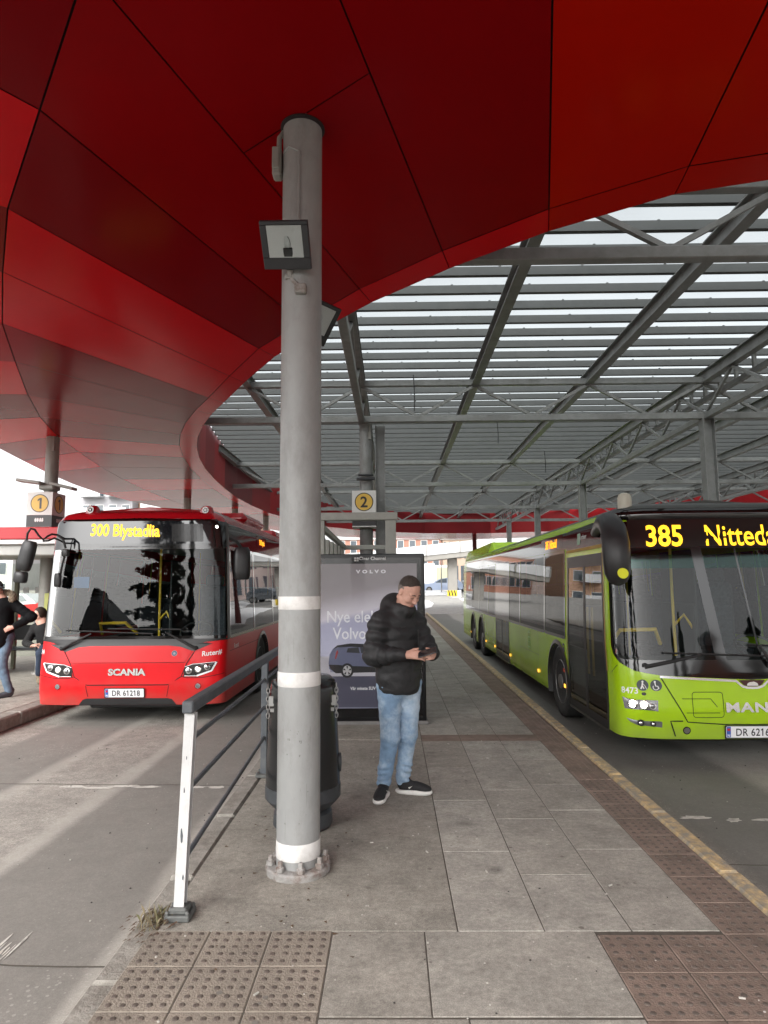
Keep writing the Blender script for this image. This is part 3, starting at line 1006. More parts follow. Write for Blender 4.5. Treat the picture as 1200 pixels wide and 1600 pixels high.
def floodlight(loc, yaw, pitch, roll, label, arm):
    t = thing('floodlight', label, 'floodlight', loc, 0, 'floodlights on the striped pole')
    Mx = (Matrix.Rotation(yaw, 3, 'Z') @ Matrix.Rotation(pitch, 3, 'X') @ Matrix.Rotation(roll, 3, 'Y'))
    def T(mb):
        mb.v = [tuple(Mx @ Vector(v)) for v in mb.v]; return mb
    # faces -Y before tilting
    b = MB()
    W, H, D = .295, .28, .10
    b.prism([(-W / 2, -H / 2), (W / 2, -H / 2), (W / 2, H / 2), (-W / 2, H / 2)], .0, .012)      # back of frame
    x, z = W / 2, H / 2
    P = [(-x, .012, -z), (x, .012, -z), (x, .012, z), (-x, .012, z), (-x * .55, D, -z * .55), (x * .55, D, -z * .55), (x * .55, D, z * .55), (-x * .55, D, z * .55)]
    b.add(P, [(4, 5, 6, 7), (0, 1, 5, 4), (1, 2, 6, 5), (2, 3, 7, 6), (3, 0, 4, 7)])
    hsg = T(b).build('housing', M_dark, t)
    b = MB()
    iw, z0, z1 = .108, -.07, .115
    b.box((0, -.008, (z1 + H / 2) / 2), (W, .02, H / 2 - z1), ch=.004); b.box((0, -.008, (z0 - H / 2) / 2), (W, .02, z0 + H / 2), ch=.004)
    for sg in (-1, 1): b.box((sg * (iw + W / 2) / 2, -.008, .0225), (W / 2 - iw, .02, z1 - z0), ch=.003)
    T(b).build('front_frame', M_dark, t)
    b = MB()
    n = 10
    for i in range(n + 1):
        for j in range(n + 1):
            u, v = i / n * 2 - 1, j / n * 2 - 1
            b.v.append((u * iw, -.004 + .0 - (-.0035), (z0 + z1) / 2 + v * (z1 - z0) / 2))
    # reflector bowl in front of the housing back
    b.v = [(x_, -.001 - .012 * (max(abs(x_ / iw), abs((z_ - .0225) / .0925)) ** 2), z_) for x_, y_, z_ in b.v]
    for i in range(n):
        for j in range(n):
            b.f.append((i * (n + 1) + j, i * (n + 1) + j + 1, (i + 1) * (n + 1) + j + 1, (i + 1) * (n + 1) + j)); b.m.append(0)
    b.keepn = True
    T(b).build('reflector', M_refl, t, True)
    b = MB(); b.box((.01, -.006, -.042), (.058, .012, .056), ch=.004, mi=0); b.ball((.01, -.008, .01), (.02, .007, .045), 12, mi=1)
    T(b).build('bulb', [M_dark, M_lens], t, True)
    b = MB(); b.box((0, -.0150, .0225), (.224, .003, .185))
    T(b).build('lens', M_lens, t)
    b = MB(); b.tube([Mx @ Vector((0, .03, -.15)), Mx @ Vector((0, .03, -.20))], .022, 10)
    q = Mx @ Vector((0, .03, -.20)); b.box(q, (.07, .05, .03), ch=.005)
    b.tube([q, (arm[0], arm[1], arm[2])], .016, 8); b.box(arm, (.075, .05, .06), ch=.008)
    b.build('bracket', M_rust, t)
    return t
floodlight((-.628, 3.80, 3.71), R(-8), R(40), R(4), 'black square floodlight on the front of the striped pole', (.075, .105, -.23))
floodlight((-.495, 4.27, 3.42), R(52), R(38), R(0), 'second floodlight mostly hidden behind the striped pole', (-.1, -.10, -.2))

# ---------------------------------------------------------------- handrail
M_rail = mat('slate_rail_paint', (.075, .085, .095), .45, var=.15, vscale=14, bump=.06, bscale=60, dirt=(.16, .16, .155), dirt_amt=.4, dscale=8)
M_wpost = mat('white_post_paint', (.56, .56, .555), .45, var=.06, vscale=8, dirt=(.35, .33, .30), dirt_amt=.35, dscale=16)
rail = thing('handrail', 'dark grey steel handrail with one white end post along the left platform edge', 'railing', (-1.08, 3.5, 0))
def rp(y, z): return (-.022 * (y - 0), y, z)
PY = (0, 2.45, 4.9, 7.35)
for k, y in enumerate(PY):
    b = MB()
    lean = .022 if k == 0 else 0
    x = -.022 * y
    top = 1.0 - .004 * k
    if k == 0:
        b.beam((x - .024, y, .06), (x + lean - .014, y, top - .0), .006, .050, up=(0, 1, 0))
        b.beam((x + .002, y - .024, .06), (x + lean + .012, y - .024, top), .046, .007, up=(0, 1, 0))
        b.beam((x + .002, y + .024, .06), (x + lean + .012, y + .024, top), .046, .007, up=(0, 1, 0))
    else:
        b.beam((x, y, .02), (x, y, top), .055, .055, up=(0, 1, 0), ch=.004)
    b.build('post', M_wpost if k == 0 else M_rail, rail)
    b = MB(); b.box((x, y, .016), (.125, .125, .03), ch=.006)
    if k == 0: b.box((x, y, .045), (.095, .095, .03), ch=.008)
    for sx in (-1, 1):
        for sy in (-1, 1):
            b.lathe([(.011, 0), (.011, .014), (.004, .02)], (x + sx * .05, y + sy * .05, .03), n=6)
    b.build('foot', mat('galvanised_foot', (.12, .125, .12), .6, metal=.3, var=.3, vscale=25), rail)
b = MB()
for (z, w_, h_) in ((.40, .008, .045), (.62, .004, .018), (.20, .005, .02), (.78, .003, .012)):
    xx = .002 + .024 * (z / 1.0) + random.uniform(-.012, .012)
    P = [(xx + w_ * random.uniform(.6, 1) * math.cos(t), -.0285, z + h_ * random.uniform(.6, 1) * math.sin(t)) for t in np.linspace(0, 6.283, 9)[:-1]]
    c_ = MB(); c_.add(P, [tuple(range(8))]); c_.build('paint_chip', M_rail, rail)
b = MB(); b.beam((.028, -.055, 1.035), (-.022 * 7.35, 7.40, .985), .058, .062, ch=.007); b.build('top_rail', M_rail, rail)
for (za, zb) in ((.845, .79), (.60, .575), (.27, .30)):
    b = MB(); b.tube([(.006, .03, za), (-.022 * 2.45, 2.45, (za * 2 + zb) / 3 if za > .5 else .335), (-.022 * 7.35, 7.35, zb if za > .5 else .335)], .0145, 8); b.build('mid_rail', M_rail, rail, True)

# ---------------------------------------------------------------- litter bin
M_bin = mat('glossy_black_bin', (.012, .013, .014), .25, spec=.5, var=.15, vscale=6)
M_binb = mat('bin_base_grey', (.045, .05, .055), .5, var=.2, vscale=9)
M_chain = mat('chain_steel', (.45, .45, .44), .35, metal=.9)
bin_ = thing('litter_bin', 'black round litter bin with chained lid behind the striped pole', 'bin', (-.635, 4.78, 0))
b = MB(); b.lathe([(.19, 0), (.205, .02), (.20, .10), (.17, .12), (.19, .135)], n=36); b.build('pedestal', M_binb, bin_, True)
b = MB(); b.lathe([(.20, .135), (.235, .17), (.262, .20), (.262, .28), (.256, .285)], n=36); b.build('base_ring', M_binb, bin_, True)
b = MB(); b.lathe([(.258, .28), (.256, .40), (.232, .84), (.232, .845)], n=40); b.build('body', M_bin, bin_, True)
b = MB(); b.lathe([(.236, .845), (.234, .93), (.222, .985), (.19, 1.012), (.10, 1.022), (.01, 1.024)], n=40); b.build('lid', M_bin, bin_, True)
b = MB()
b.lathe([(.04, 0), (.04, .03), (.02, .034)], (0, 0, 0), n=12)
b.v = [(.235 + z, y, .42 + x * 1.6) for x, y, z in b.v]; b.build('lock', M_binb, bin_, True)
for (sx, sy) in ((.225, -.06), (-.225, -.08)):
    b = MB()
    for k in range(8):
        z = .95 - k * .028
        P = []
        n = 10
        for j in range(n):
            a = 2 * math.pi * j / n
            off = (.011 * math.cos(a), .021 * math.sin(a))
            P.append(Vector((sx * 1.055 + (off[0] if k % 2 else 0), sy + (0 if k % 2 else off[0]), z + off[1])))
        P.append(P[0])
        b.tube(P, .0035, 5, caps=False)
    b.build('chain', M_chain, bin_, True)
for (sx, sy) in ((.215, -.10), (-.2, -.13)):
    b = MB(); b.box((sx, sy, .86), (.05, .012, .07), ch=.003); b.box((sx * .98, sy - .008, .80), (.03, .01, .025), ch=.002); b.build('clasp', M_chain, bin_)
# ---------------------------------------------------------------- bus skin: a plan outline swept up through height stations
class Skin:
    """point(u, z, off): u runs round the plan from the front centre (positive to +x), z up from the road"""
    def __init__(s, w, D, n, L, lean, inset, Ly=1.6):
        s.w, s.L, s.Ly = w, L, Ly
        s.lean, s.inset = np.array(lean, float), np.array(inset, float)
        th = np.linspace(0, math.pi / 2, 400)
        x = w * np.sin(th) ** (2 / n); y = D * (1 - np.maximum(np.cos(th), 0) ** (2 / n))
        x[0] = 0; x[-1] = w; y[-1] = D
        X = list(x); Y = list(y)
        rr = .18
        for yy in np.linspace(D, L - rr, 300)[1:]:
            X.append(w); Y.append(yy)
        for a in np.linspace(0, math.pi / 2, 24)[1:]:
            X.append(w - rr + rr * math.cos(a)); Y.append(L - rr + rr * math.sin(a))
        for xx in np.linspace(w - rr, 0, 40)[1:]:
            X.append(xx); Y.append(L)
        s.X, s.Y = np.array(X), np.array(Y)
        s.U = np.concatenate([[0], np.cumsum(np.hypot(np.diff(s.X), np.diff(s.Y)))])
        s.umax = s.U[-1]
    def u_at_y(s, y):
        """u of the side wall at distance y behind the front"""
        k = np.argmax((s.X > s.w - 1e-4) & (s.Y >= y))
        return float(s.U[k] + (y - s.Y[k]))
    def raw(s, u, z):
        a = abs(u); sg = 1 if u >= 0 else -1
        x = np.interp(a, s.U, s.X); y = np.interp(a, s.U, s.Y)
        le = np.interp(z, s.lean[:, 0], s.lean[:, 1]); t = np.interp(z, s.inset[:, 0], s.inset[:, 1])
        x = x * (1 - t / s.w)
        if y < s.Ly: y = y + le * (1 - y / s.Ly)
        if y > s.L - .6: y = y - t * (y - s.L + .6) / .6
        return np.array((sg * x, y, z))
    def point(s, u, z, off=0.0):
        p = s.raw(u, z)
        if off:
            e = .004
            du = s.raw(u + e, z) - s.raw(u - e, z); dz = s.raw(u, z + e) - s.raw(u, z - e)
            n = np.cross(du, dz); n = n / np.linalg.norm(n)
            p = p + n * off
        return p
RED = Skin(1.275, .34, 5.0, 12.0,
    lean=[(.15, .06), (.30, .03), (.5, .0), (.8, .015), (1.1, .06), (1.7, .105), (2.42, .155), (2.76, .175), (2.86, .24), (2.92, .42), (2.96, .7)],
    inset=[(.1, .02), (.3, 0), (1.1, 0), (2.4, .055), (2.72, .085), (2.82, .13), (2.90, .24), (2.96, .42)])
GRN = Skin(1.275, .44, 4.2, 15.1,
    lean=[(.15, .07), (.3, .03), (.55, .0), (.9, .02), (1.2, .06), (1.7, .12), (2.3, .19), (2.62, .25), (2.66, .30), (2.69, .42), (2.72, .8)],
    inset=[(.1, .02), (.3, 0), (1.2, 0), (2.2, .035), (2.50, .055), (2.60, .09), (2.65, .18), (2.69, .30), (2.72, .5)])
def bus_pt(S, u, z, off=0.0): return S.point(u, z, off)

def poly_spans(poly, z):
    X = []
    n = len(poly)
    for i in range(n):
        (u0_, z0), (u1_, z1) = poly[i], poly[(i + 1) % n]
        if abs(z1 - z0) < 1e-9: continue
        t = (z - z0) / (z1 - z0)
        if -1e-9 <= t <= 1 + 1e-9: X.append(u0_ + (u1_ - u0_) * t)
    return (min(X), max(X)) if len(X) >= 2 else None

def patch(mb, S, poly, off=.004, mi=0, du=.05, dz=.05):
    """fill a (u, z) outline on the bus skin, row by row"""
    zs = sorted(set(round(p[1], 5) for p in poly))
    rows = []
    for a, b in zip(zs[:-1], zs[1:]):
        k = max(1, int(math.ceil((b - a) / dz)))
        rows += [a + (b - a) * i / k for i in range(k)]
    rows.append(zs[-1])
    us = [p[0] for p in poly]
    n = max(1, int(math.ceil((max(us) - min(us)) / du)))
    eps = 1e-4
    P = []
    for i, z in enumerate(rows):
        zz = min(max(z, zs[0] + eps), zs[-1] - eps)
        a, b = poly_spans(poly, zz)
        for k in range(n + 1):
            P.append(S.point(a + (b - a) * k / n, z, off))
    Fs = []
    for i in range(len(rows) - 1):
        for k in range(n):
            q = i * (n + 1) + k
            Fs.append((q, q + 1, q + n + 2, q + n + 1))
    mb.add(P, Fs, mi)
    return mb

def resample(poly, step=.05):
    out = []
    n = len(poly)
    for i in range(n):
        a, b = poly[i], poly[(i + 1) % n]
        k = max(1, int(math.ceil(math.hypot(b[0] - a[0], b[1] - a[1]) / step)))
        out += [(a[0] + (b[0] - a[0]) * j / k, a[1] + (b[1] - a[1]) * j / k) for j in range(k)]
    return out

def inset_poly(poly, d):
    n = len(poly)
    area = sum(poly[i][0] * poly[(i + 1) % n][1] - poly[(i + 1) % n][0] * poly[i][1] for i in range(n))
    sg = 1 if area > 0 else -1
    out = []
    for i in range(n):
        p, a, b = Vector(poly[i]), Vector(poly[i - 1]), Vector(poly[(i + 1) % n])
        e1 = (p - a); e2 = (b - p)
        if e1.length < 1e-6 or e2.length < 1e-6:
            out.append(poly[i]); continue
        e1.normalize(); e2.normalize()
        n1 = Vector((-e1.y, e1.x)) * sg; n2 = Vector((-e2.y, e2.x)) * sg
        m_ = n1 + n2
        m_ = m_ / max(m_.dot(n1), .35) if m_.length > 1e-6 else n1
        q = p + m_ * d
        out.append((q.x, q.y))
    return out

def ring(mb, S, poly, d, off=.006, mi=0, off2=None):
    """band of width d just inside an outline"""
    A = resample(poly); 
    B = inset_poly(A, d)
    n = len(A)
    P = [S.point(u, z, off) for u, z in A] + [S.point(u, z, off if off2 is None else off2) for u, z in B]
    mb.add(P, [(i, (i + 1) % n, n + (i + 1) % n, n + i) for i in range(n)], mi)
    return B

def rrect(u0_, u1_, z0, z1, r=.06, n=4):
    P = []
    for (cx, cz, a0) in ((u1_ - r, z1 - r, 0), (u0_ + r, z1 - r, 90), (u0_ + r, z0 + r, 180), (u1_ - r, z0 + r, 270)):
        for k in range(n + 1):
            a = R(a0 + 90 * k / n)
            P.append((cx + r * math.cos(a), cz + r * math.sin(a)))
    return P

def sline(mb, S, pts, wd, off=.005, mi=0, closed=False):
    """thin strip following a (u, z) polyline"""
    pts = list(pts) + ([pts[0]] if closed else [])
    Q = []
    for a, b in zip(pts[:-1], pts[1:]):
        k = max(1, int(math.ceil(math.hypot(b[0] - a[0], b[1] - a[1]) / .05)))
        Q += [(a[0] + (b[0] - a[0]) * j / k, a[1] + (b[1] - a[1]) * j / k) for j in range(k)]
    Q.append(pts[-1])
    P = []
    for i, q in enumerate(Q):
        a = Q[max(i - 1, 0)]; b = Q[min(i + 1, len(Q) - 1)]
        dx, dz = b[0] - a[0], b[1] - a[1]
        l = math.hypot(dx, dz) or 1
        nx, nz = -dz / l * wd / 2, dx / l * wd / 2
        P += [S.point(q[0] + nx, q[1] + nz, off), S.point(q[0] - nx, q[1] - nz, off)]
    mb.add(P, [(2 * i, 2 * i + 1, 2 * i + 3, 2 * i + 2) for i in range(len(Q) - 1)], mi)
    return mb

def stext(mb, S, s, u, z, off=.006, mi=0, rise=0.0, **k):
    V, Fs = text_mesh(s, **k)
    P = []
    for a, b, c in V:
        P.append(S.point(u + a, z + b + a * rise, off + c))
    mb.add(P, Fs, mi)
    return mb

def sdisc(mb, S, u, z, r, off=.006, mi=0, rz=None, n=20):
    P = [S.point(u + r * math.cos(2 * math.pi * k / n), z + (rz or r) * math.sin(2 * math.pi * k / n), off) for k in range(n)]
    mb.add(P, [tuple(range(n))], mi)
    return mb

def inside(poly, u, z):
    c = False
    n = len(poly)
    for i in range(n):
        (x0, y0), (x1, y1) = poly[i], poly[(i + 1) % n]
        if (y0 > z) != (y1 > z) and u < (x1 - x0) * (z - y0) / (y1 - y0) + x0:
            c = not c
    return c

def shell(S, z0, z1, holes, du=.045, dz=.045):
    mb = MB()
    un = int(S.umax * 2 / du); zn = int((z1 - z0) / dz)
    us = np.linspace(-S.umax, S.umax, un + 1); zs = np.linspace(z0, z1, zn + 1)
    for z in zs:
        for u in us:
            mb.v.append(tuple(S.raw(u, z)))
    bb = [(min(p[0] for p in h), max(p[0] for p in h), min(p[1] for p in h), max(p[1] for p in h), h) for h in holes]
    for i in range(zn):
        zc = (zs[i] + zs[i + 1]) / 2
        act = [b for b in bb if b[2] <= zc <= b[3]]
        for j in range(un):
            uc = (us[j] + us[j + 1]) / 2
            if any(b[0] <= uc <= b[1] and inside(b[4], uc, zc) for b in act): continue
            q = i * (un + 1) + j
            mb.f.append((q, q + 1, q + un + 2, q + un + 1)); mb.m.append(0)
    return mb

def roof_cap(S, z0, z1, n=10):
    """rounded roof from height z0 on the skin to z1 and across the top"""
    mb = MB()
    us = np.linspace(-S.umax, S.umax, 260)
    zs = np.linspace(z0, z1, n)
    k = len(us)
    for z in zs:
        for u in us: mb.v.append(tuple(S.raw(u, z)))
    for i in range(n - 1):
        for j in range(k - 1):
            mb.f.append((i * k + j, i * k + j + 1, (i + 1) * k + j + 1, (i + 1) * k + j)); mb.m.append(0)
    # close: join left half to right half, crowned
    o = (n - 1) * k
    h = k // 2
    for j in range(h):
        a = mb.v[o + j]; b = mb.v[o + k - 1 - j]
        mb.v.append(((a[0] + b[0]) / 2, (a[1] + b[1]) / 2, z1 + .05))
    c = o + k
    for j in range(h - 1):
        mb.f.append((o + j, o + j + 1, c + j + 1, c + j)); mb.m.append(0)
        mb.f.append((o + k - 1 - j, c + j, c + j + 1, o + k - 2 - j)); mb.m.append(0)
    mb.f.append((o + h - 1, o + h, c + h - 1)); mb.m.append(0)
    return mb

M_tyre = mat('tyre_rubber', (.018, .018, .018), .85, var=.3, vscale=14, bump=.3, bscale=60, dirt=(.07, .062, .052), dirt_amt=.5, dscale=5)
M_rim = mat('steel_rim', (.20, .20, .195), .5, metal=.6, var=.25, vscale=11, dirt=(.09, .08, .065), dirt_amt=.8, dscale=8)
M_rimd = mat('rim_dark', (.03, .03, .03), .7)
M_under = mat('underbody_black', (.008, .008, .008), .9)
M_rubber = mat('black_rubber', (.014, .014, .014), .65, var=.2, vscale=20)
M_mask = mat('glossy_black_mask', (.006, .005, .005), .07, spec=.6, coat=.5)
M_trimb = mat('satin_black_trim', (.020, .020, .021), .38, var=.12, vscale=9)
M_wind = glass('windscreen_glass', (.76, .84, .82), .95, .004, 1.42)
M_side = glass('tinted_side_glass', (.13, .14, .135), .8, .01, 1.32, .05)
M_doorg = glass('door_glass', (.30, .32, .31), .9, .01, 1.45, .03)
M_chrome = mat('chrome', (.78, .78, .78), .12, metal=1.0)
M_lampc = glass('headlight_cover', (.9, .9, .9), 1, .01, 1.5)
M_lampb = mat('headlight_bowl', (.30, .30, .31), .22, metal=.75)
M_plate = mat('number_plate', (.78, .79, .80), .35)
M_platek = mat('plate_ink', (.015, .015, .018), .6)
M_plateb = mat('plate_blue', (.03, .10, .42), .5)
M_wtext = mat('white_lettering', (.78, .78, .77), .5)
M_led = mat('led_amber', (.9, .35, .02), .5, emit=(1.0, .30, .008), estr=.9)
M_ledy = mat('led_yellow', (.9, .6, .05), .5, emit=(1.0, .50, .008), estr=.75)
M_int = mat('bus_interior_grey', (.42, .43, .43), .7, var=.1, vscale=3)
M_intd = mat('bus_interior_dark', (.03, .032, .034), .7, var=.2, vscale=5)
M_ceil = mat('bus_ceiling', (.55, .56, .56), .6)
M_yel = mat('yellow_grab_pole', (.75, .48, .03), .4)
M_amber = mat('amber_marker', (.9, .4, .03), .3, emit=(1.0, .45, .05), estr=.8)
M_seat = mat('seat_fabric_dotted', (.035, .04, .05), .9, var=.5, vscale=40)

def wheel(parent, x, y, r, wd, sgn):
    """sgn = side the hub faces (+1 to +x)"""
    e = bpy.data.objects.new('wheel', None); COL.objects.link(e); e.parent = parent; e.location = (x, y, r)
    def tol(mb):   # lathe axis z -> x
        mb.v = [(sgn * z_, y_, x_) for x_, y_, z_ in mb.v]; return mb
    h = wd / 2
    b = MB(); b.lathe([(.30, h * .85), (.36, h * .98), (r * .90, h), (r * .97, h * .9), (r, h * .65), (r, -h * .65), (r * .97, -h * .9), (r * .8, -h)], n=40)
    tol(b).build('tyre', M_tyre, e, True)
    b = MB()
    b.lathe([(.305, h * .80), (.29, h * .92), (.275, h * .55), (.22, h * .40), (.15, h * .62), (.10, h * .66), (.095, h * 1.0), (.0, h * 1.02)], n=40, caps=False)
    for k in range(10):
        a = 2 * math.pi * k / 10
        b.lathe([(.016, h * .6), (.016, h * .82), (.001, h * .84)], (.135 * math.cos(a), .135 * math.sin(a), 0), n=6, caps=False)
    tol(b).build('rim', M_rim, e, True)
    b = MB()
    for k in range(8):
        a = 2 * math.pi * (k + .5) / 8
        P = []
        for j in range(12):
            t = 2 * math.pi * j / 12
            P.append((.235 * math.cos(a) + .026 * math.cos(t), .235 * math.sin(a) + .026 * math.sin(t), h * .475))
        b.add(P, [tuple(range(12))])
    tol(b).build('hand_hole', M_rimd, e)
    return e

def make_seat(parent, x, y, z, M, first=[None]):
    if first[0] is None:
        b = MB(); b.box((0, .02, .42), (.43, .44, .10), ch=.03); b.box((0, .24, .78), (.43, .09, .66), ch=.035)
        b.box((0, .22, 1.14), (.28, .07, .12), ch=.03); b.box((0, .05, .19), (.06, .30, .36))
        o = b.build('seat', M, parent); first[0] = o
    else:
        o = first[0].copy(); COL.objects.link(o); o.parent = parent
    o.location = (x, y, z)
    return o

def interior(S, parent, floor_z, ceil_z, y0, wheel_u, dash_top):
    L = S.L
    b = MB()
    b.box((0, (y0 + L) / 2, floor_z - .02), (2 * S.w - .10, L - y0 - .25, .04))
    b.build('floor', M_intd, parent)
    b = MB()
    b.box((0, (y0 + L) / 2 + .2, ceil_z), (2 * S.w - .38, L - y0 - .7, .03))
    b.build('ceiling', M_ceil, parent)
    b = MB()
    for s in (-1, 1):
        b.box((s * (S.w - .07), (y0 + L) / 2 + .3, (floor_z + 1.02) / 2), (.03, L - y0 - .9, 1.02 - floor_z))
    b.box((0, L - .35, (floor_z + 1.5) / 2 + .2), (2 * S.w - .2, .04, 1.7 - floor_z))
    b.build('inner_lining', M_int, parent)
    # dashboard following the windscreen
    b = MB()
    n = 16
    prof = ((.06, dash_top - .32), (.06, dash_top - .04), (.20, dash_top), (.55, dash_top + .02), (.62, dash_top - .05), (.62, floor_z + .2))
    for i in range(n + 1):
        u = -1.2 + 2.4 * i / n
        for (d, z) in prof:
            p = S.raw(u, z); b.v.append((p[0] * .985, p[1] + d, z))
    k = len(prof)
    for i in range(n):
        for j in range(k - 1):
            b.f.append((i * k + j, i * k + j + 1, (i + 1) * k + j + 1, (i + 1) * k + j)); b.m.append(0)
    b.build('dashboard', M_intd, parent, True)
    # driver's cab: on the right of the picture
    b = MB()
    c = Vector((.62, 1.02, dash_top + .06))
    ax = Vector((0, -.55, .83)); xd = Vector((1, 0, 0)); yd = ax.cross(xd)
    P = [c + (xd * math.cos(2 * math.pi * q / 24) + yd * math.sin(2 * math.pi * q / 24)) * .235 for q in range(25)]
    b.tube(P, .017, 8, caps=False); b.tube([c, c - ax * .5], .03, 8); b.tube([c - xd * .23, c + xd * .23], .016, 6)
    b.build('steering_wheel', M_trimb, parent, True)
    ds = MB(); ds.box((.62, 1.72, floor_z + .60), (.5, .48, .14), ch=.04); ds.box((.62, 1.98, floor_z + 1.05), (.48, .13, .85), ch=.05)
    ds.box((.62, 1.98, floor_z + 1.56), (.3, .1, .2), ch=.04); ds.build('driver_seat', M_seat, parent)
    b = MB(); b.box((.10, 1.85, floor_z + .62), (.05, 1.0, 1.2), ch=.02); b.box((.10, 1.85, floor_z + 1.55), (.02, 1.0, .66)); b.build('cab_partition', M_intd, parent)
    b = MB()
    b.tube([(-.10, 1.5, floor_z), (-.12, 1.5, floor_z + 1.0), (-.12, 1.5, ceil_z)], .019, 8)
    b.tube([(-.12, 1.5, floor_z + .95), (.0, 1.48, floor_z + 1.08), (.09, 1.45, floor_z + .92)], .019, 8)
    b.tube([(-.95, 1.35, floor_z + .75), (-.9, 1.15, floor_z + .92), (-.5, 1.12, floor_z + .93), (-.38, 1.3, floor_z + .75)], .024, 8)
    b.build('grab_rail', M_yel, parent, True)
    y = 3.2
    q = 0
    while y < L - 1.0:
        for x in (-.98, -.52, .52, .98):
            if (x < 0 and abs(y - 7.2) < 1.0): continue
            make_seat(parent, x, y, floor_z + (.2 if y > L * .62 else .05), M_seat)
        if q % 5 == 1:
            for x in (-.3, .3):
                b = MB(); b.tube([(x, y + .25, floor_z), (x, y + .25, ceil_z)], .017, 6); b.build('grab_pole', M_yel, parent, True)
        y += .82; q += 1

def under(S, parent, axles):
    b = MB()
    b.box((0, S.L / 2, .26), (2 * S.w - .5, S.L - .7, .12))
    for y in axles: b.box((0, y, .48), (1.9, .16, .16))
    b.build('chassis', M_under, parent)
    for y in axles:
        for s in (-1, 1):
            b = MB()
            n = 16
            for k in range(n + 1):
                a = math.pi * k / n
                for x in (s * (S.w - .012), s * (S.w - .62)):
                    b.v.append((x, y + .58 * math.cos(a), .46 + .56 * math.sin(a)))
            for k in range(n):
                b.f.append((2 * k, 2 * k + 1, 2 * k + 3, 2 * k + 2)); b.m.append(0)
            b.add([(s * (S.w - .62), y - .6, .1), (s * (S.w - .62), y + .6, .1), (s * (S.w - .62), y + .6, 1.0), (s * (S.w - .62), y - .6, 1.0)], [(0, 1, 2, 3)])
            b.build('wheel_housing', M_under, parent)

def arch_poly(S, y, sgn, r=.56):
    uc = S.u_at_y(y)
    P = [(sgn * (uc + r * math.cos(math.pi * k / 16)), .44 + r * math.sin(math.pi * k / 16)) for k in range(17)]
    P += [(sgn * (uc - r), .0), (sgn * (uc + r), .0)]
    return P

def arch_trim(S, parent, y, sgn, M, r=.56):
    uc = S.u_at_y(y)
    b = MB()
    n = 24
    A = [(uc + r * math.cos(math.pi * k / n), .44 + r * math.sin(math.pi * k / n)) for k in range(n + 1)]
    A = [(uc + r, .26)] + A + [(uc - r, .26)]
    P = []
    for (u, z) in A:
        dx, dz = u - uc, max(z - .44, 0)
        l = math.hypot(dx, dz); f = (l + .055) / l
        f0 = (l - .03) / l
        P += [S.point(sgn * (uc + dx * f), (z if z < .44 else .44 + dz * f), .006), S.point(sgn * u, z, .018), S.point(sgn * (uc + dx * f0), (z if z < .44 else .44 + dz * f0), -.05)]
    for i in range(len(A) - 1):
        for j in range(2):
            b.f.append((3 * i + j, 3 * i + j + 1, 3 * i + j + 4, 3 * i + j + 3)); b.m.append(0)
    b.v = [tuple(p) for p in P]
    b.build('wheel_arch', M, parent, True)

def pane(S, parent, poly, border=.045, M=None, name='side_window', off=.007):
    b = MB()
    inner = ring(b, S, poly, border, off, 0)
    fr = b.build(name, M_mask, parent, True)
    g = MB(); patch(g, S, inset_poly(resample(poly), border - .006), off - .0035, 0, .25, .12)
    g.build('pane', M or M_side, fr, True)
    return fr

def plate(S, parent, uc, z, s):
    hw, hh = .26, .056
    b = MB()
    patch(b, S, rrect(uc - hw - .012, uc + hw + .012, z - hh - .010, z + hh + .010, .01), .018, 0)
    pl_ = b.build('number_plate', M_trimb, parent)
    b = MB()
    patch(b, S, rrect(uc - hw, uc + hw, z - hh, z + hh, .012), .021, 0)
    patch(b, S, [(uc - hw + .004, z - hh + .004), (uc - hw + .046, z - hh + .004), (uc - hw + .046, z + hh - .004), (uc - hw + .004, z + hh - .004)], .0225, 1)
    b.build('plate_face', [M_plate, M_plateb], pl_)
    b = MB()
    stext(b, S, s, uc + .022, z - .036, .0235, 0, size=.102, bold=.0012, space=1.06, sx=.86)
    b.build('plate_lettering', M_platek, pl_)
    b = MB()
    patch(b, S, [(uc - hw + .010, z + .012), (uc - hw + .040, z + .012), (uc - hw + .040, z + .036), (uc - hw + .010, z + .036)], .0235, 0)
    b.build('plate_flag', mat('flag_red', (.5, .02, .03), .5), pl_)
    b = MB()
    stext(b, S, 'N', uc - hw + .025, z - .045, .0235, 0, size=.035, bold=.001)
    b.build('plate_lettering', M_wtext, pl_)
    return pl_

def wiper(S, parent, pivot, elbow, tip0, tip1):
    b = MB()
    P = [S.point(*pivot, .03), S.point((pivot[0] * .6 + elbow[0] * .4), (pivot[1] * .6 + elbow[1] * .4), .06), S.point(*elbow, .05)]
    b.tube(P, [.021, .017, .011], 8)
    n = 12
    Q = [S.point(tip0[0] + (tip1[0] - tip0[0]) * k / n, tip0[1] + (tip1[1] - tip0[1]) * k / n, .022) for k in range(n + 1)]
    b.tube(Q, .010, 6)
    b.lathe([(.03, 0), (.028, .03), (.01, .04)], S.point(*pivot, .005), n=12)
    b.build('wiper', M_rubber, parent, True)

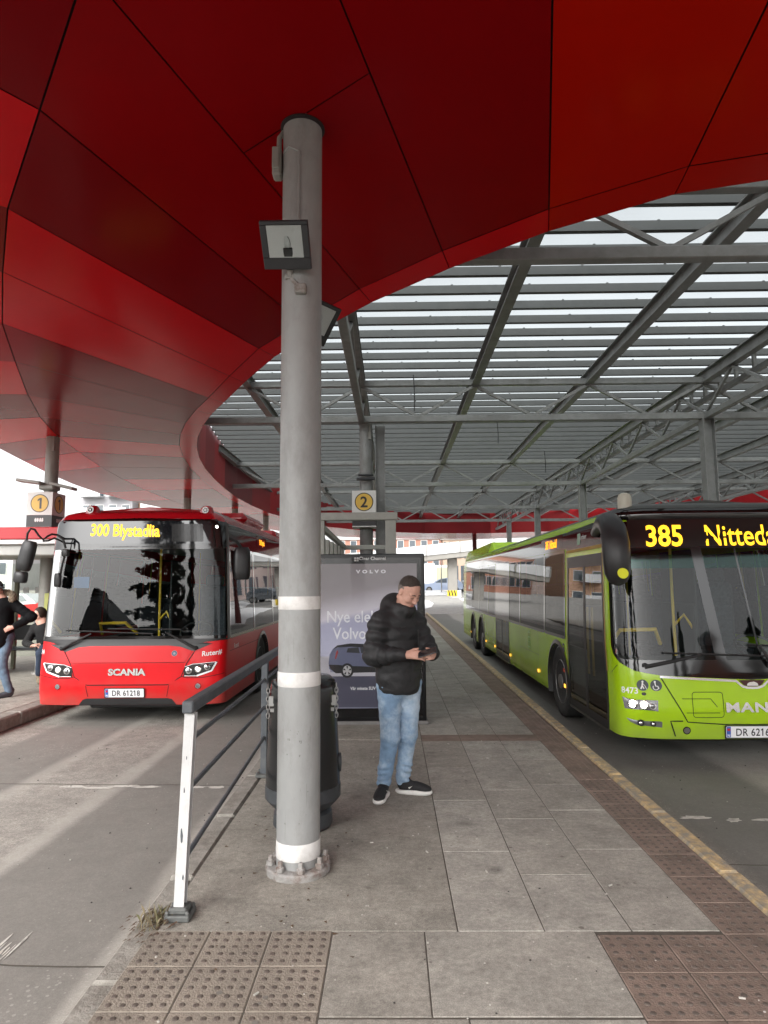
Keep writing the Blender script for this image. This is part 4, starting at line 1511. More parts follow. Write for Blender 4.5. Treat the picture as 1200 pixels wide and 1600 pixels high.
# ======================================================================= red bus
S = RED
M_rb = mat('bus_red_paint', (.66, .005, .010), .30, spec=.25, coat=.08, var=.04, vscale=2, skirt=((.20, .10, .08), .25, .62, .5))
M_rb2 = mat('bus_red_roof', (.40, .006, .012), .25, coat=.4)
rb = thing('red_bus', 'red city bus facing the viewer in the left lane, route 300 on its display', 'bus', (-3.56, 8.98, -.18), R(0))
AX = (2.72, 8.7)
WS = [(-1.345, 1.17), (-1.30, 1.12), (1.30, 1.12), (1.345, 1.17), (1.335, 2.36), (1.28, 2.395), (-1.28, 2.395), (-1.335, 2.36)]
holes = [inset_poly(WS, .02)]
u0s = 1.475
wins = []
edges = [1.49, 3.20, 4.9, 6.5, 8.1, 9.7, 11.3, 12.7]
for a, b_ in zip(edges[:-1], edges[1:]):
    for s in (-1, 1):
        p = rrect(min(s * a, s * b_), max(s * a, s * b_), 1.10, 2.40, .05)
        wins.append((p, s)); holes.append(inset_poly(p, .015))
for y in AX:
    for s in (-1, 1): holes.append(arch_poly(S, y, s))
shell(S, .26, 2.745, holes).build('body', M_rb, rb, True)
roof_cap(S, 2.742, 2.95).build('roof', M_rb2, rb, True)
for p, s in wins: pane(S, rb, p, .05)
b = MB()
for s in (-1, 1):
    pts = [(s * 1.49, 2.403), (s * 12.7, 2.403), (s * 12.7, 2.735), (s * 1.49, 2.735)]
    patch(b, S, pts, .005, 0, .2, .06)
b.build('cantrail_band', M_mask, rb, True)
# windscreen
b = MB(); inn = ring(b, S, WS, .045, .006); f = b.build('windscreen', M_mask, rb, True)
g_ = MB(); patch(g_, S, inset_poly(resample(WS), .04), .003, 0, .06, .06); g_.build('pane', M_wind, f, True)
# corner posts beside the screen
for s in (-1, 1):
    b = MB(); patch(b, S, [(s * 1.345, 1.10), (s * 1.49, 1.10), (s * 1.49, 2.74), (s * 1.345, 2.74)], .0055); b.build('corner_post', M_trimb, rb, True)
# header: black band with the destination glass
b = MB(); patch(b, S, [(-1.345, 2.375), (1.345, 2.375), (1.345, 2.735), (1.20, 2.765), (0, 2.785), (-1.20, 2.775), (-1.345, 2.735)], .006)
hd = b.build('header_panel', M_mask, rb, True)
b = MB(); patch(b, S, [(-1.22, 2.425), (1.10, 2.425), (1.10, 2.745), (-1.22, 2.755)], .009)
b.build('destination_glass', mat('destination_glass', (.012, .013, .016), .03, spec=.6, coat=.6), hd, True)
b = MB(); stext(b, S, '300 Blystadlia', -.170, 2.535, .0115, size=.235, bold=.005, width=1.03, rise=-.02); b.build('led_lettering', M_ledy, hd)
b = MB(); patch(b, S, rrect(.52, .98, 2.45, 2.70, .02), .011); b.build('display_cover', mat('smoked_cover', (.008, .007, .007), .12), hd)
b = MB(); sdisc(b, S, 1.18, 2.66, .022, .010); b.build('position_lamp', mat('white_lamp', (.9, .9, .9), .2, emit=(1, .97, .9), estr=1.5), hd)
# nose
b = MB()
patch(b, S, [(-1.33, 1.125), (1.33, 1.125), (1.36, 1.10), (1.10, 1.055), (.885, .965), (.70, 1.03), (.53, 1.045), (-.53, 1.045), (-.70, 1.03), (-.885, .965), (-1.10, 1.055), (-1.36, 1.10)], .0065)
b.build('scuttle_panel', M_trimb, rb, True)
b = MB()
for s in (-1, 1):
    sline(b, S, [(s * .885, .965), (s * .785, .80), (s * .72, .63), (s * .54, .525)], .012, .0035)
    sline(b, S, [(s * .72, .635), (s * .79, .615), (s * 1.0, .615), (s * 1.30, .66)], .008, .0035)
    sline(b, S, [(s * .56, .52), (s * .53, .37)], .008, .0035)
    sline(b, S, [(s * 1.335, .28), (s * 1.335, .66)], .004, .003)
sline(b, S, [(-.54, .525), (.54, .525)], .013, .0035)
sline(b, S, [(-.77, .815), (.77, .815)], .005, .003)
sline(b, S, [(1.50, .52), (3.6, .52)], .008, .003); sline(b, S, [(1.50, .93), (3.7, .93)], .005, .003)
b.build('panel_gap', mat('panel_gap_dark', (.03, .002, .003), .8), rb)
# raised centre panel ribs
b = MB()
patch(b, S, [(-.60, .535), (.60, .535), (.685, .63), (.745, .80), (-.745, .80), (-.685, .63)], .004)
patch(b, S, [(-.755, .822), (.755, .822), (.845, .965), (.69, 1.02), (.53, 1.035), (-.53, 1.035), (-.69, 1.02), (-.845, .965)], .009)
b.build('grille_panel', M_rb, rb, True)
b = MB()
patch(b, S, [(-.66, .262), (.66, .262), (.60, .335), (.54, .35), (-.54, .35), (-.60, .335)], .004)
b.build('lower_grille', M_trimb, rb, True)
b = MB(); b.box((0, .40, .215), (1.3, .1, .10), ch=.02); b.build('front_skirt', M_trimb, rb)
stx = MB(); stext(stx, S, 'SCANIA', -.008, .655, .012, size=.115, bold=.0055, extrude=.006, sx=1.22, space=1.0); stx.build('badge_lettering', M_chrome, rb)
b = MB(); sdisc(b, S, .615, .934, .038, .0105, 0); sdisc(b, S, .615, .934, .033, .0115, 1)
patch(b, S, [(.60, .918), (.63, .918), (.632, .94), (.615, .952), (.598, .94)], .0125, 0)
b.build('emblem', [mat('emblem_grey', (.25, .25, .27), .4), mat('emblem_blue', (.03, .05, .12), .3)], rb)
for (s_, u, z, sz, bo, ri) in (('Ruter#', 1.115, .905, .092, .0018, .10), ('24', -1.235, .93, .085, .0018, 0), ('Ruter#', 1.90, .945, .10, .0005, 0)):
    b = MB(); stext(b, S, s_, u, z, .005, size=sz, bold=bo, rise=ri); b.build('livery_lettering', M_wtext, rb)
plate(S, rb, -.03, .425, 'DR 61218')
for s in (-1, 1):
    H = [(s * u, z) for u, z in ((.748, .632), (.925, .628), (1.12, .69), (1.19, .822), (.868, .798), (.762, .755))]
    b = MB(); patch(b, S, H, .005, 0, .03, .03); hl = b.build('headlight', M_mask, rb, True)
    b = MB(); sline(b, S, [(s * .925, .638), (s * 1.115, .70), (s * 1.178, .812)], .022, .0095); sline(b, S, [(s * .765, .64), (s * .92, .638)], .008, .0095)
    sline(b, S, [(s * .766, .757), (s * .87, .792), (s * 1.17, .815)], .007, .0095)
    b.build('light_guide', mat('light_guide', (.85, .86, .88), .3), hl)
    for (u, z, r) in ((.822, .708, .045), (.945, .722, .045), (1.062, .748, .042)):
        b = MB()
        p = S.point(s * u, z, .006); n_ = S.point(s * u, z, .05) - p; n_ = n_ / np.linalg.norm(n_)
        Q = [(p + n_ * 0), (p + n_ * .010), (p + n_ * .014)]
        b.tube([Vector(q) for q in Q], [r, r * .97, r * .82], 20); b.build('lamp_ring', M_chrome, hl, True)
        b = MB(); b.ball(p + n_ * .012, (r * .62, r * .4, r * .62), 14)
        b.build('lens', mat('lamp_on', (.9, .88, .8), .15, emit=(1, .93, .75), estr=1.1) if abs(u - .945) < .01 else M_lampb, hl, True)
    b = MB(); sdisc(b, S, s * .945, .505, .045, .005, 0); sdisc(b, S, s * .945, .505, .033, .0075, 1)
    b.build('fog_lamp', [M_rb2, M_lampb], rb)
wiper(S, rb, (-.93, .99), (-.52, 1.20), (-.88, 1.245), (.31, 1.195))
wiper(S, rb, (.90, .99), (.51, 1.205), (-.31, 1.265), (.69, 1.25))
for (u, z) in ((-.842, 2.86), (1.05, 2.84)):
    p = S.raw(u, z)
    b = MB(); b.lathe([(.10, -.03), (.095, .04), (.08, .085), (.05, .11), (.0, .115)], (p[0], p[1] + .12, z + .02), n=18)
    rc_ = b.build('roof_camera', M_rb2, rb, True)
    b = MB()
    c = Vector((p[0], p[1] + .022, z + .065))
    for (r, dy, mi) in ((.048, 0, 0), (.030, -.003, 1), (.014, -.006, 0)):
        disc(b, c + Vector((0, dy, 0)), r, (1, 0, 0), (0, 0, 1), mi=mi)
    b.build('camera_lens', [M_wtext, M_mask], rc_)
b = MB(); b.box((.2, 3.4, 3.02), (1.6, 1.7, .20), ch=.09); b.build('roof_pod', M_rb2, rb)
b = MB(); b.box((0, 7.5, 3.02), (1.7, 2.4, .2), ch=.08); b.build('roof_pod', M_rb2, rb)
b = MB(); patch(b, S, rrect(3.60, 4.50, 2.49, 2.70, .02), .007); sdp = b.build('side_display', M_mask, rb)
b = MB(); stext(b, S, '300 Blystad', 4.06, 2.555, .009, size=.13, bold=.004, sx=.75); b.build('led_lettering', M_led, sdp)
# mirrors
b = MB()
b.tube([(-1.02, .22, 2.50), (-1.02, -.02, 2.545), (-1.06, -.10, 2.55), (-1.08, -.16, 2.52), (-1.12, -.20, 2.47), (-1.16, -.24, 2.52), (-1.20, -.28, 2.60), (-1.24, -.30, 2.61), (-1.28, -.30, 2.55), (-1.29, -.30, 2.44)], .014, 8)
b.tube([(-1.02, .22, 2.44), (-1.0, .02, 2.47), (-1.04, -.06, 2.50), (-1.08, -.14, 2.46), (-1.12, -.20, 2.45)], .012, 8)
b.tube([(-1.02, -.02, 2.545), (-.93, -.04, 2.48), (-.90, -.02, 2.36)], .015, 8)
mr_ = b.build('left_mirror', M_rubber, rb, True)
def pod(c, w_, d_, h_, mi_name, parent, rz=0.0, ry=0.0, M=M_trimb):
    b = MB()
    n = 18
    prof = [(-.5, .72), (-.44, .92), (-.25, 1.0), (.15, 1.0), (.40, .93), (.5, .72)]
    for (t, k) in prof:
        for j in range(n):
            a = 2 * math.pi * j / n
            x = np.sign(math.cos(a)) * abs(math.cos(a)) ** .6 * w_ / 2 * k
            y = np.sign(math.sin(a)) * abs(math.sin(a)) ** .7 * d_ / 2 * k
            b.v.append((x, y, t * h_))
    for i in range(len(prof) - 1):
        for j in range(n):
            b.f.append((i * n + j, i * n + (j + 1) % n, (i + 1) * n + (j + 1) % n, (i + 1) * n + j)); b.m.append(0)
    b.f += [tuple(range(n)), tuple(range((len(prof) - 1) * n, len(prof) * n))]; b.m += [0, 0]
    Mx = Matrix.Rotation(rz, 3, 'Z') @ Matrix.Rotation(ry, 3, 'Y')
    b.v = [tuple(Mx @ Vector(v) + Vector(c)) for v in b.v]
    return b.build(mi_name, M, parent, True)
pod((-1.275, -.30, 2.25), .19, .14, .40, 'mirror_head', mr_, 0, R(13))
pod((-1.34, -.30, 1.97), .17, .13, .15, 'mirror_head', mr_, 0, R(6))
pod((-.90, -.02, 2.30), .10, .07, .10, 'mirror_head', mr_, 0, 0)
pod((-1.0, .0, 1.93), .095, .07, .19, 'mirror_head', mr_, 0, 0)
b = MB(); b.tube([(-.90, -.02, 2.30), (-.955, 0, 2.1), (-.99, 0, 1.86)], .014, 6); b.build('mirror_stem', M_rubber, mr_, True)
m2 = pod((1.42, .42, 2.15), .24, .17, .46, 'right_mirror', rb, R(12), 0)
b = MB(); b.tube([(1.25, .40, 2.50), (1.36, .32, 2.46), (1.42, .38, 2.36)], .022, 8); b.build('mirror_arm', M_rubber, m2, True)
for y in AX:
    for s in (-1, 1):
        wheel(rb, s * (S.w - .17), y, .48, .30, s)
        arch_trim(S, rb, y, s, M_trimb)
under(S, rb, AX)
interior(S, rb, .36, 2.52, .75, 4.2, 1.10)
# route card behind the screen
b = MB(); b.box((-.93, .55, 1.90), (.22, .01, .16)); b.build('route_card', mat('card_blue', (.03, .12, .30), .6), rb)

# ======================================================================= green bus
S = GRN
M_gb = mat('bus_green_paint', (.37, .60, .006), .20, spec=.5, coat=.3, var=.04, vscale=2, dirt=(.28, .43, .015), dirt_amt=.3, dscale=1.2, skirt=((.17, .19, .08), .22, .6, .5))
gb = thing('green_bus', 'lime green three axle bus at the right kerb, route 385 on its display', 'bus', (3.575, 6.75, -.18), R(-.05))
GA = (2.66, 10.65, 12.35)
WS = [(-1.40, 1.18), (-1.365, 1.10), (-1.28, 1.02), (-1.13, .945), (-.9, .905), (0, .862), (.9, .905), (1.13, .945), (1.28, 1.02), (1.365, 1.10), (1.40, 1.18), (1.385, 2.48), (-1.385, 2.48)]
GL = [(-1.36, 1.20), (-1.33, 1.08), (-1.25, 1.042), (1.25, 1.042), (1.33, 1.08), (1.36, 1.20), (1.345, 2.18), (1.30, 2.20), (-1.30, 2.20), (-1.345, 2.18)]
holes = [inset_poly(GL, -.012)]
panes = []
for (a, b_) in ((3.30, 4.50), (4.50, 6.45), (6.45, 7.60), (9.35, 10.45), (10.45, 12.1), (12.1, 13.8), (13.8, 15.3)):
    panes.append((rrect(-b_, -a, 1.09, 2.28, .05), M_side))
for (a, b_) in ((1.62, 3.2), (3.2, 5.0), (5.0, 6.8), (6.8, 8.6), (8.6, 10.4), (10.4, 12.2), (12.2, 13.9), (13.9, 15.3)):
    panes.append((rrect(a, b_, 1.09, 2.28, .05), M_side))
for p, _ in panes: holes.append(inset_poly(p, .015))
doors = ((1.60, 3.18), (7.64, 9.30))
for (a, b_) in doors: holes.append([(-b_ + .02, .27), (-a - .02, .27), (-a - .02, 2.16), (-b_ + .02, 2.16)])
for y in GA:
    for s in (-1, 1): holes.append(arch_poly(S, y, s))
shell(S, .285, 2.61, holes).build('body', M_gb, gb, True)
roof_cap(S, 2.607, 2.715).build('roof', mat('bus_dark_roof', (.05, .055, .05), .4), gb, True)
for p, M_ in panes: pane(S, gb, p, .045, M_)
b = MB()
patch(b, S, [(-15.3, 2.283), (-3.22, 2.283), (-3.22, 2.51), (-15.3, 2.50)], .005, 0, .2, .06)
patch(b, S, [(-3.22, 2.262), (-1.46, 2.262), (-1.46, 2.545), (-3.22, 2.51)], .005, 0, .05, .06)
patch(b, S, [(1.62, 2.283), (15.3, 2.283), (15.3, 2.50), (1.62, 2.53)], .005, 0, .2, .06)
patch(b, S, [(-9.34, 1.09), (-7.6, 1.09), (-7.6, 2.29), (-9.34, 2.29)], .0045, 0, .1, .1)
b.build('cantrail_band', M_mask, gb, True)
# front black mask with glass opening
b = MB()
A = resample(WS, .04)
n = len(A)
GLr = resample(inset_poly(GL, .012), .02)
B = []
c0 = (0, 1.62)
for (u, z) in A:       # nearest direction match on the glass outline
    ang = math.atan2((z - c0[1]), (u - c0[0]) * .55)
    B.append(min(GLr, key=lambda q: abs(math.atan2(math.sin(math.atan2(q[1] - c0[1], (q[0] - c0[0]) * .55) - ang), math.cos(math.atan2(q[1] - c0[1], (q[0] - c0[0]) * .55) - ang)))))
for i in range(n):
    j = (i + 1) % n
    q = []
    k = 8
    for t in range(k + 1):
        q.append((S.point(A[i][0] + (B[i][0] - A[i][0]) * t / k, A[i][1] + (B[i][1] - A[i][1]) * t / k, .005), S.point(A[j][0] + (B[j][0] - A[j][0]) * t / k, A[j][1] + (B[j][1] - A[j][1]) * t / k, .005)))
    o = len(b.v)
    for (p1, p2) in q: b.v += [tuple(p1), tuple(p2)]
    for t in range(k): b.f.append((o + 2 * t, o + 2 * t + 1, o + 2 * t + 3, o + 2 * t + 2)); b.m.append(0)
b.weld = 1e-4
fm = b.build('windscreen', M_mask, gb, True)
g_ = MB(); patch(g_, S, GL, .002, 0, .06, .06); g_.build('pane', M_wind, fm, True)
b = MB(); patch(b, S, [(-1.345, 1.98), (1.345, 1.98), (1.345, 2.12), (-1.345, 2.12)], .0032, 0, .05, .05)
b.build('sun_tint_strip', glass('green_tint', (.25, .62, .56), .6, .05, 1.5), fm, True)
b = MB(); patch(b, S, [(-.325, 1.03), (-.215, 1.03), (-.365, 2.20), (-.475, 2.20)], .0042, 0, .04, .06); patch(b, S, [(.115, 1.03), (.135, 1.03), (.0, 2.20), (-.02, 2.20)], .0042, 0, .04, .06)
b.build('centre_pillar', M_mask, fm, True)
# destination display
b = MB(); patch(b, S, [(-1.12, 2.205), (1.12, 2.205), (1.12, 2.50), (-1.12, 2.50)], .0075); dd = b.build('destination_display', mat('display_brown', (.022, .017, .016), .08, spec=.5), gb, True)
for q_ in (0, 1):
    b = MB()
    (stext(b, S, '385', -.738, 2.215, .0095, size=.31, bold=.007, width=.385) if q_ == 0 else stext(b, S, 'Nittedal', -.30, 2.215, .0095, size=.31, bold=.003, width=.80, align='LEFT'))
    b.build('led_lettering', M_ledy, dd)
# visor over the display
b = MB()
n = 40
for i in range(n + 1):
    u = -1.37 + 2.74 * i / n
    for (z, off) in ((2.50, .006), (2.53, .03), (2.575, .035), (2.61, .02), (2.63, -.03)): b.v.append(tuple(S.point(u, z, off)))
for i in range(n):
    for j in range(4): b.f.append((i * 5 + j, i * 5 + j + 1, i * 5 + j + 6, i * 5 + j + 5)); b.m.append(0)
b.build('roof_visor', M_mask, gb, True)
b = MB(); p = S.raw(-1.10, 2.60); b.lathe([(.075, -.05), (.075, .12), (.06, .16), (.03, .175), (0, .177)], (p[0], p[1] + .16, 2.64), n=20); b.build('roof_antenna', mat('cream_antenna', (.55, .54, .45), .4), gb, True)
b = MB(); p = S.point(-1.235, 2.405, .012); b.ball(p, (.035, .02, .04), 12); b.build('position_lamp', mat('white_lamp', (.9, .9, .9), .2), gb, True)
# chrome bow and emblem
b = MB()
sline(b, S, [(-.9, .893), (-.45, .868), (-.16, .852), (-.10, .80), (-.05, .785), (.05, .785), (.10, .80), (.16, .852), (.45, .868), (.9, .893)], .022, .012)
b.build('chrome_bow', M_chrome, gb)
b = MB()
patch(b, S, [(-.13, .86), (-.085, .81), (-.04, .798), (.04, .798), (.085, .81), (.13, .86)], .010, 0)
patch(b, S, [(-.055, .805), (.06, .805), (.05, .83), (.02, .845), (-.03, .838), (-.05, .825)], .0125, 1)
b.build('emblem', [mat('emblem_red', (.05, .008, .008), .3), M_chrome], gb)
b = MB()
for s in (-1, 1):
    sline(b, S, [(s * .895, .895), (s * .655, .455), (s * .30, .432), (0, .43)], .011, .0035)
    sline(b, S, [(s * .70, .465), (s * .82, .462), (s * .775, .312)], .013, .0035)
    sline(b, S, [(s * 1.31, .99), (s * 1.40, .93), (s * 1.45, .90)], .007, .0035)
    sline(b, S, [(s * .665, .545), (s * .34, .545)], .006, .0035); sline(b, S, [(s * .70, .68), (s * .42, .68), (s * .36, .60)], .006, .0035)
sline(b, S, rrect(-.60, -.30, .50, .745, .03), .006, .0035, 0, True)
sline(b, S, [(-3.22, .72), (-3.22, 1.08)], .008, .0035)
for u in (-5.0, -6.5, -7.6): sline(b, S, [(u, .27), (u, 1.08)], .006, .0035)
sline(b, S, [(-4.95, .72), (-6.5, .72)], .005, .0035)
sline(b, S, [(-9.34, .62), (-10.9, .62)], .005, .0035)
b.build('panel_gap', mat('panel_gap_green', (.02, .03, .003), .8), gb)
mt = MB(); stext(mt, S, 'MAN', -.075, .556, .012, size=.125, bold=.004, extrude=.006, sx=1.45, space=1.12); mt.build('badge_lettering', M_chrome, gb)
plate(S, gb, -.03, .362, 'DR 62163')
M_icon = mat('icon_dark', (.05, .06, .065), .4)
b = MB()
for u in (-1.067, -.94):
    sdisc(b, S, u, .807, .056, .005, 0)
sdisc(b, S, -1.06, .722, .022, .006, 2, .016)
# walker with cane
sdisc(b, S, -1.066, .842, .010, .0065, 1)
sline(b, S, [(-1.066, .832), (-1.072, .800), (-1.085, .770)], .014, .0065, 1); sline(b, S, [(-1.070, .802), (-1.056, .772)], .010, .0065, 1); sline(b, S, [(-1.066, .824), (-1.045, .80), (-1.03, .768)], .005, .0065, 1)
# wheelchair
sdisc(b, S, -.950, .842, .010, .0065, 1)
sline(b, S, [(-.950, .832), (-.945, .802), (-.925, .800), (-.915, .775)], .010, .0065, 1)
sline(b, S, [(-.944 + .026 * math.cos(R(a)), .790 + .026 * math.sin(R(a))) for a in range(150, 381, 20)], .007, .0068, 1)
b.build('access_sign', [M_icon, M_wtext, M_mask], gb)
for (s_, u, z, of) in (('8473', -1.195, .722, .0065), ('Kortleser', -2.42, 2.37, .0085)):
    b = MB(); stext(b, S, s_, u, z, of, size=.085, bold=.0014); b.build('livery_lettering', M_wtext, gb)
b = MB()
for (u, z) in ((-5.66, .98), (-5.66, .90), (-5.66, .82)):
    for d_ in (-.04, .04):
        sline(b, S, [(u - .09, z + d_), (u + .09, z + d_)], .02, .0055); sline(b, S, [(u + d_, z - .07), (u + d_, z + .07)], .02, .0055)
b.build('livery_mark', mat('pale_green_mark', (.42, .60, .20), .4), gb)
for s in (-1, 1):
    H = [(s * u, z) for u, z in ((1.255, .568), (1.275, .68), (.93, .662), (.935, .556))]
    b = MB(); patch(b, S, H, .004, 0, .03, .03); hl = b.build('headlight', M_lampb, gb, True)
    for (u, z, r, on) in ((1.165, .622, .048, True), (1.065, .617, .046, True), (.985, .606, .036, False)):
        p = S.point(s * u, z, .004); n_ = S.point(s * u, z, .05) - p; n_ = n_ / np.linalg.norm(n_)
        b = MB(); b.tube([Vector(p), Vector(p + n_ * .012), Vector(p + n_ * .016)], [r, r * .97, r * .85], 20); b.build('lamp_ring', M_chrome, hl, True)
        b = MB(); b.ball(p + n_ * .012, (r * .8, r * .35, r * .8), 14)
        b.build('lens', mat('dipped_beam', (.9, .9, .85), .1, emit=(1, .96, .85), estr=14) if on else M_lampb, hl, True)
    H2 = [(s * u, z) for u, z in ((1.24, .475), (.90, .456), (.90, .398), (1.13, .412), (1.20, .44))]
    b = MB(); patch(b, S, H2, .004, 0, .03, .03); fl = b.build('fog_light', mat('fog_bezel', (.20, .205, .21), .3, metal=.5), gb, True)
    for (u, z, r) in ((1.10, .437, .034), (.985, .432, .028)):
        p = S.point(s * u, z, .004); n_ = S.point(s * u, z, .05) - p; n_ = n_ / np.linalg.norm(n_)
        b = MB(); b.tube([Vector(p), Vector(p + n_ * .010)], [r, r * .9], 18); b.build('lens', M_trimb, fl, True)
        b = MB(); b.ball(p + n_ * .009, (r * .6, r * .3, r * .6), 12); b.build('bulb', M_chrome, fl, True)
b = MB(); sdisc(b, S, -.665, .372, .038, .004, 0); sdisc(b, S, -.665, .372, .030, .007, 1); b.build('tow_cover', [M_mask, M_chrome], gb)
wiper(S, gb, (-1.03, .985), (-.50, 1.10), (-.85, 1.125), (.20, 1.09))
wiper(S, gb, (.20, .985), (.10, 1.20), (.0, 1.20), (1.0, 1.16))
# pavement side: entrance doors, marker lamps, ticket sign
M_og = mat('door_edge_ochre', (.42, .26, .05), .5)
for (a, b_) in doors:
    mid = (a + b_) / 2
    bb = MB()
    big = [(-b_, .275), (-a, .275), (-a, 2.17), (-b_, 2.17)]
    ring(bb, S, big, .05, .004)
    patch(bb, S, [(-mid - .045, .30), (-mid + .045, .30), (-mid + .045, 2.14), (-mid - .045, 2.14)], .003, 0, .05, .2)
    for z_ in (.32, 2.08): patch(bb, S, [(-b_ + .04, z_ - .05), (-a - .04, z_ - .05), (-a - .04, z_ + .05), (-b_ + .04, z_ + .05)], .0025, 0, .1, .05)
    dr = bb.build('door', M_trimb, gb, True)
    for (c_, d_) in ((-b_ + .045, -mid - .04), (-mid + .04, -a - .045)):
        gg = MB(); patch(gg, S, [(c_, .36), (d_, .36), (d_, 2.04), (c_, 2.04)], .0005, 0, .2, .2); gg.build('pane', M_doorg, dr)
    hh = MB()
    for u_ in (-mid - .10, -mid + .10):
        hh.tube([Vector(S.point(u_, z_, -.06)) for z_ in (.75, 1.25, 1.55)], .014, 6)
    hh.build('handle', M_yel, dr, True)
    tt = MB(); sline(tt, S, [(-b_, .268), (-a, .268)], .03, .009); tt.build('threshold', M_chrome, dr)
b = MB(); patch(b, S, [(-3.22, 2.225), (-1.56, 2.225), (-1.56, 2.265), (-3.22, 2.258)], .010); sline(b, S, [(-3.21, .30), (-3.21, 2.25)], .018, .008); sline(b, S, [(-1.575, .9), (-1.575, 2.25)], .03, .008)
b.build('door_surround', M_og, gb)
b = MB(); patch(b, S, rrect(-4.75, -3.45, 2.31, 2.50, .02), .007); sdp = b.build('side_display', M_mask, gb)
b = MB(); stext(b, S, '385  Nittedal', -4.10, 2.345, .009, size=.165, bold=.005, sx=.78); b.build('led_lettering', M_led, sdp)
for (u, z) in ((-3.38, .475), (-5.0, .47), (-7.52, .45), (-9.5, .44), (-10.9, .44), (-14.0, .45)):
    b = MB(); patch(b, S, rrect(u - .05, u + .05, z - .025, z + .025, .01), .012); b.build('side_marker', M_amber, gb)
b = MB(); patch(b, S, rrect(-3.47, -3.35, .65, .70, .01), .010); b.build('side_reflector', mat('red_reflector', (.4, .03, .01), .2), gb)
b = MB(); sdisc(b, S, -3.41, .94, .05, .006); patch(b, S, rrect(-3.46, -3.36, 1.0, 1.03, .005), .006); b.build('door_button', M_mask, gb)
b = MB(); patch(b, S, rrect(-2.70, -2.55, 2.31, 2.45, .01), .0085); b.build('ticket_sign', mat('pale_sticker', (.35, .5, .38), .5), gb)
b = MB()
b.v = []
for (y, z0, z1) in ((9.2, 2.60, 2.62), (9.6, 2.60, 2.86), (14.7, 2.60, 2.86), (14.9, 2.6, 2.62)):
    b.v += [(-1.20, y, z0), (1.20, y, z0), (1.10, y, z1), (-1.10, y, z1)]
for i in range(3):
    for j in range(4): b.f.append((i * 4 + j, i * 4 + (j + 1) % 4, i * 4 + 4 + (j + 1) % 4, i * 4 + 4 + j)); b.m.append(0)
b.build('roof_fairing', M_gb, gb)
# kerb side mirror: big drooping horn with a yellow spot
b = MB()
prof = [((-1.25, .80, 2.40), .050), ((-1.29, .55, 2.44), .062), ((-1.325, .25, 2.47), .092), ((-1.345, .0, 2.445), .114), ((-1.355, -.14, 2.36), .126), ((-1.36, -.20, 2.22), .134), ((-1.36, -.21, 2.05), .132), ((-1.355, -.20, 1.92), .122), ((-1.352, -.19, 1.85), .090), ((-1.35, -.18, 1.82), .045)]
b.tube([p_ for p_, r_ in prof], [r_ for p_, r_ in prof], 20)
b.v = [(x, y * 1.0, z) for x, y, z in b.v]
gm_ = b.build('kerb_mirror', M_trimb, gb, True, 70)
b = MB(); b.tube([(-1.31, .30, 2.40), (-1.335, .05, 2.35), (-1.35, -.10, 2.22)], [.02, .03, .02], 8); b.build('mirror_arm', M_rubber, gm_, True)
b = MB(); disc(b, (-1.352, -.350, 1.925), .052, (1, -.10, .0), (0, .20, .98)); b.build('yellow_spot', mat('yellow_spot', (.75, .78, .02), .5), gm_)
b = MB(); b.tube([(1.16, .40, 2.50), (1.35, .15, 2.5), (1.5, .05, 2.3), (1.5, .05, 1.95)], [.08, .1, .12, .1], 12); b.build('road_mirror', M_trimb, gb, True)
for y in GA:
    for s in (-1, 1):
        wheel(gb, s * (S.w - .17), y, .48, .30, s)
        arch_trim(S, gb, y, s, M_trimb)
under(S, gb, GA)
make_seat.__defaults__[0][0] = None
interior(S, gb, .36, 2.42, .75, 4.2, 1.02)
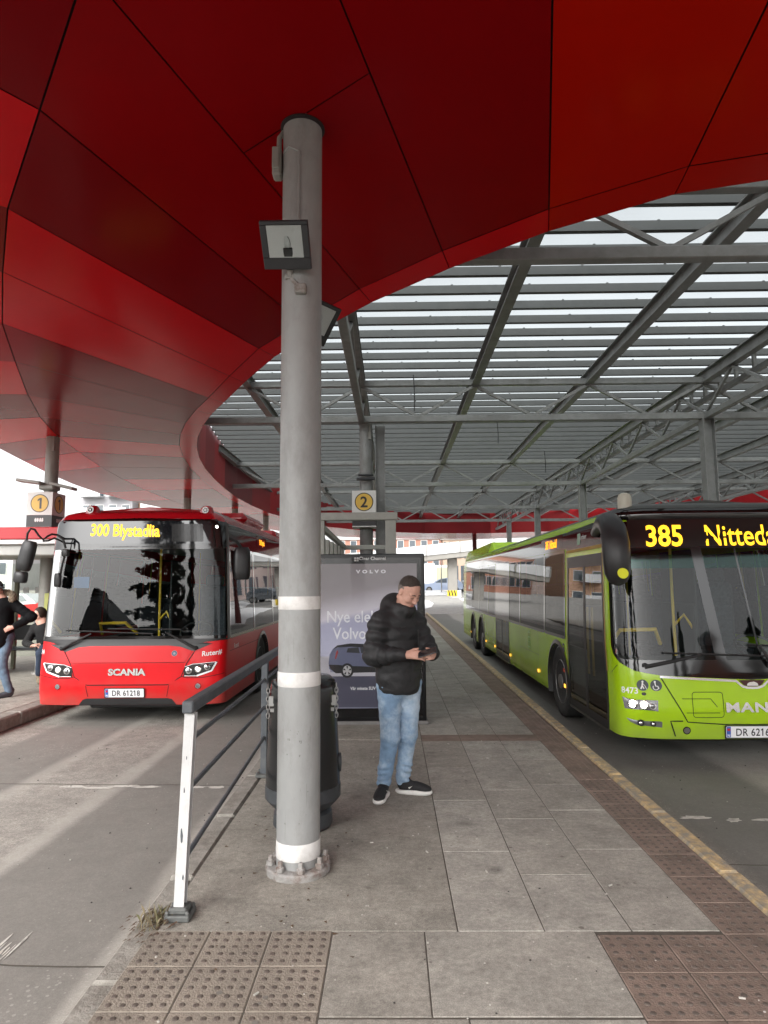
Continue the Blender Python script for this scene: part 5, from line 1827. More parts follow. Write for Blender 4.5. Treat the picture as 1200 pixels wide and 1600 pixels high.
# ---------------------------------------------------------------- figures: implicit surfaces meshed into one skin
class SDF:
    def __init__(s, lo, hi, h):
        s.h = h
        s.lo = np.array(lo, float)
        n = np.ceil((np.array(hi) - s.lo) / h).astype(int) + 1
        s.n = n
        s.D = np.full(n, 1.0, np.float32)
    def _grid(s, lo, hi):
        a = np.maximum(np.floor((np.array(lo) - s.lo) / s.h).astype(int), 0)
        b = np.minimum(np.ceil((np.array(hi) - s.lo) / s.h).astype(int) + 1, s.n)
        if np.any(b <= a): return None
        g_ = [s.lo[i] + s.h * np.arange(a[i], b[i]) for i in range(3)]
        X = np.meshgrid(*g_, indexing='ij', sparse=True)
        return (slice(a[0], b[0]), slice(a[1], b[1]), slice(a[2], b[2])), X
    def _join(s, sl, d, k, sub=False):
        A = s.D[sl]
        if sub:
            d = -d
            if k > 0:
                h = np.clip(.5 - .5 * (A - d) / k, 0, 1)
                s.D[sl] = A * (1 - h) + d * h + k * h * (1 - h)
            else: s.D[sl] = np.maximum(A, d)
        else:
            if k > 0:
                h = np.clip(.5 + .5 * (A - d) / k, 0, 1)
                s.D[sl] = A * (1 - h) + d * h - k * h * (1 - h)
            else: s.D[sl] = np.minimum(A, d)
    def cone(s, a, b, ra, rb, k=.02, puff=0.0, period=.08, flat=None, sub=False):
        """tapered limb from a to b; puff = quilting ridges along it"""
        a, b = np.array(a, float), np.array(b, float)
        m_ = max(ra, rb) + puff + k + 3 * s.h + .01
        r_ = s._grid(np.minimum(a, b) - m_, np.maximum(a, b) + m_)
        if r_ is None: return s
        sl, X = r_
        d = b - a; L2 = max(d @ d, 1e-9)
        t = np.clip(((X[0] - a[0]) * d[0] + (X[1] - a[1]) * d[1] + (X[2] - a[2]) * d[2]) / L2, 0, 1)
        q = [X[i] - (a[i] + t * d[i]) for i in range(3)]
        r = ra + (rb - ra) * t
        if puff: r = r + puff * np.abs(np.sin(np.pi * t * math.sqrt(L2) / period)) - puff * .6
        s._join(sl, np.sqrt(q[0] ** 2 + q[1] ** 2 + q[2] ** 2) - r, k, sub)
        return s
    def ell(s, c, r, Rm=None, k=.02, sub=False, puff=0.0, period=.08):
        c = np.array(c, float); r = np.array(r, float)
        Rm = np.eye(3) if Rm is None else np.array(Rm)      # columns = local axes
        m_ = r.max() + k + 3 * s.h + .01
        r_ = s._grid(c - m_, c + m_)
        if r_ is None: return s
        sl, X = r_
        P = [X[i] - c[i] for i in range(3)]
        l = [(P[0] * Rm[0, j] + P[1] * Rm[1, j] + P[2] * Rm[2, j]) for j in range(3)]
        k0 = np.sqrt(sum((l[j] / r[j]) ** 2 for j in range(3)))
        k1 = np.sqrt(sum((l[j] / r[j] ** 2) ** 2 for j in range(3)))
        d = k0 * (k0 - 1) / np.maximum(k1, 1e-6)
        if puff: d = d - (puff * np.abs(np.sin(np.pi * X[2] / period)) - puff * .6)
        s._join(sl, d, k, sub)
        return s
    def plane_cut(s, p, nrm, k=0.0):
        """remove what lies on the side the normal points to"""
        nrm = np.array(nrm, float); nrm /= np.linalg.norm(nrm)
        sl, X = s._grid(s.lo - 1, s.lo + s.n * s.h + 1)
        d = (X[0] - p[0]) * nrm[0] + (X[1] - p[1]) * nrm[1] + (X[2] - p[2]) * nrm[2]
        s._join(sl, -d, k, True)
        return s
    def noise(s, amp, freq, seed=0):
        rs = np.random.RandomState(seed)
        sl, X = s._grid(s.lo - 1, s.lo + s.n * s.h + 1)
        for q in range(5):
            f = freq * (0.6 + rs.rand(3) * 1.2); ph = rs.rand(3) * 6.28
            s.D[sl] += (amp / 2.5 * np.sin(f[0] * X[0] + ph[0] + 1.3 * np.sin(f[1] * X[2] + ph[1])) * np.sin(f[2] * X[2] + ph[2] + np.sin(f[1] * X[1]))).astype(np.float32)
        return s
    def mesh(s, name, M, parent=None, smooth_it=1):
        D, h = s.D, s.h
        ins = D < 0
        cell = None
        C = [(i, j, k) for i in (0, 1) for j in (0, 1) for k in (0, 1)]
        n = np.array(D.shape) - 1
        cnt = np.zeros(n, np.int8)
        for (i, j, k) in C: cnt += ins[i:i + n[0], j:j + n[1], k:k + n[2]]
        act = (cnt > 0) & (cnt < 8)
        idx = np.argwhere(act)
        vid = np.full(n, -1, np.int64); vid[act] = np.arange(len(idx))
        acc = np.zeros((len(idx), 3)); num = np.zeros(len(idx))
        for (p, q) in [(p, q) for p in C for q in C if sum(abs(a - b) for a, b in zip(p, q)) == 1 and p < q]:
            dp = D[idx[:, 0] + p[0], idx[:, 1] + p[1], idx[:, 2] + p[2]]
            dq = D[idx[:, 0] + q[0], idx[:, 1] + q[1], idx[:, 2] + q[2]]
            c = (dp < 0) != (dq < 0)
            t = np.where(c, dp / np.where(np.abs(dp - dq) < 1e-9, 1, dp - dq), 0)
            for a in range(3): acc[:, a] += np.where(c, p[a] + t * (q[a] - p[a]), 0)
            num += c
        V = s.lo + h * (idx + acc / np.maximum(num, 1)[:, None])
        Fs = []
        for ax in range(3):
            o = [(1, 2), (2, 0), (0, 1)][ax]
            sl0 = [slice(None)] * 3; sl1 = [slice(None)] * 3
            sl0[ax] = slice(0, -1); sl1[ax] = slice(1, None)
            A, B = ins[tuple(sl0)], ins[tuple(sl1)]
            E = np.argwhere(A != B)
            ok = np.all([(E[:, o[0]] > 0), (E[:, o[1]] > 0), (E[:, o[0]] < D.shape[o[0]] - 1), (E[:, o[1]] < D.shape[o[1]] - 1)], axis=0)
            E = E[ok]
            fl = A[E[:, 0], E[:, 1], E[:, 2]]
            def cid(du, dv):
                Q = E.copy(); Q[:, o[0]] -= du; Q[:, o[1]] -= dv
                return vid[Q[:, 0], Q[:, 1], Q[:, 2]]
            quad = np.stack([cid(1, 1), cid(0, 1), cid(0, 0), cid(1, 0)], 1)
            quad[~fl] = quad[~fl][:, ::-1]
            Fs.append(quad)
        Fs = np.concatenate(Fs)
        Fs = Fs[(Fs >= 0).all(1)]
        # one relaxing pass keeps the net smooth
        for _ in range(smooth_it):
            S_ = np.zeros_like(V); N_ = np.zeros(len(V))
            for a in range(4):
                b_ = Fs[:, (a + 1) % 4]
                np.add.at(S_, Fs[:, a], V[b_]); np.add.at(N_, Fs[:, a], 1)
            V = V * .5 + S_ / np.maximum(N_, 1)[:, None] * .5
        me = bpy.data.meshes.new(name)
        me.from_pydata(V.tolist(), [], Fs.tolist())
        me.materials.append(M)
        me.polygons.foreach_set('use_smooth', [True] * len(me.polygons))
        me.update()
        ob = bpy.data.objects.new(name, me)
        COL.objects.link(ob)
        if parent: ob.parent = parent
        return ob

def v3(*a): return np.array(a, float)
def unit(a): a = np.array(a, float); return a / np.linalg.norm(a)

M_skin = mat('skin', (.60, .345, .265), .5, spec=.4, var=.10, vscale=30, dirt=(.52, .24, .19), dirt_amt=.3, dscale=16)
M_lip = mat('lip', (.40, .15, .12), .5)
M_hair = mat('short_dark_hair', (.042, .030, .023), .7, var=.4, vscale=90, bump=.5, bscale=180)
M_hairg = mat('greying_hair', (.20, .17, .15), .8, var=.3, vscale=90, bump=.4, bscale=180)
M_jacket = mat('black_puffer_nylon', (.020, .020, .021), .60, spec=.4, var=.25, vscale=14, bump=.3, bscale=26)
M_jeans = mat('light_blue_denim', (.18, .285, .42), .88, var=.22, vscale=9, bump=.2, bscale=160, dirt=(.50, .60, .68), dirt_amt=.9, dscale=3.6, dthr=.44)
M_shoe = mat('black_knit_shoe', (.013, .013, .014), .75, var=.3, vscale=60, bump=.3, bscale=150)
M_sole = mat('white_foam_sole', (.70, .69, .66), .6, var=.08, vscale=25)

def head_parts(c, f, up, sc=1.0):
    f = unit(f); l = unit(np.cross(up, f)); u = np.cross(f, l)
    Rm = np.stack([f, l, u], 1)
    P = lambda a, b, d: c + sc * (f * a + l * b + u * d)
    return Rm, P

def build_head(B, c, f, up, sc=1.0, k=.018):
    Rm, P = head_parts(c, f, up, sc)
    B.ell(P(-.012, 0, .032), v3(.098, .077, .098) * sc, Rm, k)
    B.ell(P(.028, 0, -.045), v3(.066, .062, .082) * sc, Rm, .03 * sc)
    B.cone(P(.062, -.012, -.098), P(.062, .012, -.098), .024 * sc, .024 * sc, .025 * sc)          # chin
    for s_ in (-1, 1):
        B.cone(P(-.02, s_ * .056, -.06), P(.05, s_ * .03, -.095), .022 * sc, .02 * sc, .03 * sc)   # jaw line
        B.ell(P(.062, s_ * .044, -.022), v3(.026, .022, .020) * sc, Rm, .025 * sc)                # cheek
        B.ell(P(.092, s_ * .031, .012), v3(.018, .019, .013) * sc, Rm, .012 * sc, sub=True)       # eye socket
        B.ell(P(.075, s_ * .031, .011), v3(.0135, .0145, .0125) * sc, Rm, .004 * sc)              # lidded eyeball
        B.cone(P(.086, s_ * .014, .030), P(.074, s_ * .052, .030), .010 * sc, .008 * sc, .012 * sc)  # brow
        B.ell(P(-.010, s_ * .080, -.002), v3(.020, .010, .032) * sc, Rm, .008 * sc)               # ear
        B.ell(P(-.006, s_ * .092, -.002), v3(.009, .007, .018) * sc, Rm, .004 * sc, sub=True)
    B.cone(P(.090, 0, .018), P(.113, 0, -.022), .0085 * sc, .013 * sc, .014 * sc)                 # nose
    for s_ in (-1, 1): B.ell(P(.100, s_ * .012, -.028), v3(.011, .009, .008) * sc, Rm, .008 * sc)
    B.cone(P(.086, -.020, -.064), P(.086, .020, -.064), .008 * sc, .008 * sc, .012 * sc)          # mouth mound
    B.cone(P(.097, -.022, -.063), P(.097, .022, -.063), .0022 * sc, .0022 * sc, .004 * sc, sub=True)
    return Rm, P

def face_extras(P, Rm, parent, h=.003):
    """lips, brows and lashes as their own small pieces"""
    b = MB()
    for (d, r) in ((-.0575, .0048), (-.0690, .0056)):
        b.tube([Vector(P(.083, -.024, -.0635)), Vector(P(.093, -.012, d)), Vector(P(.096, 0, d - .001)), Vector(P(.093, .012, d)), Vector(P(.083, .024, -.0635))], [.0015, r * .85, r, r * .85, .0015], 8)
    b.build('lips', M_lip, parent, True)
    for s_ in (-1, 1):
        b = MB()
        b.tube([Vector(P(.093, s_ * .012, .034)), Vector(P(.093, s_ * .028, .040)), Vector(P(.082, s_ * .048, .037))], [.003, .0042, .002], 6)
        b.build('eyebrow', M_hair, parent, True)
        b = MB()
        b.tube([Vector(P(.0855, s_ * .017, .006)), Vector(P(.0895, s_ * .031, .0035)), Vector(P(.0835, s_ * .045, .007))], [.001, .0020, .001], 6)
        b.build('eyelid_line', M_hair, parent, True)

def hand(B, w_, d, n_, side, curl=1.0, thumb=None, sc=1.0):
    """palm from wrist w_ along d, n_ = palm normal (towards what is held), side = direction of the thumb"""
    w_, d, n_ = np.array(w_, float), unit(d), unit(n_)
    sd_ = unit(np.array(side, float) - d * (np.array(side, float) @ d))
    B.cone(w_ - d * .03, w_ + d * .02, .027 * sc, .026 * sc, .012)
    for q in (-1.2, -.4, .4, 1.2):      # palm as four blended rays
        B.cone(w_ + d * .012 + sd_ * .012 * q, w_ + d * .085 * sc + sd_ * .0195 * q, .0155 * sc, .0125 * sc, .012)
    ln = (.062, .072, .076, .068)
    for i, q in enumerate((-1.5, -.5, .5, 1.5)):
        base = w_ + d * .085 * sc + sd_ * .0185 * q
        a1 = .55 * curl; a2 = 1.25 * curl
        p1 = base + (d * math.cos(a1) + n_ * math.sin(a1)) * ln[i] * .55 * sc
        p2 = p1 + (d * math.cos(a2) + n_ * math.sin(a2)) * ln[i] * .36 * sc
        p3 = p2 + (d * math.cos(a2 + .5 * curl) + n_ * math.sin(a2 + .5 * curl)) * ln[i] * .26 * sc
        B.cone(base, p1, .0092 * sc, .0084 * sc, .004).cone(p1, p2, .0084 * sc, .0078 * sc, .003).cone(p2, p3, .0078 * sc, .0068 * sc, .003)
    tb = w_ + d * .028 * sc + sd_ * .026 * sc
    t1 = tb + (sd_ * .55 + d * .75 + n_ * .25) * .036 * sc
    t2 = t1 + (unit(thumb) if thumb is not None else unit(d * .9 + n_ * .35 - sd_ * .05)) * .032 * sc
    B.cone(tb - d * .01 - sd_ * .008, t1, .0145 * sc, .0105 * sc, .010).cone(t1, t2, .0102 * sc, .0085 * sc, .003)

# ======================================================================= man with a phone
man = thing('person', 'man in black puffer jacket and light jeans looking down at his phone', 'person', (0, 5.44, 0))
Fd = unit((.64, -.77, 0)); Rt = unit((-.77, -.64, 0))
hd_c = v3(.132, -.092, 1.590)
hf = unit(Fd * .80 + v3(.06, 0, 0) + v3(0, 0, -.66)); hu = unit(v3(0, 0, 1) + Fd * .62)
shR, elR, wrR = v3(-.105, -.125, 1.365), v3(-.158, -.150, 1.095), v3(.085, -.315, 1.118)
shL, elL, wrL = v3(.182, .105, 1.365), v3(.288, .035, 1.125), v3(.312, -.215, 1.112)
hipR, knR, anR = v3(-.020, -.055, .88), v3(-.026, -.105, .47), v3(-.078, -.045, .095)
hipL, knL, anL = v3(.122, .045, .88), v3(.118, -.005, .47), v3(.066, .03, .095)
B = SDF((-.32, -.52, -.0), (.45, .26, 1.78), .0055)
Rm, P = build_head(B, hd_c, hf, hu)
B.cone(v3(.048, .0, 1.38), v3(.095, -.035, 1.53), .062, .056, .03)
B.cone(v3(.04, .0, .92), v3(.04, 0, 1.36), .12, .12, .05).cone(shR, shL, .06, .06, .05)
for (a, b_, c_) in ((shR, elR, wrR), (shL, elL, wrL)):
    B.cone(a, b_, .050, .042, .03).cone(b_, c_, .042, .028, .02)
for (a, b_, c_) in ((hipR, knR, anR), (hipL, knL, anL)):
    B.cone(a, b_, .075, .052, .03).cone(b_, c_, .052, .036, .02)
B.cone(anR, anR + v3(-.02, -.12, -.05), .035, .028, .02); B.cone(anL, anL + v3(.14, -.03, -.05), .035, .028, .02)
dR = unit(v3(.95, -.22, .02)); hand(B, wrR + dR * .02, dR, v3(.12, .45, -.25), v3(.0, .35, .95), .75, thumb=v3(.92, -.05, .15))
dL = unit(v3(-.12, -.95, .05)); hand(B, wrL + dL * .02, dL, v3(-.85, .1, -.15), v3(-.35, -.1, .95), .85, thumb=v3(-.65, -.6, .25))
body = B.mesh('body', M_skin, man)
face_extras(P, Rm, man)
H = SDF(hd_c - .16, hd_c + .16, .004)
H.ell(P(-.014, 0, .036), v3(.0995, .0782, .0995), Rm, 0)
f_, l_, u_ = Rm[:, 0], Rm[:, 1], Rm[:, 2]
H.plane_cut(P(.040, 0, .078), f_ * .85 - u_ * .52, .006)
H.plane_cut(P(-.005, 0, .030), f_ * .75 - u_ * .66, .006)
for s_ in (-1, 1): H.plane_cut(P(.055, s_ * .040, .080), f_ * .55 + l_ * s_ * .75 - u_ * .25, .006)
H.plane_cut(P(-.06, 0, .012), -u_, .004)
H.noise(.0022, 120, 8)
H.mesh('hair', M_hair, man)
H = SDF(hd_c - .16, hd_c + .16, .004)
H.ell(P(-.014, 0, .030), v3(.100, .0790, .101), Rm, 0)
H.plane_cut(P(.004, 0, .0), f_, .004); H.plane_cut(P(-.03, 0, -.055), -u_, .01); H.plane_cut(P(0, 0, .050), u_, .004)
H.plane_cut(P(-.02, 0, -.02), f_ * .8 - u_ * .6, .006)
H.mesh('sideburn_hair', M_hairg, man)
# jacket
J = SDF((-.36, -.46, .70), (.48, .34, 1.66), .0065)
ax = np.stack([Rt, Fd, v3(0, 0, 1)], 1)
J.ell((.040, .0, 1.24), (.205, .150, .24), ax, .03, puff=.012, period=.11)
J.ell((.042, -.005, 1.02), (.205, .158, .24), ax, .05, puff=.009, period=.12)
J.ell((.045, -.01, .90), (.192, .148, .14), ax, .05)
J.cone(v3(-.05, -.07, 1.40), v3(.13, .07, 1.40), .075, .075, .05)
J.cone(shR, elR, .088, .080, .035, puff=.018, period=.085).cone(elR, wrR - v3(.03, -.018, 0), .080, .052, .03, puff=.015, period=.08)
J.cone(shL, elL, .085, .076, .035, puff=.018, period=.085).cone(elL, wrL + v3(0, .03, 0), .074, .052, .03, puff=.015, period=.08)
J.cone(wrR - v3(.05, -.02, 0), wrR - v3(.008, -.004, 0), .050, .043, .012).cone(wrL + v3(0, .05, 0), wrL + v3(0, .008, 0), .050, .043, .012)
# collar and hood
for k_ in range(10):
    a = 2 * math.pi * k_ / 10
    e = v3(.075, -.028, 1.445) + Rt * .078 * math.cos(a) + Fd * .082 * math.sin(a)
    J.ell(e + v3(0, 0, .012 - .016 * math.sin(a)), (.036, .036, .058), None, .03)
J.ell((.012, .045, 1.50), (.098, .085, .088), None, .03); J.ell((-.035, .01, 1.475), (.070, .075, .075), None, .03); J.ell((.065, .07, 1.46), (.085, .06, .075), None, .03)
J.ell(P(.0, 0, -.0), v3(.112, .086, .132), Rm, .012, sub=True)
J.ell((.045, -.01, .83), (.186, .142, .10), ax, .04)
J.plane_cut((.04, 0, .792), (-.05, .02, -1), .012)
J.noise(.0042, 30, 3)
# front closure and pocket creases
c0 = v3(.045, -.005, 0)
for (off, z0, z1, w_) in ((.0, .80, 1.42, .006), (-.085, 1.16, 1.30, .005)):
    for q in range(40):
        z = z0 + (z1 - z0) * q / 39
        p = c0 + v3(0, 0, z) + Rt * off
        p = p + Fd * (.165 if z < 1.12 else .158)
        J.ell(p, (w_, w_, .016), None, .008, sub=True)
jk = J.mesh('jacket', M_jacket, man)
b = MB(); b.tube([Vector(c0 + v3(0, 0, 1.17) - Rt * .085 + Fd * .148), Vector(c0 + v3(0, 0, 1.29) - Rt * .085 + Fd * .150)], .004, 6); b.build('zip', M_black, jk)
b = MB()
p = Vector(c0 + v3(0, 0, 1.315) + Rt * .075 + Fd * .152)
b.box(p, (.05, .012, .010), Matrix((Vector(-Rt), Vector(Fd), Vector((0, 0, 1)))).transposed()); b.build('chest_label', M_black, jk)
# jeans
T = SDF((-.20, -.25, .05), (.30, .22, .98), .0055)
T.ell((.045, -.005, .86), (.168, .128, .13), ax, .03)
T.cone(hipR + v3(-.012, 0, -.02), knR, .102, .073, .04).cone(knR, anR + v3(0, 0, .01), .071, .053, .03)
T.cone(hipL + v3(.012, 0, -.02), knL, .100, .071, .04).cone(knL, anL + v3(0, 0, .01), .069, .052, .03)
for (kn, an, sd) in ((knR, anR, 1), (knL, anL, -1)):      # stacked folds at knee and ankle
    for t in (.05, .14, .62, .74, .86, .95):
        c = kn + (an - kn) * t
        T.ell(c + v3(.012 * sd * (1 if t < .3 else -1), -.01, 0), (.062 - .012 * t, .062 - .012 * t, .014), np.stack([unit((1, 0, .25 * sd)), v3(0, 1, 0), unit((-.25 * sd, 0, 1))], 1), .018)
T.cone((.042, -.08, .84), (.046, -.06, .70), .006, .004, .02, sub=True)
T.noise(.0042, 34, 5)
T.plane_cut((0, 0, .945), (0, 0, 1), 0); T.plane_cut((0, 0, .068), (0, 0, -1), .004)
T.mesh('jeans', M_jeans, man)
def shoe(toe_dir, heel, name='shoe', L=.285, M=M_shoe, Ms=M_sole):
    toe_dir = unit(toe_dir); sd_ = v3(-toe_dir[1], toe_dir[0], 0)
    X_ = np.stack([toe_dir, sd_, v3(0, 0, 1)], 1)
    Q = lambda a, b_, c_: heel + toe_dir * a + sd_ * b_ + v3(0, 0, c_)
    B = SDF(heel - .34, heel + .34, .0055); B = SDF((heel[0] - .34, heel[1] - .34, -.02), (heel[0] + .34, heel[1] + .34, .19), .0055)
    B.ell(Q(.055, 0, .075), (.058, .040, .058), X_, .02).cone(Q(.05, 0, .10), Q(.045, 0, .145), .043, .041, .02)
    B.ell(Q(.14, 0, .060), (.085, .042, .040), X_, .03).ell(Q(.215, .003, .045), (.062, .045, .032), X_, .03)
    B.plane_cut((0, 0, .028), (0, 0, -1), .003); B.plane_cut((0, 0, .150), (0, 0, 1), .003)
    sh = B.mesh(name, M, man if Ms is M_sole else None)
    B = SDF((heel[0] - .34, heel[1] - .34, -.02), (heel[0] + .34, heel[1] + .34, .10), .0055)
    B.ell(Q(.05, 0, .022), (.068, .047, .036), X_, .02).ell(Q(.13, 0, .018), (.09, .045, .030), X_, .03).ell(Q(.21, .003, .022), (.073, .051, .028), X_, .03)
    B.plane_cut((0, 0, .002), (0, 0, -1), .003); B.plane_cut(Q(.1, 0, .038), v3(0, 0, 1) - toe_dir * .06, .003)
    so = B.mesh('sole', Ms, sh)
    if Ms is M_sole:
        b = MB()
        for s_ in (-1, 1):
            b.tube([Vector(Q(.10, s_ * .0415, .058)), Vector(Q(.13, s_ * .0435, .072)), Vector(Q(.105, s_ * .043, .052))], .0028, 6)
        b.build('shoe_stripe', M_sole, sh, True)
    return sh
shoe((-.22, -.97, 0), v3(-.070, -.005, 0)); shoe((.96, -.26, 0), v3(.028, .038, 0))
ph = thing('phone', 'black smartphone held in both hands of the man in the puffer jacket', 'phone', (0, 5.44, 0))
b = MB()
px_ = unit(v3(.86, -.18, .26)); py_ = unit(np.cross(v3(-.35, -.45, .8), px_)); pz_ = np.cross(px_, py_)
Mx = Matrix((Vector(px_), Vector(py_), Vector(pz_))).transposed()
pc = Vector((.262, -.372, 1.142))
b.box(pc, (.150, .074, .009), Mx, ch=.003); b.build('case', M_black, ph)
b = MB(); b.box(pc + Mx @ Vector((0, 0, .0052)), (.140, .066, .0008), Mx); b.build('screen', mat('phone_screen', (.02, .022, .025), .05, spec=.6), ph)

# ======================================================================= people at stop 1
def simple_person(label, loc, group, spec):
    t = thing('person', label, 'person', loc, 0, group)
    h = .011
    B = SDF((-.55, -.5, 0), (.55, .5, 1.85), h)
    Rm_, P_ = build_head(B, spec['head'], spec['face'], (0, 0, 1))
    B.cone(spec['neck'], spec['head'] + v3(0, 0, -.06), .06, .055, .02).cone(spec['pelvis'], spec['neck'], .11, .10, .05)
    for a, b_, c_ in spec['arms']: B.cone(a, b_, .046, .04, .03).cone(b_, c_, .04, .03, .02)
    for w_, d_, n_, s_ in spec['hands']: hand(B, w_, d_, n_, s_, .6)
    for a, b_, c_ in spec['legs']: B.cone(a, b_, .07, .05, .03).cone(b_, c_, .05, .035, .02)
    B.mesh('body', M_skin, t)
    J = SDF((-.6, -.55, .2), (.6, .55, 1.75), h)
    for (a, b_, r1, r2) in spec['torso']: J.cone(a, b_, r1, r2, .06)
    for a, b_, c_ in spec['arms']: J.cone(a, b_, .078, .068, .03, puff=.006).cone(b_, c_ + (b_ - c_) * .12, .068, .05, .03, puff=.006)
    J.noise(.004, 26, 9)
    jk_ = J.mesh('jacket', spec['jm'], t)
    T = SDF((-.6, -.75, .0), (.6, .55, 1.25), h)
    T.ell(spec['pelvis'] + v3(0, 0, -.02), (.165, .14, .13), None, .03)
    for a, b_, c_ in spec['legs']: T.cone(a, b_, .098, .074, .04).cone(b_, c_, .072, .058, .03)
    T.noise(.005, 24, 4)
    T.mesh('trousers', spec['tm'], t)
    for (hl, td) in spec['feet']:
        B = SDF((hl[0] - .34, hl[1] - .34, hl[2] - .02), (hl[0] + .34, hl[1] + .34, hl[2] + .24), .009)
        td = unit(td); X_ = np.stack([td, unit(np.cross((0, 0, 1), td)), v3(0, 0, 1)], 1); X_[:, 2] = np.cross(X_[:, 0], X_[:, 1])
        B.cone(hl + v3(0, 0, .10), hl + v3(0, 0, .20 if spec.get('boots') else .10), .056, .056, .02).ell(hl + td * .04 + v3(0, 0, .05), (.09, .048, .05), X_, .02).ell(hl + td * .14 + v3(0, 0, .04), (.09, .048, .042), X_, .03)
        B.plane_cut(hl + v3(0, 0, .002), (0, 0, -1), .002)
        B.mesh('boot' if spec.get('boots') else 'shoe', spec['sm'], t)
    return t, jk_, P_, Rm_
# standing at the left edge, one hand on the hip, wearing a cap and a fur trimmed hood
wk = dict(head=v3(-.13, -.02, 1.63), face=(.75, -.6, -.15), neck=v3(-.07, .0, 1.46), pelvis=v3(-.02, .0, .95),
          torso=((v3(-.04, 0, .98), v3(-.05, 0, 1.34), .165, .175), (v3(-.05, 0, .86), v3(-.04, 0, 1.0), .16, .165), (v3(-.17, -.03, 1.40), v3(.10, .03, 1.40), .085, .085)),
          arms=((v3(.13, .04, 1.38), v3(.40, .06, 1.20), v3(.20, -.10, 1.06)), (v3(-.22, -.04, 1.38), v3(-.34, -.08, 1.12), v3(-.26, -.22, .95))),
          hands=((v3(.20, -.10, 1.06), v3(-.8, -.3, -.35), v3(-.2, .8, -.2), v3(0, 0, 1)), (v3(-.26, -.22, .95), v3(.1, -.3, -.9), v3(.8, 0, 0), v3(.2, -.9, 0))),
          legs=((v3(.05, .02, .90), v3(.02, -.04, .50), v3(.12, .02, .10)), (v3(-.12, .0, .90), v3(-.20, -.06, .50), v3(-.28, .0, .10))),
          feet=((v3(.13, .04, .0), (-.55, -.8, 0)), (v3(-.28, .02, 0), (.2, -.95, 0))),
          jm=mat('black_parka', (.0028, .003, .004), .85, spec=.25, var=.3, vscale=12), tm=mat('worn_blue_denim', (.10, .15, .21), .85, var=.3, vscale=7, dirt=(.22, .28, .34), dirt_amt=.5, dscale=4), sm=mat('grey_shoe', (.05, .055, .065), .7, var=.3, vscale=20))
t, jk_, P_, Rm_ = simple_person('standing person in black parka and jeans at the left image edge, hand on hip', (-5.95, 10.15, 0), None, wk)
H = SDF(wk['head'] - .2, wk['head'] + .2, .007)
H.ell(P_(-.012, 0, .040), v3(.108, .086, .100), Rm_, 0); H.plane_cut(P_(0, 0, .035), -Rm_[:, 2], .004)
H.ell(P_(.105, 0, .045), v3(.075, .07, .010), Rm_, .015)
H.mesh('cap', mat('dark_cap', (.03, .03, .035), .9, var=.3, vscale=30), t)
H = SDF(wk['head'] - .3, wk['head'] + .3, .009)
for k_ in range(13):
    a = math.pi * (k_ - 1) / 11
    c = wk['neck'] + v3(.03, .02, .06) + v3(.15 * math.cos(a) , .06 * math.sin(a) - .02, .10 * math.sin(a) - .04)
    H.ell(c, (.05, .05, .05), None, .02)
H.noise(.012, 110, 2)
H.mesh('fur_hood_trim', mat('tan_fur', (.22, .17, .12), .95, var=.5, vscale=60, bump=.6, bscale=120), t)
# seated on the shelter bench behind
se = dict(head=v3(-.12, .0, 1.16), face=(-.4, -.8, -.3), neck=v3(-.06, .02, 1.0), pelvis=v3(.0, .1, .55),
          torso=((v3(.0, .1, .55), v3(-.03, .05, .90), .16, .165), (v3(-.2, .04, .93), v3(.12, .06, .93), .085, .085)),
          arms=((v3(.16, .04, .92), v3(.26, -.06, .68), v3(.06, -.28, .66)), (v3(-.22, .04, .92), v3(-.28, -.1, .68), v3(-.06, -.3, .64))),
          hands=((v3(.06, -.28, .66), v3(-.9, -.3, 0), v3(0, 0, -1), v3(0, -1, .3)), (v3(-.06, -.3, .64), v3(.9, -.2, 0), v3(0, 0, -1), v3(0, -1, .3))),
          legs=((v3(.09, .05, .52), v3(.12, -.36, .52), v3(.10, -.34, .18)), (v3(-.09, .05, .54), v3(.18, -.36, .60), v3(.38, -.40, .34))),
          feet=((v3(.10, -.32, .0), (.55, -.8, 0)), (v3(.42, -.40, .20), (.6, -.6, .1))), boots=True,
          jm=mat('black_coat', (.004, .004, .0045), .85, var=.3, vscale=12), tm=mat('dark_denim', (.018, .030, .055), .85, var=.3, vscale=9), sm=mat('tan_boot', (.17, .13, .085), .8, var=.35, vscale=14))
t, jk_, P_, Rm_ = simple_person('seated person in black coat and tan boots on the bench at stop 1', (-6.22, 11.9, 0), None, se)
H = SDF(se['head'] - .25, se['head'] + .25, .008)
H.ell(P_(-.02, 0, .02), v3(.115, .092, .125), Rm_, 0); H.plane_cut(P_(.05, 0, .0), Rm_[:, 0], .006)
H.mesh('hair', mat('brown_hair', (.035, .022, .014), .7, var=.4, vscale=50), t)
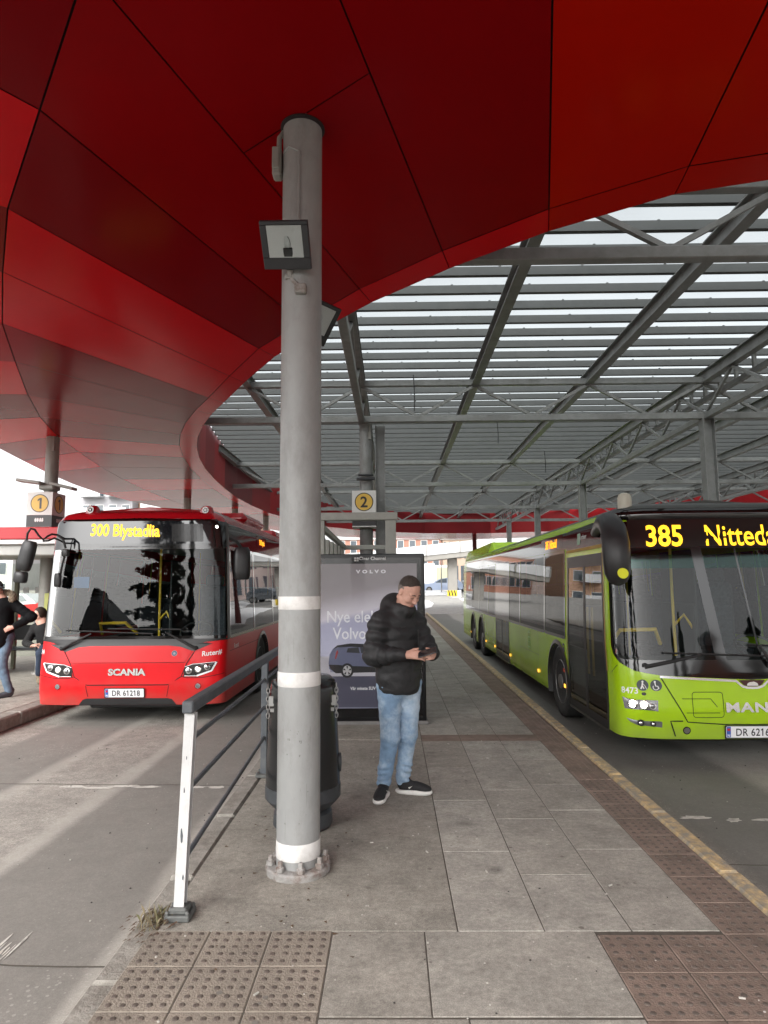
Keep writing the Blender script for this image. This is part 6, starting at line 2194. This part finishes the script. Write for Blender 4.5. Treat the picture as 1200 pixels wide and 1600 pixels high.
# ---------------------------------------------------------------- advertising panel behind the man
X_, Z_ = Vector((1, 0, 0)), Vector((0, 0, 1))
ad = thing('advertising_panel', 'black framed lightbox with a car advert behind the man', 'advertisement', (-.295, 8.08, 0), R(.4))
M_adk = mat('ad_frame_black', (.006, .006, .007), .2, spec=.35)
b = MB()
b.box((0, .10, 1.015), (1.38, .20, 2.03), ch=.012)
b.build('case', M_adk, ad)
b = MB()
b.box((0, .10, .02), (1.42, .26, .04), ch=.005); b.build('plinth', mat('plinth_grey', (.16, .155, .15), .7, var=.2), ad)
pm = bpy.data.materials.new('poster_print'); pm.use_nodes = True
t_ = pm.node_tree; N_, L_ = t_.nodes, t_.links
bs = N_['Principled BSDF']; bs.inputs['Roughness'].default_value = .45
tcn = N_.new('ShaderNodeTexCoord'); sp_ = N_.new('ShaderNodeSeparateXYZ'); L_.new(tcn.outputs['Object'], sp_.inputs[0])
ma = N_.new('ShaderNodeMath'); ma.operation = 'MULTIPLY_ADD'; L_.new(sp_.outputs['X'], ma.inputs[0]); ma.inputs[1].default_value = -.22; L_.new(sp_.outputs['Z'], ma.inputs[2])
rp_ = N_.new('ShaderNodeValToRGB')
mr_ = N_.new('ShaderNodeMapRange'); mr_.inputs['From Min'].default_value = .2; mr_.inputs['From Max'].default_value = 1.95
L_.new(ma.outputs[0], mr_.inputs['Value']); L_.new(mr_.outputs['Result'], rp_.inputs[0])
el = rp_.color_ramp.elements
el[0].position = 0; el[0].color = (.20, .20, .27, 1); el[1].position = 1; el[1].color = (.14, .125, .13, 1)
for (p_, c_) in ((.42, (.33, .33, .42, 1)), (.62, (.25, .25, .34, 1)), (.66, (.40, .375, .42, 1)), (.80, (.20, .18, .19, 1))):
    e_ = el.new(p_); e_.color = c_
L_.new(rp_.outputs[0], bs.inputs['Base Color'])
bs.inputs['Emission Strength'].default_value = .22
L_.new(rp_.outputs[0], bs.inputs['Emission Color'])
b = MB(); b.box((0, -.003, 1.05), (1.19, .005, 1.72)); po = b.build('poster', pm, ad)
def q2(mb, poly, y, mi=0):
    mb.add([(x, y, z) for x, z in poly], [tuple(range(len(poly)))], mi); return mb
b = MB()
q2(b, [(-.593, .20), (.593, .20), (.593, .565), (-.593, .565)], -.0075, 0)
q2(b, [(-.593, .565), (.593, .565), (.593, .60), (-.593, .615)], -.0072, 1)
q2(b, [(-.593, .60), (-.46, .60), (-.46, .80), (-.593, .80)], -.0069, 1)
b.build('printed_floor', [mat('poster_indigo', (.085, .085, .135), .45), mat('poster_white', (.66, .65, .72), .45)], po)
# the printed car, seen from the rear quarter
c = MB()
cx = -.42
bodyp = [(-.32, .66), (-.33, .74), (-.315, .86), (-.27, .93), (-.20, .985), (.0, 1.01), (.22, 1.00), (.36, .94), (.47, .86), (.62, .84), (.74, .79), (.76, .68), (.72, .62), (-.22, .60)]
q2(c, [(x * .80 - .215, .60 + (z - .60) * .86) for x, z in bodyp], -.0085, 0)
q2(c, [(x * .80 - .215, .60 + (z - .60) * .86) for x, z in [(-.275, .925), (-.20, .985), (.0, 1.01), (.22, 1.00), (.36, .94), (.30, .945), (.0, .965), (-.20, .955)]], -.0095, 1)
q2(c, [(x * .80 - .215, .60 + (z - .60) * .86) for x, z in [(-.06, .885), (-.04, .945), (.12, .955), (.14, .875)]], -.0096, 2)
q2(c, [(x * .80 - .215, .60 + (z - .60) * .86) for x, z in [(.16, .875), (.145, .955), (.24, .945), (.40, .87)]], -.0096, 2)
q2(c, [(x * .80 - .215, .60 + (z - .60) * .86) for x, z in [(-.30, .66), (-.325, .72), (-.18, .715), (-.02, .70), (.55, .68), (.74, .69), (.72, .62), (-.22, .60)]], -.0094, 1)
q2(c, [(x * .80 - .215, .60 + (z - .60) * .86) for x, z in [(-.235, .80), (-.215, .80), (-.185, .89), (-.195, .92), (-.215, .90)]], -.0098, 3)
for wx in (.0, .62):
    P = [(wx * .80 - .255 + .078 * math.cos(a), .632 + .086 * math.sin(a)) for a in np.linspace(0, 2 * math.pi, 28)[:-1]]; q2(c, P, -.0100, 1)
    P = [(wx * .80 - .255 + .052 * math.cos(a), .632 + .060 * math.sin(a)) for a in np.linspace(0, 2 * math.pi, 28)[:-1]]; q2(c, P, -.0103, 4)
    for k in range(5):
        a = 2 * math.pi * k / 5 + .3
        q2(c, [(wx * .80 - .255 + .015 * math.cos(a), .632 + .013 * math.sin(a)), (wx * .80 - .255 + .048 * math.cos(a - .25), .632 + .054 * math.sin(a - .25)), (wx * .80 - .255 + .048 * math.cos(a + .25), .632 + .054 * math.sin(a + .25))], -.0106, 1)
c.build('printed_car', [mat('print_blue', (.17, .19, .31), .45), mat('print_black', (.015, .015, .018), .45), mat('print_window', (.045, .05, .06), .45), mat('print_red', (.42, .03, .03), .45), mat('print_silver', (.62, .62, .64), .45)], po)
M_prt = mat('print_white_text', (.85, .85, .88), .5, emit=(.85, .85, .88), estr=.06)
b = MB()
text_on(b, 'Nye elektriske', (.0, -.0115, 1.205), X_, Z_, size=.198, bold=.002, sx=.86)
text_on(b, 'Volvo EX30.', (.0, -.0115, 1.005), X_, Z_, size=.198, bold=.002, sx=.86)
text_on(b, 'Vår minste SUV er her', (.0, -.0115, .405), X_, Z_, size=.052, bold=.0012, sx=.9)
text_on(b, 'VOLVO', (.035, -.0115, 1.795), X_, Z_, size=.055, bold=.003, sx=1.35, space=1.75)
b.build('printed_text', M_prt, po)
b = MB()
text_on(b, 'Clear Channel', (.055, -.0045, 1.955), X_, Z_, size=.056, bold=.001)
for (x, z) in ((-.155, 1.975), (-.125, 1.975), (-.155, 1.95), (-.125, 1.95)): q2(b, [(x - .012, z - .010), (x + .012, z - .010), (x + .012, z + .010), (x - .012, z + .010)], -.0045)
b.build('owner_lettering', M_wtext, ad)
b = MB(); b.box((0, -.022, 1.03), (1.30, .004, 1.90)); b.build('glass_cover', glass('poster_glass', (.97, .97, .97), .5, .005, 1.35), ad)

# ---------------------------------------------------------------- grey shelter frame behind the panel
M_sh = mat('shelter_grey_green', (.34, .35, .32), .5, var=.1, vscale=8)
sf = thing('shelter_frame', 'grey steel windbreak frame standing above the advertising panel', 'shelter', (-.46, 9.0, 0))
b = MB(); b.box((0, 0, 2.585), (1.08, .12, .105), ch=.008); b.build('top_rail', M_sh, sf)
b = MB(); b.box((.445, 0, 1.265), (.145, .10, 2.53), ch=.006); b.build('post', M_sh, sf)
b = MB(); b.box((-.50, 0, 1.265), (.08, .10, 2.53), ch=.006); b.build('post', M_sh, sf)
b = MB(); b.beam((-.52, 0, 2.46), (-.40, 2.9, 2.33), .07, .08, ch=.006); b.build('side_rail', M_sh, sf)
b = MB(); b.box((.02, 2.95, 2.33), (.95, .07, .08), ch=.006); b.build('rear_rail', M_sh, sf)
for k in range(6):
    b = MB(); b.box((-.515 + .02 * k, .35 + .46 * k, 1.18), (.05, .20, 2.28), ch=.004); b.build('side_slat', M_sh, sf)
b = MB(); b.box((.02, 2.95, 1.25), (.90, .012, 1.8)); b.build('glass_panel', glass('shelter_glass', (.86, .90, .87), .8, .01, 1.35), sf)
b = MB(); b.box((.48, 2.95, 1.2), (.07, .07, 2.3), ch=.005); b.build('post', M_sh, sf)
b = MB(); b.tube([(-.555, .0, 2.6), (-.56, .1, 3.9)], .018, 8); b.build('mast', M_sh, sf)

# ---------------------------------------------------------------- stop signs
M_sign = mat('sign_white', (.62, .62, .60), .4, var=.04)
M_ydisc = mat('sign_yellow', (.66, .42, .065), .4)
M_signk = mat('sign_black', (.018, .018, .02), .4)
def stop_sign(loc, rz, num, label, faces, w_=.46):
    t = thing('stop_sign', label, 'stop sign', loc, rz, 'numbered stop sign boxes on the columns')
    h = w_ / 2
    b = MB(); b.box((0, 0, .005), (w_, w_, .02), ch=.003); b.build('base_tray', M_sign, t)
    b = MB(); b.box((0, 0, .47), (w_, w_, .45), ch=.004); t1 = b.build('sign_box', M_sign, t)
    b = MB(); b.box((0, 0, .13), (w_ - .006, w_ - .006, .23)); b.build('route_band', M_signk, t)
    for (xd, nd) in faces:
        xd, nd = Vector(xd), Vector(nd)
        o = nd * (h + .002)
        b = MB()
        disc(b, o + Z_ * .475, .178, xd, Z_, 36, 1); disc(b, o + nd * .002 + Z_ * .475, .160, xd, Z_, 36, 0)
        f_ = b.build('number_disc', [M_ydisc, M_signk], t)
        b = MB(); text_on(b, num, o + nd * .004 + Z_ * .375, xd, Z_, size=.29, bold=.006); b.build('number', M_signk, f_)
        b = MB()
        for (x, z) in ((-.045, .15), (.045, .15)):
            for a_ in (0, 1):
                xx = x + (-.02 if a_ else .02)
                b.add([o + nd * .003 + xd * (xx - .009) + Z_ * (z - .038), o + nd * .003 + xd * (xx + .009) + Z_ * (z - .038), o + nd * .003 + xd * (xx + .015) + Z_ * (z + .038), o + nd * .003 + xd * (xx - .003) + Z_ * (z + .038)], [(0, 1, 2, 3)])
            for zz in (z - .015, z + .015):
                b.add([o + nd * .0035 + xd * (x - .045) + Z_ * (zz - .007), o + nd * .0035 + xd * (x + .045) + Z_ * (zz - .007), o + nd * .0035 + xd * (x + .045) + Z_ * (zz + .007), o + nd * .0035 + xd * (x - .045) + Z_ * (zz + .007)], [(0, 1, 2, 3)])
        b.build('route_mark', M_wtext, t)
    return t
FR = ((1, 0, 0), (0, -1, 0)); RT = ((0, 1, 0), (1, 0, 0))
stop_sign((-.525, 12.72, 2.755), 0, '2', 'white stop sign box with a yellow 2 above the advertising panel', (FR,))
stop_sign((-6.82, 12.85, 2.80), 0, '1', 'white stop sign box with a yellow 1 on the column left of the red bus', (FR, RT), .50)
b = MB()
for (sx, sy, a) in ((-.30, -.16, 0), (.30, -.05, 0)):
    b.box((-6.80 + sx, 12.9 + sy, 3.72 - .08 * (sx > 0)), (.48, .22, .06), Matrix.Rotation(R(8 if sx < 0 else 14), 3, 'Y'), ch=.012)
b.box((-6.80, 12.9, 3.62), (.30, .30, .10), ch=.02)
tag(b.build('column_lamp', M_colm), 'pair of flat grey lamp wings on the column above the stop 1 sign', 'lamp')
b = MB(); b.box((-.50, 12.78, 3.72), (.36, .10, .05), ch=.01); b.box((-.50, 12.80, 3.80), (.30, .05, .035), ch=.01)
tag(b.build('column_lamp', M_dark), 'small dark lamp bracket on the column above the stop 2 sign', 'lamp')

# ---------------------------------------------------------------- shelter at stop 1
ls = thing('bus_shelter', 'glass bus shelter with red and white roof edge at stop 1', 'shelter', (-7.6, 12.9, 0))
M_redw = mat('shelter_red', (.48, .012, .02), .35); M_whitew = mat('shelter_white', (.68, .68, .68), .4)
b = MB(); b.box((0, 0, 2.63), (4.4, 2.2, .22), ch=.015); b.build('roof', M_redw, ls)
b = MB(); b.box((0, 0, 2.475), (4.36, 2.16, .085), ch=.01); b.build('roof_edge', M_whitew, ls)
b = MB(); b.box((0, -.05, 2.33), (4.1, 1.9, .20), ch=.02); b.build('ceiling_box', mat('shelter_grey', (.40, .40, .38), .5), ls)
M_frame = mat('shelter_frame_olive', (.19, .19, .13), .45)
for x in (-2.0, -.20, 1.62):
    for y in (-.8, .8):
        b = MB(); b.box((x, y, 1.11), (.075, .075, 2.22), ch=.006); b.build('post', M_frame, ls)
M_shg = glass('shelter_pane', (.90, .93, .90), .8, .01, 1.35)
for (x, y, w_, d_) in ((-1.1, .8, 1.72, .012), (.71, .8, 1.74, .012), (1.62, 0, .012, 1.52)):
    b = MB(); b.box((x, y, 1.2), (w_, d_, 1.9)); b.build('glass_panel', M_shg, ls)
b = MB()
for z in (.92, 1.60):
    for k in range(7): b.box((.0 + .25 * k, .788, z), (.12, .004, .12))
    for k in range(6): b.box((1.612, -.62 + .25 * k, z), (.004, .12, .12))
b.build('glass_marking', M_whitew, ls)
b = MB(); b.box((.4, .35, .45), (2.2, .42, .05), ch=.015)
for x in (-.5, 1.3): b.box((x, .35, .22), (.06, .34, .43), ch=.01)
b.box((.4, .56, .75), (2.2, .04, .3), ch=.012)
b.build('bench', M_dark, ls)
# tall illuminated poster in the shelter
lp_ = MB(); lp_.box((-.75, -.60, 1.30), (1.35, .12, 1.95), ch=.01); lb = lp_.build('poster_case', M_frame, ls)
am = mat('orange_poster', (.62, .33, .05), .5, dirt=(.42, .50, .06), dirt_amt=.9, dscale=3.0, emit=(.62, .33, .05), estr=.15)
b = MB(); b.box((-.75, -.664, 1.33), (1.22, .006, 1.72)); b.build('poster', am, lb)
b = MB(); b.add([(-.55, -.672, 1.0), (-.25, -.672, 1.0), (-.25, -.672, 1.55), (-.36, -.672, 1.45), (-.45, -.672, 1.2)], [(0, 1, 2, 3, 4)], 0)
b.add([(-.25, -.672, 1.40), (-.14, -.672, 1.40), (-.14, -.672, 1.52), (-.25, -.672, 1.52)], [(0, 1, 2, 3)], 1); b.build('printed_shape', [mat('poster_grey', (.2, .2, .2), .5), mat('poster_green', (.12, .55, .10), .5)], lb)
b = MB(); b.box((-6.66, 12.80, 1.28), (.16, .02, .52), ch=.004)
tag(b.build('timetable_board', mat('olive_notice', (.35, .36, .10), .5)), 'narrow olive timetable board on the column at stop 1', 'notice board')

# ---------------------------------------------------------------- beyond the station
M_conc = mat('bridge_concrete', (.24, .23, .21), .8, var=.12, vscale=.6, dirt=(.25, .24, .21), dirt_amt=.5, dscale=.4)
M_par = mat('bridge_white_parapet', (.52, .53, .53), .5, var=.05, vscale=.5)
br = thing('footbridge', 'pale concrete bridge ramp with white parapet rising to the right behind the buses', 'bridge', (0, 60, 0))
bz = lambda x: 3.45 + .10 * x
xs_ = [-9 + 3 * i for i in range(14)]
b = MB(); p_ = MB(); p2_ = MB(); q_ = MB()
for a_, c_ in zip(xs_[:-1], xs_[1:]):
    b.beam((a_, 0, bz(a_) + .25), (c_ + .02, 0, bz(c_) + .25), 3.4, .5)
    p_.beam((a_, -1.75, bz(a_) + .90), (c_ + .02, -1.75, bz(c_) + .90), .10, .92)
    p2_.beam((a_, 1.75, bz(a_) + .90), (c_ + .02, 1.75, bz(c_) + .90), .10, .92)
    q_ = MB(); q_.box((a_, -1.83, bz(a_) + .9), (.10, .06, .95)); q_.build('parapet_post', M_conc, br)
b.build('deck', M_conc, br); p_.build('parapet', M_par, br); p2_.build('parapet', M_par, br)
for x in (5.45, -3.0, 15.0):
    b = MB(); b.box((x, 0, (bz(x) + .45) / 2), (.85, .8, bz(x) - .45 + .02), ch=.06); b.build('pier', M_conc, br)

M_winb = mat('window_glass_far', (.07, .085, .10), .06, spec=.6)
M_winf = mat('window_frame_far', (.6, .6, .58), .5)
def facade(name, label, x0, x1, y, z0, z1, col, nx, nz, ww, wh, group='buildings beyond the station', depth=14, base=None, slit=False, balcony=False):
    t = thing(name, label, 'building', ((x0 + x1) / 2, y, z0), 0, group)
    W = x1 - x0; Hh = z1 - z0
    M = mat(name + '_wall_' + str(len(MATS)), col, .85, var=.08, vscale=1.2, bump=.1, bscale=20)
    b = MB(); b.box((0, depth / 2, Hh / 2), (W, depth, Hh)); b.build('wall', M, t)
    b = MB(); b.box((0, depth / 2, Hh + .2), (W + .5, depth + .5, .4)); b.build('roof', mat('roof_parapet', (.40, .39, .38), .7), t)
    for i in range(nx):
        for j in range(nz):
            x = -W / 2 + (i + .5) * W / nx + (random.uniform(-.3, .3) * W / nx if slit else 0); z = Hh * (j + .55) / nz
            b = MB()
            b.box((x, -.02, z), (ww + .16, .08, wh + .16)); f_ = b.build('window', M_winf if not slit else M, t)
            g_ = MB(); g_.box((x, -.045, z), (ww, .06, wh)); g_.build('pane', M_winb, f_)
            if balcony and i % 2 == 0:
                bb = MB(); bb.box((x + .9, -.7, z - wh / 2 - .1), (3.0, 1.4, .14)); bb.box((x + .9, -1.36, z - wh / 2 + .5), (3.0, .05, 1.0)); bb.build('balcony', mat('balcony_pale', (.55, .56, .57), .6), t)
    return t
facade('apartment_block', 'pale grey apartment block above the left end of the red bus', -44.0, -36.6, 92, -.15, 16.4, (.34, .335, .35), 4, 6, 1.0, 1.5, balcony=True)
facade('apartment_block', 'orange plaster apartment block above the middle of the red bus', -36.5, -20.0, 94, -.15, 14.6, (.40, .25, .17), 6, 5, 1.5, 1.4, balcony=True)
facade('office_block', 'pale block behind the shelter at stop 1', -75, -52, 90, -.15, 8.5, (.52, .51, .50), 7, 3, 1.5, 1.6)
facade('brick_building', 'orange brick building above the bridge with small windows', -9.0, 8.0, 106, 1.2, 8.9, (.34, .165, .12), 9, 3, .9, 1.9)
facade('plaster_building', 'beige building with narrow slit windows behind the bridge pier', 8.05, 13.6, 104, 1.2, 8.7, (.36, .27, .205), 9, 2, .32, 2.6, slit=True)
facade('plaster_building', 'pale pink building with slit windows right of the bridge pier', 13.7, 42, 110, 1.2, 9.4, (.42, .34, .32), 26, 2, .45, 2.8, slit=True)
facade('brick_building', 'long low brick terrace far behind the steel roof', -20, -9.2, 120, 1.2, 9.0, (.40, .20, .14), 8, 2, 1.0, 1.5)
ks = thing('kiosk', 'small white kiosk under the bridge', 'kiosk', (4.3, 78, ground_z(78)))
b = MB(); b.box((0, 1, 1.45), (1.5, 2, 2.9), ch=.05); b.box((1.7, 1.2, 1.35), (1.9, 1.8, 2.7), ch=.05); b.build('wall', M_whitew, ks)
b = MB(); b.box((1.7, .29, 1.5), (1.5, .06, 1.9)); b.build('window', mat('kiosk_window', (.40, .38, .26), .3), ks)
hl_ = MB()
for k in range(60):
    a = -120 + k * 6
    hl_.v += [(a, 330, -1), (a, 330, 15 + 6 * math.sin(k * .5) + 3 * math.sin(k * 1.7))]
for k in range(59): hl_.f.append((2 * k, 2 * k + 1, 2 * k + 3, 2 * k + 2)); hl_.m.append(0)
o_ = len(hl_.v)
for k in range(60):
    a = -120 + k * 6; hl_.v.append((a, 420, 13))
for k in range(59): hl_.f.append((2 * k + 1, o_ + k, o_ + k + 1, 2 * k + 3)); hl_.m.append(0)
tag(hl_.build('hills', mat('wooded_hill', (.26, .21, .19), .9, var=.3, vscale=.15)), kind='structure')

def car(label, loc, rz, col, L=4.1, group='parked cars beyond the station'):
    t = thing('parked_car', label, 'car', loc, rz, group)
    M = mat('car_paint_' + label[:12].replace(' ', '_'), col, .25, coat=.5)
    side = [(-L / 2, .35), (-L / 2 + .02, .75), (-L / 2 + .22, .92), (-L * .22, .98), (-L * .08, 1.35), (L * .12, 1.50), (L * .34, 1.42), (L / 2 - .12, .98), (L / 2, .80), (L / 2, .38), (L / 2 - .3, .28), (-L / 2 + .3, .28)]
    b = MB(); b.prism(side, -.82, .82); 
    b.v = [(x, y * (1 - .22 * max(0, z - .95)), z) for x, y, z in b.v]
    b.build('body', M, t)
    for s_ in (-1, 1):
        w1 = [(-L * .17, 1.0), (-L * .06, 1.31), (L * .11, 1.43), (L * .11, 1.0)]; w2 = [(L * .135, 1.0), (L * .135, 1.43), (L * .31, 1.36), (L * .38, 1.02)]
        for w_ in (w1, w2):
            b = MB(); b.add([(x, s_ * (.826 * (1 - .22 * max(0, z - .95)) + .006), z) for x, z in w_], [(0, 1, 2, 3)]); b.build('side_window', M_winb, t)
        for x in (-L * .32, L * .32):
            b = MB(); b.lathe([(.18, .10), (.30, .105), (.31, .07), (.31, -.1)], n=20); b.lathe([(.0, .112), (.19, .11)], n=14, mi=1, caps=False)
            b.v = [(x_ + x, s_ * (.74 + z_), y_ + .31) for x_, y_, z_ in b.v]; b.build('wheel', [M_tyre, M_rim], t, True)
    b = MB(); b.add([(-L * .215, -.74, 1.0), (-L * .215, .74, 1.0), (-L * .09, .68, 1.33), (-L * .09, -.68, 1.33)], [(0, 1, 2, 3)]); b.v = [(x - .012, y, z + .012) for x, y, z in b.v]; b.build('windscreen', M_winb, t)
    b = MB()
    for s_ in (-1, 1): b.ball((-L / 2 + .06, s_ * .58, .72), (.08, .16, .09), 10)
    b.build('headlight', M_chrome, t)
    return t
car('blue grey hatchback parked beside the bridge pier', (5.1, 67, ground_z(67)), R(-8), (.25, .30, .40))
car('dark car parked right of the bridge pier', (8.3, 69, ground_z(69)), R(20), (.10, .11, .12))
car('red car seen through the glass of the shelter at stop 1', (-17.6, 35, -.15), R(8), (.45, .02, .02))
car('white van like car parked behind the left shelter', (-23.5, 40, -.15), R(0), (.55, .56, .57), 4.8)
cs = thing('chevron_barrier', 'yellow and black striped barrier end by the far kerb', 'barrier', (5.15, 57, ground_z(57)))
b = MB(); b.box((0, 0, .42), (.85, .12, .48)); b.box((.25, .3, .35), (1.0, .5, .6), mi=2)
for k in range(3):
    x = -.22 + k * .25
    b.add([(x - .06, -.066, .19), (x + .06, -.066, .19), (x - .04, -.066, .65), (x - .16, -.066, .65)], [(0, 1, 2, 3)], 1)
b.build('board', [mat('hazard_yellow', (.72, .52, .02), .5), M_black, M_snow], cs)
b = MB(); b.tube([(0, 0, 0), (0, 0, 4.8)], .05, 8); b.box((.0, -.07, 4.5), (.7, .03, .7), Matrix.Rotation(R(45), 3, 'Y'))
b.v = [(x + 4.75, y + 64, z + ground_z(64)) for x, y, z in b.v]
tag(b.build('sign_post', M_steel), 'thin grey road sign post in front of the blue grey hatchback', 'sign post')

# ---------------------------------------------------------------- what the windows mirror: trees and gabled houses behind the viewer
M_bark = mat('bark', (.07, .055, .04), .95, var=.3, vscale=12, bump=.5, bscale=30)
M_leaf = [mat('needle_dark', (.022, .032, .016), .8), mat('needle_mid', (.04, .055, .025), .8), mat('needle_brown', (.06, .05, .03), .8)]
def conifer(loc, h, r, label, seed, group='trees behind the viewer'):
    rs = random.Random(seed)
    t = thing('conifer_tree', label, 'tree', loc, 0, group)
    b = MB(); b.tube([(0, 0, 0), (.05, .02, h * .5), (0, 0, h * .98)], [.20, .12, .02], 8)
    for k in range(26):
        z = h * (.12 + .8 * k / 26); a = k * 2.4; rr = r * (1 - z / h) * .9
        b.tube([(0, 0, z), (rr * math.cos(a), rr * math.sin(a), z - .1 * rr)], [.04, .01], 5)
    b.build('trunk', M_bark, t, True)
    c = MB()
    for k in range(15000):
        f = rs.random() ** .8
        z = h * (.08 + .92 * f)
        rr = r * (1 - f) ** .8 * (.65 + .35 * math.sin(z * 5.0 + seed)) * (.35 + .65 * rs.random() ** .5) + .05
        a = rs.random() * 6.283
        p = Vector((rr * math.cos(a), rr * math.sin(a), z))
        sc_ = max(h / 16, .75)
        d1 = Vector((rs.uniform(-1, 1), rs.uniform(-1, 1), rs.uniform(-.6, .3))).normalized() * rs.uniform(.09, .19) * sc_
        d2 = d1.cross(Vector((rs.uniform(-1, 1), rs.uniform(-1, 1), 1))).normalized() * .07 * sc_
        c.add([p - d1 - d2, p + d1 - d2, p + d1 + d2, p - d1 + d2], [(0, 1, 2, 3)], rs.choice((0, 0, 1, 1, 2)))
    c.keepn = True
    c.build('crown', M_leaf, t)
    return t
for k, (x, y, h, r, lb) in enumerate(((-14.8, -27, 24, 3.6, 'tall dark conifer mirrored right of the middle of the red bus windscreen'), (-10.8, -30, 17, 2.2, 'second dark conifer mirrored in the red bus windscreen, beside the tallest one'),
        (14, -34, 8.5, 2.0, 'conifer mirrored low in the left half of the green bus windscreen'), (31, -44, 11, 3.0, 'broad conifer mirrored beside the house in the green bus windscreen'), (17.5, -37, 10, 2.2, 'shorter conifer mirrored left of the house in the green bus windscreen'))):
    conifer((x, y, -.15), h, r, lb, k)
def gabled(loc, w_, h, col, label):
    t = thing('gabled_house', label, 'house', loc, 0, 'houses behind the viewer')
    M = mat('house_wall_%d' % len(MATS), col, .85, var=.1)
    b = MB(); b.box((0, 0, h / 2), (w_, 9, h)); b.add([(-w_ / 2, 4.5, h), (w_ / 2, 4.5, h), (0, 4.5, h + w_ * .45)], [(0, 1, 2)]); b.add([(-w_ / 2, -4.5, h), (w_ / 2, -4.5, h), (0, -4.5, h + w_ * .45)], [(0, 1, 2)]); b.build('wall', M, t)
    b = MB()
    for s_ in (-1, 1): b.beam((s_ * w_ * .29, -4.9, h + w_ * .23), (s_ * w_ * .29, 4.9, h + w_ * .23), w_ * .70, .15, up=(s_ * .45 * 2, 0, 1))
    b.build('roof', mat('dark_tiles', (.05, .045, .045), .7), t)
    for i in range(3):
        for j in range(2):
            b = MB(); b.box((-w_ / 2 + w_ * (i + .5) / 3, 4.52, h * (.28 + .45 * j)), (1.1, .06, 1.4)); b.build('window', M_winb, t)
gabled((-46, -84, -.15), 11, 9, (.16, .10, .08), 'brown gabled house mirrored in the left part of the red bus windscreen')
gabled((-30, -92, -.15), 10, 8, (.22, .17, .14), 'grey brown gabled house mirrored in the red bus windscreen')
gabled((26, -48, -.15), 8, 6, (.35, .12, .07), 'red brown house mirrored in the green bus windscreen')

# ---------------------------------------------------------------- small stuff on the ground
lt = MB()
rs = random.Random(11)
for k in range(260):
    x = rs.uniform(-1.1, 1.5); y = 2.4 + 9 * rs.random() ** 1.6
    r_ = rs.uniform(.0022, .006)
    mi = 0 if rs.random() < .7 else 1
    lt.ball((x, y, r_ * .3), (r_ * rs.uniform(.8, 1.5), r_ * rs.uniform(.8, 1.5), r_ * .6), 6, mi)
for k in range(14):
    x = rs.uniform(-1.0, 1.4); y = 2.6 + 6 * rs.random() ** 1.4; a = rs.random() * 6.28
    lt.tube([(x, y, .005), (x + .024 * math.cos(a), y + .024 * math.sin(a), .005)], .0042, 6, 0)
for k in range(40):
    x = rs.uniform(-1.2, -.2); y = rs.uniform(3.0, 5.2); a = rs.random() * 6.28
    l = rs.uniform(.012, .03)
    lt.add([(x, y, .003), (x + l * math.cos(a), y + l * math.sin(a), .006), (x + l * math.cos(a + .7), y + l * math.sin(a + .7), .004)], [(0, 1, 2)], 2)
for k in range(500):
    x = rs.choice((rs.uniform(-4.8, -1.35), rs.uniform(2.1, 6))); y = 2.4 + 9 * rs.random() ** 1.4
    r_ = rs.uniform(.003, .008)
    lt.ball((x, y, -.178 + r_ * .3), (r_, r_ * 1.2, r_ * .6), 6, 0 if rs.random() < .5 else 1)
for k in range(90):
    x = rs.uniform(-1.05, 1.5); y = 2.4 + 6 * rs.random() ** 1.5; r_ = rs.uniform(.006, .016)
    P = [(x + r_ * rs.uniform(.7, 1.1) * math.cos(a), y + r_ * rs.uniform(.7, 1.1) * math.sin(a), .0022) for a in np.linspace(0, 6.283, 10)[:-1]]
    lt.add(P, [tuple(range(9))], 3)
tag(lt.build('ground_litter', [mat('pale_grit', (.42, .40, .36), .8), mat('dark_grit', (.06, .055, .05), .9), mat('dead_leaf', (.09, .055, .03), .9), mat('old_gum', (.17, .155, .135), .9)]), kind='stuff')
tf = MB()
for k in range(55):
    a = rs.random() * 6.28; q = rs.random() ** .6 * .085
    x, y = -1.20 + q * math.cos(a), 3.47 + q * math.sin(a) * .8
    h = rs.uniform(.015, .075); lx, ly = rs.uniform(-.05, .05), rs.uniform(-.05, .05)
    w_ = .0022
    tf.add([(x - w_, y, -.03), (x + w_, y, -.03), (x + lx * .5 + w_ * .7, y + ly * .5, h * .6), (x + lx, y + ly, h)], [(0, 1, 2, 3)], 0 if rs.random() < .8 else 1)
for k in range(120):
    a = rs.random() * 6.28; q = rs.random() ** .5 * .17
    x, y = -1.22 + q * math.cos(a) * .8, 3.42 + q * math.sin(a)
    l = rs.uniform(.01, .03)
    z = rs.uniform(-.02, .022)
    tf.add([(x, y, z), (x + l, y + l * .3, z + .008), (x + l * .5, y + l, z + .004)], [(0, 1, 2)], 2)
tf.keepn = True
tag(tf.build('grass_tuft', [mat('dry_grass', (.20, .165, .10), .9), mat('green_grass', (.13, .125, .06), .9), mat('leaf_litter', (.085, .05, .028), .95)]), kind='stuff')
bpy.context.view_layer.update()
